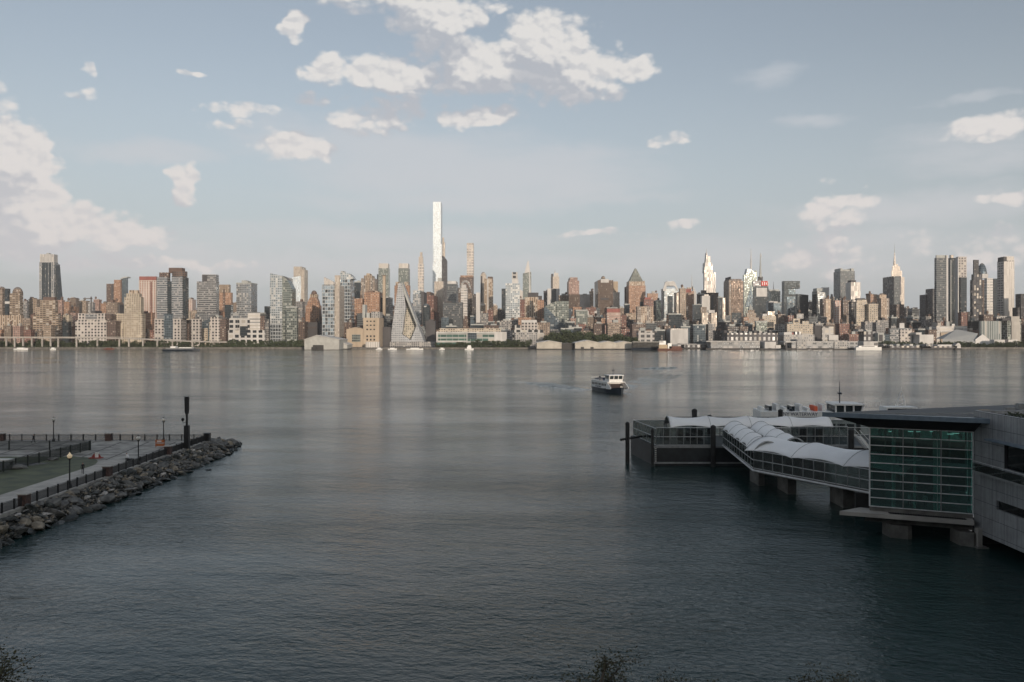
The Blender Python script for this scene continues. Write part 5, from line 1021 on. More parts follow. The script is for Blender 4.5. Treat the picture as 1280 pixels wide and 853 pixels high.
def person(name, label, loc, rz, stride=.25, lean=0.0, mats=None, sit=False, scale=1.0, arm=.2):
    """one continuous skinned body, clothes by height"""
    v = [(0, 0, .95), (0, .03, 1.2), (0, .02, 1.42), (0, .0, 1.52), (0, -.02, 1.66), (0, -.02, 1.75)]
    r = [.14, .13, .15, .06, .10, .075]; e = [(0, 1), (1, 2), (2, 3), (3, 4), (4, 5)]
    def chain(start, pts, rad):
        p = start
        for q, w in zip(pts, rad): v.append(q); r.append(w); e.append((p, len(v) - 1)); p = len(v) - 1
    for s in (-1, 1):
        f = stride * s
        if sit: chain(0, [(.1 * s, -.02, .93), (.12 * s, -.42, .95), (.12 * s, -.45, .52), (.12 * s, -.44, .08), (.12 * s, -.6, .04)], [.10, .08, .06, .045, .04])
        else: chain(0, [(.1 * s, 0, .9), (.11 * s, -f * .55 - .03, .5), (.11 * s, -f, .09), (.11 * s, -f - .15, .04)], [.10, .07, .05, .04])
        chain(2, [(.19 * s, .0, 1.4), (.24 * s, f * .3 + .03, 1.14), (.23 * s, f * .5 - arm, .92), (.23 * s, f * .5 - arm - .08, .84)], [.06, .05, .038, .035])
    v2 = [(x, y - lean * max(0, z - .9), z) for x, y, z in v]
    me = bpy.data.meshes.new(name); me.from_pydata(v2, e, [])
    me.materials.append(mats)
    o = bpy.data.objects.new(name, me); COL.objects.link(o)
    sk = o.modifiers.new('skin', 'SKIN'); sb = o.modifiers.new('sub', 'SUBSURF'); sb.levels = 1; sb.render_levels = 1
    if not me.skin_vertices: 
        bpy.context.view_layer.objects.active = o
    ly = me.skin_vertices[0].data if me.skin_vertices else None
    if ly:
        for i, w in enumerate(r): ly[i].radius = (w, w * .85)
        ly[0].use_root = True
    dg = bpy.context.evaluated_depsgraph_get(); m2 = bpy.data.meshes.new_from_object(o.evaluated_get(dg))
    o.modifiers.clear(); o.data = m2; m2.materials.clear(); m2.materials.append(mats)
    o.location = loc; o.rotation_euler = (0, 0, rz); o.scale = (scale,) * 3
    return tag(o, label, 'person')

def cloth(name, top, bottom, hair=(.03, .02, .015)):
    m = bpy.data.materials.new(name); m.use_nodes = True; b = NB(m.node_tree); p = b.n['Principled BSDF']
    z = b.sep(b.new('ShaderNodeTexCoord').outputs['Object'])[2]
    c = b.mix(b.m('GREATER_THAN', z, .93), rgb(bottom), rgb(top)); c = b.mix(b.m('GREATER_THAN', z, 1.5), c, (.33, .2, .15, 1)); c = b.mix(b.m('GREATER_THAN', z, 1.70), c, rgb(hair))
    b.l.new(c, p.inputs['Base Color']); p.inputs['Roughness'].default_value = .8
    return m

def make_ferry(label, loc, rz, big=False):
    r = empty('ferry', loc, label, 'ferry', rz=rz); L, Bm = 27.0, 8.4; r.scale = (.97, .97, 1.0)
    def bx(mb, x0, x1, w, z0, z1): mb.box(x0, x1, -w, w, z0, z1)
    hull(MB(), L, Bm, -.8, 1.7, .9, 14, .85).build('hull', hull_dk, r, local=True)
    m_ = MB(); hull(m_, L - .2, Bm + .25, 1.35, 1.75, .9, 14, .85); m_.build('rub_rail', boat_dk, r, local=True)
    # main deck house with a window band
    m_ = MB(); bx(m_, -12.2, 6.2, 3.9, 1.7, 2.75); bx(m_, -12.2, 6.2, 3.9, 3.75, 4.35)
    for i in range(11): x = -12.2 + i * 1.81; m_.box(x, x + .35, -3.9, -3.55, 2.75, 3.75); m_.box(x, x + .35, 3.55, 3.9, 2.75, 3.75)
    m_.build('deck_house', boat_w, r, local=True)
    for i in range(10):
        for s in (-1, 1):
            x = -12.2 + i * 1.81 + .37; MB().box(x, x + 1.42, s * 3.78 - .04, s * 3.78 + .04, 2.75, 3.75).build('window', boat_dk, r, local=True)
    # open bow with side bulwarks
    for a in (-4.0, 3.8): MB().prism_y([(6.2, 1.7), (11.5, 1.9), (11.5, 2.6), (7.8, 4.35), (6.2, 4.35)], a, a + .2).build('bow_bulwark', boat_w, r, local=True)
    MB().box(5.9, 6.3, -2.4, 2.4, 1.8, 3.7).build('bow_door_opening', mat('cabin_maroon', (.03, .018, .018)), r, local=True)
    m_ = MB()
    for s in (-1, 1):
        for q in range(7): m_.box(6.4 + q * .5, 6.9 + q * .5, s * 3.2 - .55, s * 3.2 + .55, 4.2 - q * .34, 4.35 - q * .34)
    m_.build('bow_stair', mat('stair_grey', (.25, .25, .26)), r, local=True)
    # upper deck, rails, seats
    m_ = MB(); bx(m_, -12.4, 8.0, 4.0, 4.35, 4.55); m_.build('upper_deck', boat_w, r, local=True)
    m_ = MB()
    for s in (-1, 1):
        m_.tube([(-12.3, s * 3.9, 5.6), (2.0, s * 3.9, 5.6)], .05); m_.tube([(-12.3, s * 3.9, 5.1), (2.0, s * 3.9, 5.1)], .04)
        for i in range(11): m_.tube([(-12.3 + i * 1.43, s * 3.9, 4.5), (-12.3 + i * 1.43, s * 3.9, 5.6)], .04)
    m_.tube([(-12.3, -3.9, 5.6), (-12.3, 3.9, 5.6)], .05)
    m_.build('railing', boat_w, r, local=True)
    for i in range(5):
        m_ = MB(); x = -10.5 + i * 1.9
        m_.box(x, x + .5, -3, 3, 4.95, 5.05); m_.box(x - .08, x, -3, 3, 4.95, 5.5); m_.box(x + .2, x + .3, -2.6, -2.5, 4.55, 4.95); m_.box(x + .2, x + .3, 2.5, 2.6, 4.55, 4.95)
        m_.build('bench', boat_trim, r, local=True)
    # pilot house
    m_ = MB(); m_.prism_y([(2.4, 4.55), (7.2, 4.55), (7.6, 5.7), (2.4, 5.7)], -3.0, 3.0); m_.prism_y([(2.2, 7.1), (8.3, 7.1), (8.1, 7.35), (2.3, 7.4)], -3.3, 3.3)
    for y in (-2.95, -1.0, 1.0, 2.95): m_.prism_y([(7.35, 5.7), (7.6, 5.7), (8.0, 7.1), (7.75, 7.1)], y - .14, y + .14)
    for x in (2.45, 4.2, 5.9):
        for s in (-1, 1): m_.box(x, x + .3, s * 2.9 - .1, s * 2.9 + .1, 5.7, 7.1)
    m_.build('pilot_house', boat_w, r, local=True)
    MB().prism_y([(2.6, 5.7), (7.45, 5.7), (7.8, 7.1), (2.6, 7.1)], -2.78, 2.78).build('pilot_windows', boat_dk, r, local=True)
    m_ = MB(); m_.tube([(4.2, 0, 7.3), (4.2, 0, 11.4)], [.12, .05]); m_.tube([(4.2, -.9, 9.4), (4.2, .9, 9.4)], .05); m_.box(3.9, 4.5, -.5, .5, 9.0, 9.3); m_.build('mast', hull_dk, r, local=True)
    for a in (-2.2, 2.2): MB().lathe(-6, a, [(.35, 4.5), (.35, 6.3), (.25, 6.4)], 10).build('funnel', hull_dk, r, local=True)
    for s in (-1, 1): text_mesh('lettering', 'NY WATERWAY', 1.0, boat_trim, r, (-3.4, s * 3.92, 2.2), (math.radians(90), 0, 0 if s < 0 else math.pi))
    if big:
        m_ = MB(); m_.box(-12.3, 1.8, -3.95, 3.95, 4.56, 5.9); m_.build('upper_cabin', boat_w, r, local=True)
        for s in (-1, 1): text_mesh('lettering', 'NY WATERWAY', .92, boat_trim, r, (-4.6, s * 3.97, 5.45), (math.radians(90), 0, 0 if s < 0 else math.pi))
        for i in range(9): MB().box(-11.8 + i * 1.5, -11.2 + i * 1.5, -2, 2, 5.9, 6.5 + .3 * (i % 3)).build('roof_locker', (boat_w, boat_dk, boat_w, boat_w, boat_dk, boat_w, boat_w, orange_s, boat_w)[i], r, local=True)
        r.scale = (1.12, 1.12, 1.2)
    return r
orange_s = mat('safety_orange', (.65, .12, .05))
make_ferry('white double deck ferry with dark hull under way in mid river', (40.6, 346, 0), math.radians(-76))
make_ferry('white ferry docked behind the landing barge with dark blue lettering on its side', (wx(1023, 190), 190, 0), math.radians(-5), True)
fb = far_boat('boat', 'boat', 'white boat moored beyond the terminal roof with only its cabin top and lattice mast showing', 1088, 1165, 215, 1.6, [('deck_house', .08, .9, 1.6, 4.4, boat_w), ('upper_cabin', .2, .7, 4.4, 5.7, boat_w), ('window_band', .22, .68, 4.75, 5.35, boat_dk)], boat_w)
m_ = MB()
for a, c in ((-1.2, -.2), (1.2, .2)): m_.tube([(a, 0, 5.7), (c, 0, 9.6)], .06, 5); m_.tube([(a, .8, 5.7), (c, 0, 9.6)], .06, 5)
for q in range(4): m_.tube([(-1.1 + q * .25, 0, 6 + q), (1.0 - q * .25, 0, 6.7 + q)], .05, 4)
m_.tube([(0, 0, 9.5), (0, 0, 10.8)], .05, 4); m_.build('lattice_mast', boat_w, fb, local=True)
m_ = MB()
for q in range(7): m_.tube([(-12 + q * 1.1, 0, 5.7), (-12 + q * 1.1, 0, 6.9)], .04, 4)
m_.tube([(-12, 0, 6.9), (-5.4, 0, 6.9)], .04, 4); m_.build('railing', boat_w, fb, local=True)
# wake of the moving ferry: low foam ridges lying on the water
foam = mat('wake_foam', (.5, .53, .54), rough=.6, var=.3, nscale=2)
mb = MB(); r_ = random.Random(4)
for i in range(70):
    t = r_.uniform(0, 1); a = Vector((34.5, 357)) + Vector((-.46, .89)) * t * 34 + Vector((r_.gauss(0, 1), r_.gauss(0, .6))) * (1.2 + 3 * t)
    s = r_.uniform(.15, .5) * (1.2 - t); mb.lathe(a.x, a.y, [(s * 1.4, -.02), (s * .8, .03), (s * .3, .05)], 6)
for i in range(24):
    t = r_.uniform(0, 1); a = Vector((46.3, 334.8)) + Vector((-10.5, 19)) * t * .4 + Vector((1.8, -.6)) * (1 + t) + Vector((r_.gauss(0, .3), 0)); s = r_.uniform(.1, .3); mb.lathe(a.x, a.y, [(s * 1.8, -.02), (s, .06), (s * .3, .1)], 6)
tag(mb.build('wake', foam), kind='stuff')
def ridge(mb, pts, w, h, seed):
    r = random.Random(seed); pts = [Vector(p) for p in pts]; k = len(mb.v); n = 46
    for i in range(n + 1):
        t = i / n * (len(pts) - 1); j = min(int(t), len(pts) - 2); p = pts[j].lerp(pts[j + 1], t - j); dd = (pts[j + 1] - pts[j]).normalized(); nn = Vector((-dd.y, dd.x))
        e = math.sin(math.pi * i / n) ** .5 * (1 + .35 * math.sin(i * .9 + seed)); 
        for q, z in ((-1, -.03), (-.5, .5), (0, 1), (.5, .5), (1, -.03)): c = p + nn * q * w; mb.v.append((c.x + .4 * math.sin(i * .4 + seed), c.y, -.03 + h * max(z, 0) * e))
    for i in range(n):
        for j in range(4): mb.f.append([k + i * 5 + j, k + (i + 1) * 5 + j, k + (i + 1) * 5 + j + 1, k + i * 5 + j + 1]); mb.mi.append(0)
mb = MB()
for q in range(4):
    ridge(mb, [(38 + q * 1.5, 360), (50 + q * 3, 392), (72 + q * 5, 455), (104 + q * 7, 560)], 1.1 + .2 * q, .38, q)
    ridge(mb, [(33 - q * 1.2, 358), (26 - q * 2.5, 380), (14 - q * 4, 420)], 1.0, .34, q + 9)
for q in range(3): ridge(mb, [(78 + q * 8, 560 + q * 9), (98 + q * 8, 566 + q * 6), (116, 585 + q * 8)], 1.2, .3, q + 20)
tag(mb.build('wake_waves', bpy.data.materials['river_water'], smooth=True), kind='stuff')

# ------------------------------------------------------------------ left promenade
DZ = 2.5
def deck_pt(x, y, z=DZ):
    d = (H - z) * F / (y - HY); return (wx(x, d), d)
XR, YR = -63.2, 172.0            # rail line of the long side and of the river end
pav = mat('paving_stone', (.34, .33, .30), nscale=.35, var=.3, bump=.02); grass = mat('grass', (.088, .10, .048), nscale=.35, var=.3, bump=.1, col2=(.05, .062, .034))
walk = mat('concrete_walk', (.42, .40, .365), nscale=.6, var=.15)
mb = MB(); mb.box(-190, XR + .5, 60, YR + .8, -2, DZ); o = mb.build('promenade', pav); o['kind'] = 'structure'
def sheet(name, poly, z, m, kind='structure'):
    mb = MB(); mb.add([(x, y, z) for x, y in poly], [tuple(range(len(poly)))]); o = mb.build(name, m, fix=False)
    if o.data.polygons[0].normal.z < 0: o.data.flip_normals()
    return tag(o, kind=kind)
arc = [( -70.4 - 9.0 * (1 - math.cos(t)) , 137.5 + 12.5 * math.sin(t)) for t in [i * math.pi / 16 for i in range(9)]]
sheet('lawn', [(-190, 60), (-70.8, 60), (-70.4, 137.5)] + arc[1:] + [(-190, 150)], DZ + .004, grass)
sheet('footpath', [(-70.8, 60), (XR + .2, 60), (XR + .2, 146), (-70.4, 146)], DZ + .008, walk)
sheet('gravel_yard', [(-190, 122), (-92, 122), (-79, 143), (-190, 146)], DZ + .01, mat('gravel', (.15, .15, .15), nscale=2, var=.3, bump=.03))
for i in range(8):      # paving joints as thin dark strips
    x = -66 - i * 5.5; sheet('paving_joint', [(x, 146), (x + .35, 146), (x - 2.5, YR - 2), (x - 2.85, YR - 2)], DZ + .012, mat('dark_paver', (.09, .08, .075)))
for i in range(3): sheet('paving_joint', [(-110, 152 + i * 6), (-66, 152 + i * 6), (-66, 152.4 + i * 6), (-110, 152.4 + i * 6)], DZ + .016, mat('dark_paver', (.09, .08, .075)))

iron = mat('black_iron', (.012, .013, .014), rough=.5); brickm = mat('pillar_brick', (.085, .05, .042), nscale=3, var=.3)
def railing(label, a, b, n, h=1.25, pick=.17, m=iron, z=DZ, name='fence', rail_r=.04):
    a, b = Vector(a), Vector(b); L = (b - a).length; dr = (b - a) / L
    r = empty(name, ((a.x + b.x) / 2, (a.y + b.y) / 2, z), label, 'fence')
    m_ = MB()
    for hz in (.12, h - .12, h): m_.bar(a, b, rail_r, z + hz - .025, z + hz + .03)
    m_.build('rails', m, r)
    for i in range(n + 1):
        p = a + dr * L * i / n; MB().box(p.x - .09, p.x + .09, p.y - .09, p.y + .09, z, z + h + .1).build('post', m, r)
    if pick:
        m_ = MB(); q = int(L / pick)
        for i in range(q):
            p = a + dr * (i + .5) * L / q; m_.box(p.x - .024, p.x + .024, p.y - .024, p.y + .024, z + .12, z + h - .1)
        o = m_.build('pickets', m, r); o['kind'] = 'stuff'
    return r
railing('black iron railing along the boulder slope of the promenade', (XR, 75), (XR, YR), 38)
railing('black iron railing across the river end of the promenade', (-175, YR), (XR, YR), 44)
mesh_m = mat('fence_green', (.018, .024, .02), rough=.6)
a0, a1, a2 = deck_pt(-12, 594), deck_pt(112, 563), deck_pt(-30, 566.5)
railing('dark mesh fence running diagonally across the lawn', (a0[0], a0[1]), (a1[0], a1[1]), 9, 1.7, .16, mesh_m)
railing('dark mesh fence along the far edge of the gravel yard', (-150, a1[1] + .3), (a1[0], a1[1] + .3), 9, 1.7, .16, mesh_m)
for (x, y, lab) in ((-63.2, deck_pt(18, 632)[1], 'brick pillar in the long railing, the one nearest the camera'), (-63.2, deck_pt(132, 595)[1], 'brick pillar in the long railing between two black lamps'), (-63.2, deck_pt(211, 568)[1], 'brick pillar in the long railing nearest the tall dark pylon'),
                    (wx(136, YR), YR, 'brick pillar in the middle of the river end railing'), (wx(2, YR), YR, 'brick pillar of the river end railing at the left edge of the photo'), (-63.0, YR, 'dark corner pillar where the two black railings meet')):
    r = empty('brick_pillar', (x, y, DZ), lab, 'pillar')
    MB().box(x - .55, x + .55, y - .55, y + .55, DZ, DZ + 1.45).build('shaft', brickm if 'corner' not in lab else iron, r)
    MB().box(x - .65, x + .65, y - .65, y + .65, DZ + 1.45, DZ + 1.58).build('cap', walk if 'corner' not in lab else iron, r)

globe_w = mat('lamp_globe_pale', (.7, .68, .62), rough=.2, var=.05); globe_l = mat('lamp_globe_lit', (.8, .7, .5), rough=.3, var=.05, emit=((1, .72, .42), .16))
def lamp(x, d, hgt, label, gm):
    X = wx(x, d) if x is not None else XR - .6; r = empty('street_lamp', (X, d, DZ), label, 'lamp'); k = hgt / 5.0
    MB().lathe(X, d, [(.30, DZ), (.30, DZ + .35), (.16, DZ + .7), (.10, DZ + 1.0), (.085, DZ + 3.9 * k), (.15, DZ + 4.0 * k), (.09, DZ + 4.05 * k)], 10).build('pole', iron, r)
    MB().lathe(X, d, [(.24, DZ + 4.05 * k), (.30, DZ + 4.2 * k), (.12, DZ + 4.15 * k)], 10).build('collar', iron, r)
    MB().lathe(X, d, [(.22, DZ + 4.2 * k), (.36, DZ + 4.45 * k), (.34, DZ + 4.62 * k), (.16, DZ + 4.8 * k)], 12).build('globe', gm, r, smooth=True)
    MB().lathe(X, d, [(.17, DZ + 4.8 * k), (.10, DZ + 4.92 * k), (.03, DZ + 5.05 * k)], 8).build('finial', gm if gm is globe_l else iron, r)
    return r
lamp(None, deck_pt(81, 610)[1], 5.1, 'black street lamp with glowing cream globe beside the long railing', globe_l)
lamp(173, 141, 5.0, 'black street lamp with dim globe standing inside the long railing', globe_w)
lamp(204.5, 170.5, 5.0, 'black street lamp at the river end railing close to the tall dark pylon', globe_w)
lamp(67, 170.5, 5.1, 'black street lamp at the river end railing above the walking person', globe_w)
# tall dark pylon
py = empty('pylon', (-64.4, 160.5, DZ), 'tall dark pylon with wide flat top panel and side lantern at promenade end', 'pylon'); X, Y = wx(233.6, 160.5), 160.5
py.location = (X, Y, DZ)
MB().box(X - .42, X + .42, Y - .42, Y + .42, DZ, wz(532, Y)).build('base_column', iron, py)
MB().box(X - .16, X + .16, Y - .16, Y + .16, wz(532, Y), wz(516, Y)).build('pole', iron, py)
MB().prism_y([(X - .2, wz(518, Y)), (X + .2, wz(518, Y)), (X + .36, wz(515, Y)), (X + .40, wz(496, Y)), (X - .40, wz(496, Y)), (X - .36, wz(515, Y))], Y - .22, Y + .22).build('top_panel', iron, py)
m_ = MB(); m_.tube([(X, Y, wz(528, Y)), (X - .8, Y, wz(528.6, Y)), (X - .8, Y, wz(527, Y))], .05); m_.build('lantern_arm', iron, py)
MB().lathe(X - .8, Y, [(.1, wz(527, Y)), (.32, wz(524.2, Y)), (.10, wz(522.3, Y))], 8).build('lantern', iron, py)

# people and small things on the promenade
person('person', 'person in dark clothes walking along the river end railing', (wx(41.5, 168.5), 168.5, DZ), math.radians(90), .3, .1, cloth('dark_outfit', (.015, .016, .02), (.02, .02, .025)))
px, pyy = deck_pt(103.5, 593); person('person', 'person in dark clothes stepping along the concrete path near the long railing', (px, pyy, DZ + .01), math.radians(205), .34, .15, cloth('dark_outfit_two', (.02, .02, .022), (.02, .02, .022)), scale=1.05)
px, pyy = deck_pt(160.5, 576.5); person('person', 'person in a white top crouched forward beside the long railing', (px, pyy, DZ - .35), math.radians(250), .1, .5, cloth('white_top', (.75, .75, .75), (.03, .03, .035)), sit=True)
sx, sy = deck_pt(160.5, 577); st_ = empty('stool', (sx, sy + .1, DZ), 'low dark stone block under the person in the white top', 'seat'); MB().box(sx - .35, sx + .35, sy + .0, sy + .7, DZ + .01, DZ + .45).build('seat', iron, st_); MB().box(sx - .28, sx + .28, sy + .06, sy + .64, DZ - .01, DZ + .02).build('foot', iron, st_)
orange_m = mat('sign_orange', (.42, .13, .04), rough=.5, var=.1); white_m = mat('plain_white', (.75, .75, .72)); redm = mat('sign_red_plain', (.30, .06, .05))
ox, oy = wx(200, 162), 162.0
sb = empty('barricade', (ox, oy, DZ), 'orange folding barricade board standing on the paving near the pylon', 'barricade')
for q in (0.25, .95): MB().box(ox - .9, ox + .9, oy - .06, oy, DZ + q, DZ + q + .5).build('board', orange_m, sb)
for s in (-1, 1):
    m_ = MB(); m_.tube([(ox + s * .8, oy - .25, DZ), (ox + s * .8, oy + .02, DZ + 1.55)], .04); m_.tube([(ox + s * .8, oy + .35, DZ), (ox + s * .8, oy + .05, DZ + 1.55)], .04); m_.build('leg', orange_m, sb)
MB().box(ox - .55, ox + .3, oy - .07, oy - .055, DZ + 1.1, DZ + 1.3).build('white_mark', white_m, sb)
ox, oy = deck_pt(120, 573)
sb = empty('warning_sign', (ox, oy, DZ), 'small red and white warning sign on a flat red base at the lawn edge', 'sign')
MB().box(ox - 1.1, ox + 1.1, oy - .5, oy + .5, DZ + .015, DZ + .16).build('base', redm, sb)
MB().prism_y([(ox - .8, DZ + .16), (ox - .2, DZ + .16), (ox - .3, DZ + .9)], oy - .1, oy + .1).build('red_wedge', redm, sb)
MB().box(ox - .15, ox + .45, oy - .08, oy + .08, DZ + .16, DZ + 1.05).build('white_panel', white_m, sb)
MB().prism_y([(ox + .5, DZ + .16), (ox + .95, DZ + .16), (ox + .5, DZ + .8)], oy - .1, oy + .1).build('red_wedge', redm, sb)
rock_m = mat('boulder_grey', (.15, .15, .142), wet=True, nscale=.9, var=.4, bump=.15); rock_m2 = mat('boulder_tan', (.27, .235, .18), wet=True, nscale=.9, var=.35, bump=.15); rock_m3 = mat('boulder_dark', (.06, .065, .06), wet=True, nscale=.9, var=.5, bump=.15); rock_w = mat('boulder_pale', (.44, .42, .39), wet=True, nscale=.9, var=.25, bump=.1)
def rock_mesh(seed, sub=2):
    r = random.Random(seed); bm = bmesh.new(); bmesh.ops.create_icosphere(bm, subdivisions=sub, radius=1.0)
    cuts = [(Vector((r.gauss(0, 1), r.gauss(0, 1), r.gauss(0, 1))).normalized(), r.uniform(.52, .85)) for _ in range(11)]
    for v in bm.verts:
        for n, d in cuts:
            q = v.co.dot(n)
            if q > d: v.co -= n * (q - d)
        v.co *= 1 + r.uniform(-.03, .03)
        v.co.z *= .72; v.co.x *= 1.15
    me = bpy.data.meshes.new('boulder'); bm.to_mesh(me); bm.free(); return me
def boulder(me, m, loc, s, rot, label, group=None, name='boulder'):
    o = bpy.data.objects.new(name, me); COL.objects.link(o); o.location = loc; o.scale = s; o.rotation_euler = rot
    return tag(o, label, 'rock', group)
bx_, by_ = deck_pt(20, 586); me = rock_mesh(900); me.materials.append(rock_m); boulder(me, None, (bx_, by_, DZ + .3), (1.9, 1.1, .8), (0, 0, .2), 'flat grey boulder lying on the lawn beside the diagonal fence')
bx_, by_ = deck_pt(2, 583); MBb = MB(); MBb.box(bx_ - 2.4, bx_ + 1.6, by_, by_ + 1.3, DZ + .8, DZ + 1.1)
sb = empty('picnic_table', (bx_, by_, DZ), 'pale topped table at the left edge behind the diagonal fence', 'table'); MBb.build('table_top', white_m, sb)
for s in (-2.1, 1.2): MB().box(bx_ + s, bx_ + s + .15, by_ + .3, by_ + 1.0, DZ, DZ + .8).build('leg', iron, sb)
bx_, by_ = deck_pt(66, 575.5); me = rock_mesh(901); me.materials.append(rock_m); boulder(me, None, (bx_, by_, DZ + .2), (.9, .7, .6), (0, 0, 1), 'small grey rock lying at the foot of the diagonal fence')

# riprap slope: boulders one by one, small rubble underneath as one mass
EDGE = [(70, -57.9), (98, -60.2), (104, -60.0), (114.5, -58.9), (124, -58.3), (138, -58.2), (156, -57.9), (174, -58.4), (182, -59.6), (191, -61.6)]
def edge_x(y):
    for (a, xa), (c, xc) in zip(EDGE, EDGE[1:]):
        if a <= y <= c: return xa + (xc - xa) * (y - a) / (c - a)
    return EDGE[-1][1]
def slope_z(x, y):
    e = edge_x(y) + .8; t = (x - e) / (XR + .5 - e); z = -0.3 + 2.95 * max(0, min(1, t))
    if y > YR: z *= max(0.0, 1 - (y - YR) / 21) * .75 + .1
    return z
rb = MB(); rr = random.Random(8)
def bank(u, v):
    y = 66 + 126 * u; e = edge_x(y) + .8; x = e + (XR + .8 - e) * v if y < YR else e + (-72 - e) * v
    return (x, y, slope_z(x, y) - .35)
rb.grid(bank, 60, 6); rb.build('rock_bank', rock_m3)['kind'] = 'structure'
protos = []
for i in range(16):
    me = rock_mesh(300 + i); me.materials.append((rock_m, rock_m, rock_m2, rock_m3, rock_m, rock_m3, rock_w, rock_m)[i % 8]); me.polygons.foreach_set('use_smooth', [False] * len(me.polygons)); protos.append(me)
nb = 0; gname = 'boulders of the bank along the promenade'
cand = []
for i in range(900):
    y = 92 + (186 - 92) * rr.random() ** 1.15; e = edge_x(y)
    far = -70 if y > YR + 1 else XR + 1.0
    s = rr.choice((.35, .4, .45, .5, .6, .7, .8, 1.0)); x = e + s * .7 + (far - e - s * .7) * rr.random()
    if y < 125: s *= 1.12
    cand.append((x, y, s))
placed = []
cand.sort(key=lambda c: -c[2])
for x, y, s in cand:
    if any((x - a) ** 2 + (y - b) ** 2 < (.62 * (s + q)) ** 2 for a, b, q in placed): continue
    placed.append((x, y, s))
    if len(placed) >= 295: break
KL = ('grey angular boulder in the rock bank along the promenade', 'tan grey boulder in the rock bank along the promenade', 'near black wet boulder in the rock bank along the promenade', 'pale boulder that stands out in the dark rock bank along the promenade')
for i, (x, y, s) in enumerate(placed):
    k = i % 16; z = slope_z(x, y); m8 = k % 8; kl = 1 if m8 == 2 else (2 if m8 in (3, 5) else (3 if m8 == 6 else 0))
    if m8 == 6: s *= .6
    boulder(protos[k], None, (x, y, z), (s * rr.uniform(.8, 1.4), s * rr.uniform(.75, 1.2), s * rr.uniform(.6, 1.0)), (rr.uniform(-.5, .5), rr.uniform(-.5, .5), rr.uniform(0, 6.3)), KL[kl], gname + (', grey', ', tan', ', black', ', pale')[kl])
rub = MB()
for i in range(3200):
    y = 88 + (187 - 88) * rr.random(); e = edge_x(y); far = -72 if y > YR + 1 else XR + .9; x = e + (far - e) * rr.random(); s = rr.uniform(.10, .34); z = slope_z(x, y) - .1
    p = [Vector((rr.uniform(-1, 1), rr.uniform(-1, 1), rr.uniform(-.6, .9))) * s for _ in range(6)]
    c = Vector((x, y, z)); a = [c + Vector((s, 0, 0)) + p[0] * .3, c + Vector((0, s, 0)) + p[1] * .3, c - Vector((s, 0, 0)) + p[2] * .3, c - Vector((0, s, 0)) + p[3] * .3, c + Vector((0, 0, s * .8)) + p[4] * .4, c - Vector((0, 0, s))]
    rub.add(a, [(0, 1, 4), (1, 2, 4), (2, 3, 4), (3, 0, 4), (1, 0, 5), (2, 1, 5), (3, 2, 5), (0, 3, 5)], i % 3)
o = rub.build('rubble', [rock_m, rock_m2, rock_m3], fix=False); tag(o, kind='stuff')
boulder(protos[3], None, (wx(265, 152), 150.5, .05), (.6, .4, .3), (0, 0, 0), 'small dark rock alone in the water off the boulder bank')
# ------------------------------------------------------------------ ferry terminal on the right
steel = mat('steel_grey', (.26, .27, .27), rough=.5, var=.15, nscale=1.2); steel_l = mat('steel_light', (.60, .61, .61), rough=.45, var=.1); membrane = mat('canopy_membrane', (.86, .87, .87), rough=.55, var=.04, nscale=.2)
barge_m = mat('barge_hull', (.020, .024, .027), rough=.55, var=.35, nscale=.4); conc2 = mat('pier_concrete', (.125, .122, .112), nscale=.5, var=.3, bump=.03); timber = mat('pile_timber', (.016, .017, .017), nscale=.8, var=.4)
def glassy(name, tint, refl=.25, clear=.6):
    m = bpy.data.materials.new(name); m.use_nodes = True; b = NB(m.node_tree); b.n.clear(); out = b.new('ShaderNodeOutputMaterial')
    tr = b.new('ShaderNodeBsdfTransparent'); tr.inputs[0].default_value = rgb(tint); gl = b.new('ShaderNodeBsdfGlossy'); gl.inputs[0].default_value = (.8, .9, .88, 1); gl.inputs['Roughness'].default_value = .03
    fr = b.new('ShaderNodeFresnel'); fr.inputs['IOR'].default_value = 1.55; f = b.m('ADD', b.m('MULTIPLY', fr.outputs[0], 1.0 - refl), refl)
    df = b.new('ShaderNodeBsdfDiffuse'); df.inputs[0].default_value = (tint[0] * .3, tint[1] * .3, tint[2] * .3, 1)
    s1 = b.new('ShaderNodeMixShader'); b.put(s1.inputs[0], clear); b.l.new(df.outputs[0], s1.inputs[1]); b.l.new(tr.outputs[0], s1.inputs[2])
    s2 = b.new('ShaderNodeMixShader'); b.put(s2.inputs[0], f); b.l.new(s1.outputs[0], s2.inputs[1]); b.l.new(gl.outputs[0], s2.inputs[2]); b.l.new(s2.outputs[0], out.inputs[0])
    return m
screen_m = glassy('screen_mesh', (.66, .70, .70), .03, .92); teal = glassy('teal_glass', (.48, .76, .72), .12, .90)

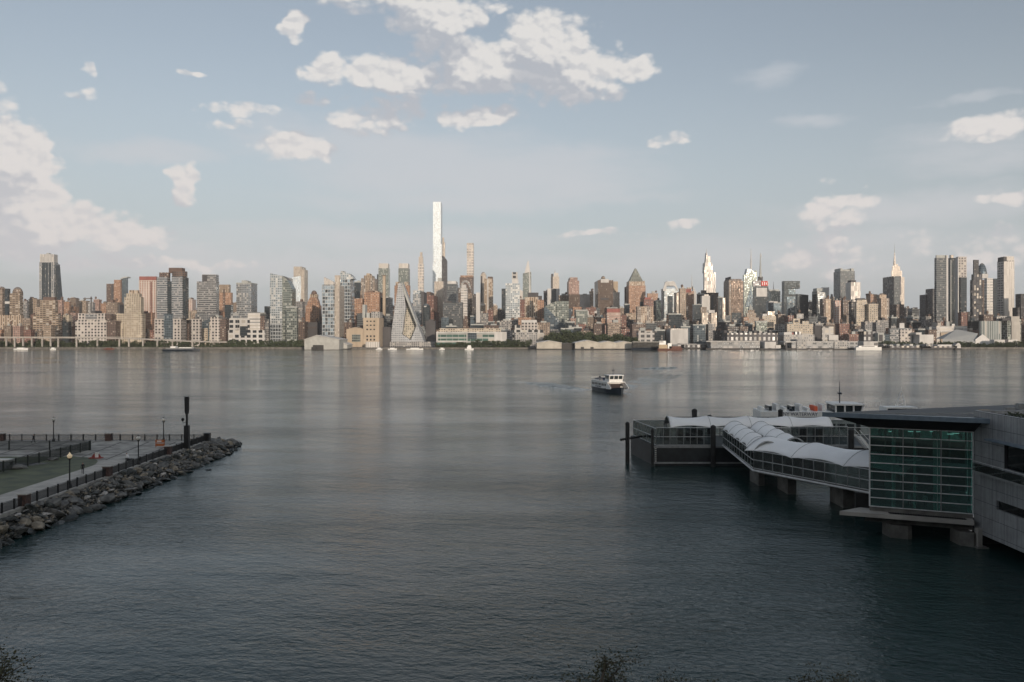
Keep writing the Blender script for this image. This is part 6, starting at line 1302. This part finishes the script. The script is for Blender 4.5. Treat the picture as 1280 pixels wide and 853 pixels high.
def screen(parent, a, b, za, zb_, h, n, mids=(.5,)):
    """glazed screen: posts, rails and an infill pane per stretch; a,b plan points, za,zb floor heights"""
    a, b = Vector(a), Vector(b)
    def P(t, dz): p = a.lerp(b, t); return (p.x, p.y, za + (zb_ - za) * t + dz)
    m_ = MB()
    for q in (0.15, h) + tuple(h * x for x in mids): m_.tube([P(0, q), P(1, q)], .06, 4)
    m_.build('rail', steel_l, parent)
    for i in range(n + 1):
        MB().tube([P(i / n, 0), P(i / n, h)], .065, 4).build('post', steel, parent)
    d = (b - a).normalized(); nn = Vector((-d.y, d.x)) * .015
    m_ = MB(); A, Bb = P(0, .15), P(1, .15); C_, D_ = P(1, h), P(0, h)
    m_.add([(A[0] - nn.x, A[1] - nn.y, A[2]), (Bb[0] - nn.x, Bb[1] - nn.y, Bb[2]), (C_[0] - nn.x, C_[1] - nn.y, C_[2]), (D_[0] - nn.x, D_[1] - nn.y, D_[2]),
            (A[0] + nn.x, A[1] + nn.y, A[2]), (Bb[0] + nn.x, Bb[1] + nn.y, Bb[2]), (C_[0] + nn.x, C_[1] + nn.y, C_[2]), (D_[0] + nn.x, D_[1] + nn.y, D_[2])],
           [(0, 1, 2, 3), (7, 6, 5, 4), (0, 4, 5, 1), (1, 5, 6, 2), (2, 6, 7, 3), (3, 7, 4, 0)])
    m_.build('infill', screen_m, parent)

def canopy(name, label, a, b, w, za, zb_, rise, nmod, sag=.5, posts=True, pd=3.0):
    """tensile barrel canopy from plan point a to b"""
    a, b = Vector(a), Vector(b); L = (b - a).length; d = (b - a) / L; n = Vector((d.y, -d.x))
    r = empty(name, ((a.x + b.x) / 2, (a.y + b.y) / 2, (za + zb_) / 2), label, 'canopy')
    def f(u, v):
        t = v * 2 - 1; fr = (u * nmod) % 1.0; s = math.sin(math.pi * fr) ** 1.0
        hw = w / 2 * (1 - .16 * s * abs(t) ** 2); p = a + d * L * u + n * hw * t
        z = za + (zb_ - za) * u + rise * (1 - abs(t) ** 2.1) * (1 - .0 * s) - sag * s * (1 - t * t) + .32 * s * t * t
        return (p.x, p.y, z)
    nu = nmod * 12; top = MB().grid(f, nu, 14)
    k = len(top.v); top.v += [(x, y, z - .05) for x, y, z in top.v]; top.f += [[i + k for i in reversed(q)] for q in list(top.f)]; top.mi += list(top.mi)
    def idx(i, j): return i * 15 + j
    for i in range(nu):
        for j in (0, 14): top.f.append([idx(i, j), idx(i + 1, j), idx(i + 1, j) + k, idx(i, j) + k]); top.mi.append(0)
    for j in range(14):
        for i in (0, nu): top.f.append([idx(i, j), idx(i, j + 1), idx(i, j + 1) + k, idx(i, j) + k]); top.mi.append(0)
    top.build('membrane', membrane, r, smooth=True)
    for q in range(nmod + 1):
        pts = [Vector(f(min(q / nmod, .99999) if q < nmod else 1.0, j / 10)) - Vector((0, 0, .12)) for j in range(11)]
        if q == nmod: pts = [Vector(((a + d * L + n * w / 2 * (j / 5 - 1)).x, (a + d * L + n * w / 2 * (j / 5 - 1)).y, zb_ + rise * (1 - abs(j / 5 - 1) ** 2.1) - .12)) for j in range(11)]
        MB().tube(pts, .09, 6).build('arch_rib', steel, r)
        MB().tube([p + Vector((0, 0, .15)) for p in pts], .035, 4).build('seam', steel, r)
        if posts:
            for e in (0, -1):
                MB().tube([pts[e], pts[e] - Vector((0, 0, pd))], .09, 6).build('support_post', steel, r)
    return r

# floating landing
BX0, BX1, BY0, BY1, BZ = 26.6, 78.0, 155.0, 172.0, 3.7
lb = empty('landing_barge', ((BX0 + BX1) / 2, (BY0 + BY1) / 2, 0), 'dark floating ferry landing barge with glazed screens around its deck', 'landing')
MB().prism_z([(BX0, BY0), (BX1, BY0), (BX1, BY1), (24.4, BY1 - 1)], -1.2, BZ).build('hull', barge_m, lb)
MB().prism_z([(BX0 - .3, BY0 - .3), (BX1, BY0 - .3), (BX1, BY0 - .02), (BX0, BY0 - .02)], .45, .75).build('fender_strip', steel, lb)
MB().prism_z([(BX0 - .3, BY0 - .3), (BX1, BY0 - .3), (BX1, BY0 - .02), (BX0, BY0 - .02)], BZ - .3, BZ + .05).build('deck_edge', steel, lb)
m_ = MB()
for i in range(8): m_.box(wx(818.5, BY0), wx(820.5, BY0), BY0 - .12, BY0 - .02, .5 + i * .38, .62 + i * .38)
m_.build('draft_marks', white_m, lb)
screen(lb, (BX0 + .4, BY0 + .4), (wx(889, BY0), BY0 + .4), BZ, BZ, 3.4, 8)
screen(lb, (BX0 + .4, BY0 + .4), (24.9, BY1 - 1.5), BZ, BZ, 3.2, 5)
screen(lb, (24.9, BY1 - 1.5), (BX1 - 1, BY1 - .8), BZ, BZ, 3.2, 16)
screen(lb, (wx(985, 157), BY0 + .4), (wx(1055, 157), BY0 + .4), BZ, BZ, 3.6, 7)
m_ = MB()
for x in (829, 846, 858, 870, 1000, 1018): m_.box(wx(x, 165), wx(x + 5, 165), 163, 166, BZ, BZ + 2.2)
m_.build('deck_benches', mat('bench_dark', (.03, .03, .032)), lb)
rr2 = random.Random(2)
for i in range(7):
    x = rr2.uniform(29, 38); person('person', 'waiting passenger in dark clothes behind the screens of the landing barge', (x, rr2.uniform(158, 168), BZ), rr2.uniform(0, 6), .1, 0, cloth('passenger_outfit', (.05, .05, .06), (.02, .02, .03)) if i == 0 else bpy.data.materials['passenger_outfit'])['group'] = 'passengers on the landing barge'
for i in range(10):
    x = wx(812 + i * 2.3, 168); 
for x, yt, d, w, lab in ((784.3, 529.5, 158, .40, 'black timber pile standing in the water left of the landing barge'), (868, 513, 166, .52, 'thick black pile rising through the barge canopy'), (891.5, 533.5, 154.2, .48, 'dark pile against the front wall of the landing barge'), (815.5, 538, 154.4, .28, 'dark pile at the left front corner of the landing barge'), (887, 520.5, 173, .55, 'short black pile head behind the barge canopy'),
                         (975.5, 513.5, 178, .5, 'black pile left of the docked ferry lettering'), (1064, 538, 152, .5, 'dark pile at the right end of the landing barge'), (1073, 529, 176, .45, 'black pile between canopy and terminal roof')):
    r = empty('mooring_pile', (wx(x, d), d, 0), lab, 'pile'); MB().lathe(wx(x, d), d, [(w, -3), (w, wz(yt, d))], 12).build('shaft', timber, r)
    MB().lathe(wx(x, d), d, [(w * 1.06, wz(yt, d) - .4), (w * 1.06, wz(yt, d) + .05), (w * .3, wz(yt, d) + .3)], 12).build('cap', timber, r)
bm_ = empty('mooring_boom', (wx(785, 160), 160, wz(550, 160)), 'dark horizontal boom through the black pile left of the barge', 'boom'); MB().tube([(wx(776, 157), 157, wz(550, 157)), (25.6, 164, 4.4)], .22, 8).build('bar', timber, bm_)
cb = empty('cable_mast', (wx(868, 167), 167, 8), 'thin dark rail stretched above the barge canopy', 'rail'); MB().tube([(wx(833, 170), 170, wz(521.5, 170)), (wx(1030, 170), 170, wz(521.8, 170))], .07, 5).build('rail', timber, cb)
for x in (833, 900, 960, 1028): MB().tube([(wx(x, 170), 170, BZ), (wx(x, 170), 170, wz(521.5, 170))], .07, 5).build('post', timber, cb)
canopy('canopy', 'long white tensile canopy over the floating landing barge', (wx(834, 161), 161), (wx(1034, 161), 161), 6.5, 6.9, 6.9, 1.8, 4, .4, pd=3.2)
r = empty('canopy_screen', (wx(960, 163), 163, BZ), 'thin steel beam carrying the front edge of the barge canopy', 'beam'); MB().box(wx(895, 156.4), wx(1040, 156.4), 156.3, 156.5, wz(535.5, 156.4), wz(534.5, 156.4)).build('beam', steel_l, r)
for x in (905, 1036): MB().box(wx(x, 156.4) - .1, wx(x, 156.4) + .1, 156.3, 156.5, BZ, wz(535.5, 156.4)).build('post', steel_l, r)

# gangway in two stretches
P0, P1, P2 = Vector((39.6, 156.2)), Vector((37.7, 129.8)), Vector((48.2, 111.4))
gw = empty('gangway', (42, 133, 3.3), 'two part covered gangway from the terminal to the landing barge, with glazed sides', 'gangway')
def side(p, q, w):     # shift plan segment to the right-hand (far) side
    d = (q - p).normalized(); n = Vector((-d.y, d.x)); return p + n * w, q + n * w
A0, A1 = side(P0, P1, 9.5); C1, C2 = side(P1, P2, 9.0)
def slab(p, q, q2, p2, z0, z1, th, name, m):
    MB().add([(p.x, p.y, z0 - th), (q.x, q.y, z1 - th), (q2.x, q2.y, z1 - th), (p2.x, p2.y, z0 - th), (p.x, p.y, z0), (q.x, q.y, z1), (q2.x, q2.y, z1), (p2.x, p2.y, z0)],
             [(0, 1, 2, 3), (7, 6, 5, 4), (0, 4, 5, 1), (1, 5, 6, 2), (2, 6, 7, 3), (3, 7, 4, 0)]).build(name, m, gw)
J = A1.lerp(C1, .5)
slab(P0, P1, J, A0, 3.85, 3.55, .35, 'ramp_deck', conc2); slab(P1, P2, C2, J, 3.545, 3.6, .45, 'walkway_deck', conc2)
m_ = MB(); m_.tube([(P0.x - .1, P0.y, 3.7), (P1.x - .1, P1.y - .05, 3.4), (P2.x - .1, P2.y - .1, 3.4)], .16, 6); m_.build('edge_beam', steel_l, gw)
screen(gw, P0, P1, 3.85, 3.55, 2.8, 12); screen(gw, P1, P2, 3.6, 3.6, 2.9, 11); screen(gw, A0, J, 3.85, 3.55, 2.8, 8); screen(gw, J, C2, 3.6, 3.6, 2.9, 8)
def mid(p, q, w): return side(p, q, w)
a, b_ = mid(P0, P1, 2.2); canopy('canopy', 'white barrel canopy over the left lane of the ramp, near the barge', a, b_, 4.6, 6.55, 6.25, 1.7, 5, .25, posts=False)
a, b_ = mid(P0, P1, 7.0); canopy('canopy', 'white barrel canopy over the right lane of the ramp, near the barge', a, b_ + Vector((.6, 4)), 4.4, 6.55, 6.35, 1.7, 4, .25, posts=False)
dd = (P2 - P1).normalized(); a, b_ = mid(P1 - dd * 1.5, P2 + dd * 5, 4.4); canopy('canopy', 'large white wavy canopy over the walkway beside the glass terminal', a, b_, 9.6, 6.35, 6.5, 1.9, 3, .4, posts=False)
for x, d, w, lab in ((952, 135, 1.0, 'concrete pier block under the bend of the gangway'), (990, 128, 1.3, 'concrete pier block under the middle of the walkway'), (1062, 118, 1.8, 'broad concrete pier block under the walkway near the glass terminal')):
    r = empty('pier_block', (wx(x, d), d, 0), lab, 'pier'); X = wx(x, d)
    MB().box(X - w * .5, X + w * .5, d, d + 5, -2, 2.6).build('shaft', conc2, r); MB().box(X - w * .7, X + w * 1.2, d - .3, d + 6, 2.6, 3.08).build('cap', conc2, r)

# glass terminal
GA, GB = Vector((44.1, 102.6)), Vector((54.3, 98.0)); GC, GD = Vector((61.0, 112.0)), Vector((50.3, 117.2)); z0, z1 = 3.55, 13.2
tm = empty('ferry_terminal', (52, 108, 3), 'glass ferry terminal hall with teal glazing, dark sweeping roof and grey metal wing', 'building')
MB().prism_z([(GA.x, GA.y), (GB.x, GB.y), (GC.x, GC.y), (GD.x, GD.y)], 3.0, z0).build('floor_slab', conc2, tm)
MB().prism_z([(GA.x - .1, GA.y + .3), (GB.x - .2, GB.y + .3), (GC.x, GC.y), (GD.x, GD.y)], z1, z1 + .3).build('ceiling', mat('ceiling_dark', (.08, .09, .09)), tm)
MB().bar(GD, GC, .3, z0, z0 + 6.6).build('back_wall', mat('inner_wall', (.06, .075, .075)), tm); MB().bar(GD, GC, .06, z0 + 6.62, z1 - .02).build('back_glass', teal, tm)
m_ = MB()
for q in range(7): p = GD.lerp(GC, q / 6); m_.box(p.x - .09, p.x + .09, p.y - .3, p.y - .1, z0, z1)
m_.build('back_mullion', steel, tm)
MB().bar(Vector((GA.x + .5, GA.y + 1)), GD, .1, z0, z1).build('side_glass', teal, tm)
dg = (GB - GA); Lg = dg.length; dg = dg / Lg; ng = Vector((dg.y, -dg.x))
def gp_(t, off=0): return GA + dg * Lg * t + ng * off
for i in range(9):
    za_, zc_ = z0 + (z1 - z0) * i / 9, z0 + (z1 - z0) * (i + 1) / 9
    for q in range(3):
        a, b_ = gp_(q / 3 + .004), gp_((q + 1) / 3 - .004); MB().bar(a, b_, .04, za_ + .04, zc_ - .04).build('glass_pane', teal, tm)
for i in range(10):
    z = z0 + (z1 - z0) * i / 9; MB().bar(gp_(0, .06), gp_(1, .06), .12, z - .045, z + .045).build('mullion', steel_l, tm)
for q, w in ((0, .12), (.333, .05), (.70, .07), (1.0, .1)):
    p = gp_(q, .05); MB().box(p.x - w / 2, p.x + w / 2, p.y - .08, p.y + .08, z0, z1).build('glazing_post', steel_l if q in (0, 1) else steel, tm)
teal_c = mat('column_teal', (.75, .85, .82), rough=.5, var=.08)
for t, w, back in ((.24, .42, .5), (.45, .30, .9), (.66, .75, .7), (.97, .4, .45)):
    p = gp_(t, -back); MB().lathe(p.x, p.y, [(w / 2, z0), (w / 2, z1)], 14).build('inner_column', teal_c, tm)
m_ = MB()
for t in (.1, .3, .5, .7, .9):
    p, q = gp_(t, -1.0), gp_(t, -8); m_.bar(p, q, .2, z1 - 1.1, z1 - .6)
m_.bar(gp_(.3, -6), gp_(1, -6), 3.5, 8.0, 8.3); m_.build('inner_mezzanine', steel, tm)
m_ = MB()
for t, bk, h in ((.35, 4, 1.3), (.55, 5, 1.1), (.8, 4, 1.6), (.15, 5, 2.6)): m_.bar(gp_(t, -bk), gp_(t + .1, -bk), 1.0, z0, z0 + h)
m_.build('inner_counter', steel, tm)
glow = mat('added_glow_strip', (.8, .8, .8), var=.02, emit=((.85, 1, .93), .5))  # small glowing strips added to brighten the hall inside
for t, bk in ((.22, 2), (.42, 3), (.48, 3), (.80, 2), (.86, 3), (.64, 4)):
    p = gp_(t, -bk); MB().box(p.x - .35, p.x + .35, p.y - .12, p.y + .12, z1 - .62, z1 - .55).build('added_glow_strip', glow, tm)
for t, lab in ((.40, 'person in a white shirt standing inside the glass terminal, left one'), (.555, 'person in a white shirt standing inside the glass terminal, right one')):
    p = gp_(t, -1.6); person('person', lab, (p.x, p.y, z0), .3 if t < .5 else -.4, .08, 0, cloth('white_shirt_outfit', (.7, .72, .72), (.03, .03, .04)))
# ledge in front and piers below
m_ = MB(); m_.prism_z([tuple(gp_(-.30, 1.9)), tuple(gp_(1.0, 1.5)), tuple(gp_(1.0, 0)), tuple(gp_(-.1, -1.5))], 2.5, 2.98); m_.build('ledge', conc, tm)
m_ = MB()
for i in range(46): p = gp_(.2 + i * .016, .9); m_.box(p.x - .03, p.x + .03, p.y - .25, p.y + .25, 2.98, 3.12)
m_.build('grating', iron, tm)
MB().bar(gp_(-.05, -1.2), gp_(1.1, -1.2), 1.6, 1.55, 2.5).build('edge_girder', conc2, tm)
for t, w, zt, bk in ((.30, 2.3, 1.6, -.2), (.93, 1.5, 1.6, -1.0)):
    p = gp_(t, -bk); MB().prism_z([(p.x - w / 2, p.y), (p.x + w * .25, p.y - .9), (p.x + w / 2, p.y - .7), (p.x + w / 2, p.y + 2.2), (p.x - w / 2, p.y + 2.2)], -2, zt).build('pier_block', conc2, tm)
MB().box(53.9, 54.4, 96.2, 96.9, -.3, 2.2).build('support_column', conc, tm); MB().box(53.6, 54.9, 95.7, 97.3, -2, .15).build('pile_cap', conc2, tm)
# roof: wedge with a deep overhang
roof_m = mat('roof_dark', (.032, .035, .038), rough=.55, var=.2, nscale=.3); edge_m = mat('roof_edge', (.17, .22, .27), rough=.35, metal=.3, var=.1)
RA, RB, RC_, RD = Vector((38.6, 102.4)), Vector((55.4, 95.2)), Vector((74, 98)), Vector((74, 115.8))
MB().prism_z([tuple(RA), tuple(RB), tuple(RC_), tuple(RD)], 14.75, 15.05).build('roof', roof_m, tm)
k_ = MB(); lo = [GA, GB + dg * .6, Vector((62, 104)), GD]; up = [RA + Vector((.2, .2)), RB + Vector((-.1, .3)), Vector((66, 104)), Vector((52, 108))]
k_.prism_z([tuple(v) for v in lo], z1 + .02, 14.74, 0, [tuple(v) for v in up]); k_.build('soffit', mat('soffit_dark', (.02, .021, .022), rough=.7), tm)
k_ = MB(); rd = (RB - RA).normalized(); rn_ = Vector((rd.y, -rd.x)); k_.prism_z([tuple(RA - rd * .4), tuple(RB + rn_ * .9), tuple(RB), tuple(RA)], 14.55, 15.1); k_.build('fascia', edge_m, tm)
MB().box(58, 59.2, 103, 103.5, 15.05, 15.35).build('roof_hatch', mat('hatch_tan', (.3, .24, .18)), tm)
for x, y, w, h in ((62.5, 104.5, .5, .5), (66, 107.5, .7, .7), (69, 103, 1.1, .6), (71, 109.5, .4, .9)): MB().box(x - w, x + w, y - w * .6, y + w * .6, 15.05, 15.05 + h).build('roof_vent', steel, tm)
m_ = MB()
for q in range(1, 9): a = RA.lerp(RB, q / 9); c = RA.lerp(RD, q / 9); m_.bar(a + Vector((.3, .6)), a.lerp(RC_.lerp(RD, q / 9), .97), .06, 15.04, 15.09)
m_.build('roof_seam', steel, tm)
# metal clad wing running towards the camera
def panel_mat():
    m = bpy.data.materials.new('metal_panels'); m.use_nodes = True; b = NB(m.node_tree); p = b.n['Principled BSDF']
    tc = b.new('ShaderNodeTexCoord'); P = b.sep(tc.outputs['Object'])
    u = b.m('DIVIDE', P[1], 2.3); v = b.m('DIVIDE', b.m('ADD', P[2], 20), 1.72)
    fu, fv = b.m('FRACT', u), b.m('FRACT', v)
    line = b.m('MAXIMUM', b.m('LESS_THAN', fu, .02), b.m('LESS_THAN', fv, .03))
    wn = b.new('ShaderNodeTexWhiteNoise', noise_dimensions='2D'); b.put(wn.inputs['Vector'], b.xyz(b.m('FLOOR', u), b.m('FLOOR', v), 0))
    k = b.m('MULTIPLY_ADD', wn.outputs[0], .14, .93); n = b.noise(tc.outputs['Object'], .6, 5, .6); k = b.m('MULTIPLY', k, b.ramp(n, .3, .7, .82, 1.1)); n = b.noise(b.v('MULTIPLY', tc.outputs['Object'], (1, 2.2, .14)), 1.3, 6, .7); k = b.m('MULTIPLY', k, b.ramp(n, .35, .7, .74, 1.08))
    c = b.mix(1.0, (.36, .375, .39, 1), b.xyz(k, k, k), 'MULTIPLY'); c = b.mix(line, c, (.08, .085, .09, 1))
    b.l.new(c, p.inputs['Base Color']); p.inputs['Metallic'].default_value = .35; p.inputs['Roughness'].default_value = .42
    return m
pm = panel_mat(); WX = 54.4
m_ = MB()
def wall_piece(ya, yb, za_, zb_, x=WX): m_.box(x, x + .3, ya, yb, za_, zb_)
zb0, zt0 = 1.5, 15.75
# openings: big window y 60..91.8 z 10.2..12.7 ; strip window y 60..93.4 z 5.1..6.1
wall_piece(36, 98.0, zb0, 5.1); wall_piece(93.4, 98.0, 5.1, 6.1); wall_piece(36, 98.0, 6.1, 9.9); wall_piece(91.9, 98.0, 9.9, 12.75); wall_piece(36, 98.0, 12.75, zt0)
m_.box(WX + .3, 120, 97.7, 98.0, zb0, zt0); m_.box(WX + .3, 120, 36, 36.3, zb0, zt0); m_.build('metal_wall', pm, tm)
MB().box(WX + .32, 119.8, 36.35, 97.65, 1.5, 1.8).build('wing_floor', conc2, tm)
MB().box(WX + .32, 119.8, 36.35, 97.65, 15.1, 15.4).build('wing_roof', roof_m, tm)
dkg = mat('dark_window_glass', (.01, .012, .013), rough=.08, var=.1)
for i in range(15): MB().box(WX + .22, WX + .28, 91.8 - (i + 1) * 3.5, 91.75 - i * 3.5, 9.95, 12.7).build('window', dkg, tm); MB().box(WX + .2, WX + .26, 93.35 - (i + 1) * 3.6, 93.3 - i * 3.6, 5.12, 6.08).build('window', dkg, tm)
MB().box(WX - .9, WX + .05, 60, 94.3, 12.72, 12.9).build('awning', edge_m, tm)
m_ = MB(); m_.box(WX - .9, WX - .02, 60, 96.6, 8.75, 8.95); m_.build('balcony_floor', steel, tm)
m_ = MB()
for q in (.5, 1.1): m_.tube([(WX - .85, 60, 8.95 + q), (WX - .85, 96.5, 8.95 + q)], .035, 5)
for i in range(19): m_.tube([(WX - .85, 96.5 - i * 1.9, 8.9), (WX - .85, 96.5 - i * 1.9, 10.05)], .035, 5)
m_.build('balcony_rail', steel_l, tm)
MB().box(WX - .95, WX - .9, 60, 96.6, 8.98, 9.85).build('balcony_panel', screen_m, tm)
# green roof planting
gl_m = mat('roof_plants', (.045, .06, .028), var=.5, nscale=2)
r_ = random.Random(12); mb = MB()
for i in range(900):
    c = Vector((WX + 1.2 + 4.5 * r_.random(), 83 + 11 * r_.random(), 15.5 + .45 * r_.random())); a = Vector((r_.gauss(0, 1), r_.gauss(0, 1), r_.gauss(0, 1))).normalized() * .16; b_ = Vector((r_.gauss(0, 1), r_.gauss(0, 1), r_.gauss(0, 1))).normalized() * .16
    mb.add([c - a, c + b_, c + a, c - b_], [(0, 1, 2, 3)])
MB().box(59, 119, 37, 97, -2, 1.48).build('added_sky_block', mat('sky_block_dark', (.03, .03, .03)), tm)  # dark block added under the wing to keep bright sky off the water
MB().box(54.5, 119, 98.05, 98.6, -2, 3.0).build('added_sky_block', mat('sky_block_dark', (.03, .03, .03)), tm); MB().bar((46.8, 113.5), (60, 110.5), .8, -2, 2.98).build('added_sky_block', mat('sky_block_dark', (.03, .03, .03)), tm)  # dark walls added below the hall, closing the bright gap over the water
tag(mb.build('roof_grass', gl_m, fix=False), 'low green planting on the roof of the metal wing', 'plants', kind='stuff')
# white boarding stairs behind the landing
bs = empty('boarding_stairs', (wx(1078, 150), 150, BZ), 'white metal boarding stairs between the landing barge and the terminal roof', 'stairs')
X = wx(1072, 150)
for s in (0, 2.4): MB().prism_y([(X, 6.2), (X + .5, 6.2), (X + 2.6, BZ), (X + 2.0, BZ)], 149.5 + s, 149.7 + s).build('stringer', boat_w, bs)
m_ = MB()
for i in range(8): m_.box(X + .3 + i * .26, X + .6 + i * .26, 149.7, 151.9, 6.0 - i * .3, 6.08 - i * .3)
m_.build('treads', steel_l, bs)
m_ = MB()
for s in (0, 2.4): m_.tube([(X + .2, 149.6 + s, 7.3), (X + 2.4, 149.6 + s, 4.9)], .05)
m_.build('handrail', boat_w, bs)
# ------------------------------------------------------------------ tree tops on the near shore, just reaching into the frame
leaf_near = mat('near_foliage', (.05, .052, .022), rough=.7, var=.4, nscale=1.5, col2=(.03, .028, .014))
def near_tree(label, X, Y, zt, spread, seed):
    r = random.Random(seed); root = empty('shore_tree', (X, Y, 2.2), label, 'tree'); tr = MB(); lf = MB()
    tr.tube([(X, Y, 1.8), (X + .2, Y, zt * .4), (X + .1, Y, zt * .7), (X + .05, Y, zt * .92)], [.22, .16, .09, .04])
    for i in range(16):
        a = r.uniform(0, 6.28); h0 = zt * r.uniform(.72, .93); L = spread * r.uniform(.4, 1); e = Vector((X + math.cos(a) * L, Y + math.sin(a) * L, min(zt - .1, h0 + L * r.uniform(.6, 1.1))))
        s = Vector((X + .1, Y, h0)); m = s.lerp(e, .5) + Vector((r.uniform(-.2, .2), r.uniform(-.2, .2), .3)); tr.tube([s, m, e], [.06, .035, .012], 5)
        for j in range(7):
            b0 = s.lerp(e, r.uniform(.35, 1)) ; tip = b0 + Vector((r.gauss(0, .5), r.gauss(0, .5), r.uniform(.05, .6))); tip.z = min(tip.z, zt); tr.tube([b0, tip], [.014, .005], 4)
            for q in range(70):
                c = b0.lerp(tip, r.random()) + Vector((r.gauss(0, .16), r.gauss(0, .16), r.gauss(0, .12))); u = Vector((r.gauss(0, 1), r.gauss(0, 1), r.gauss(0, .6))).normalized() * r.uniform(.03, .06); w = u.cross(Vector((r.gauss(0, 1), r.gauss(0, 1), r.gauss(0, 1))).normalized()) * .6
                lf.add([c - u, c + w, c + u, c - w], [(0, 1, 2, 3)])
    tr.build('trunk', bark, root); lf.build('crown', leaf_near, root, fix=False)
near_tree('dark twiggy tree top reaching into the bottom edge right of centre, left one', wx(735, 24), 24, 15.3, 1.7, 1)
near_tree('dark twiggy tree top reaching into the bottom edge right of centre, right one', wx(815, 25), 25, 15.0, 1.5, 2)
near_tree('leafy tree top at the bottom left corner', wx(-14, 23), 23, 16.0, 1.1, 3)
near_tree('tip of a small tree at the bottom edge below the terminal reflection', wx(1052, 26), 26, 14.5, .9, 4)

# ------------------------------------------------------------------ the thin summer haze over river and city
hz = MB(); hz.box(-7200, 7200, -1900, 9100, -4, 560)
hm = bpy.data.materials.new('haze'); hm.use_nodes = True; hb = NB(hm.node_tree); hb.n.clear()
ho = hb.new('ShaderNodeOutputMaterial'); hv = hb.new('ShaderNodeVolumePrincipled')
hv.inputs['Color'].default_value = (.97, .98, 1.0, 1); hv.inputs['Density'].default_value = .00005; hv.inputs['Anisotropy'].default_value = 0.0
hb.l.new(hv.outputs[0], ho.inputs['Volume'])
tag(hz.build('haze', hm), kind='stuff')
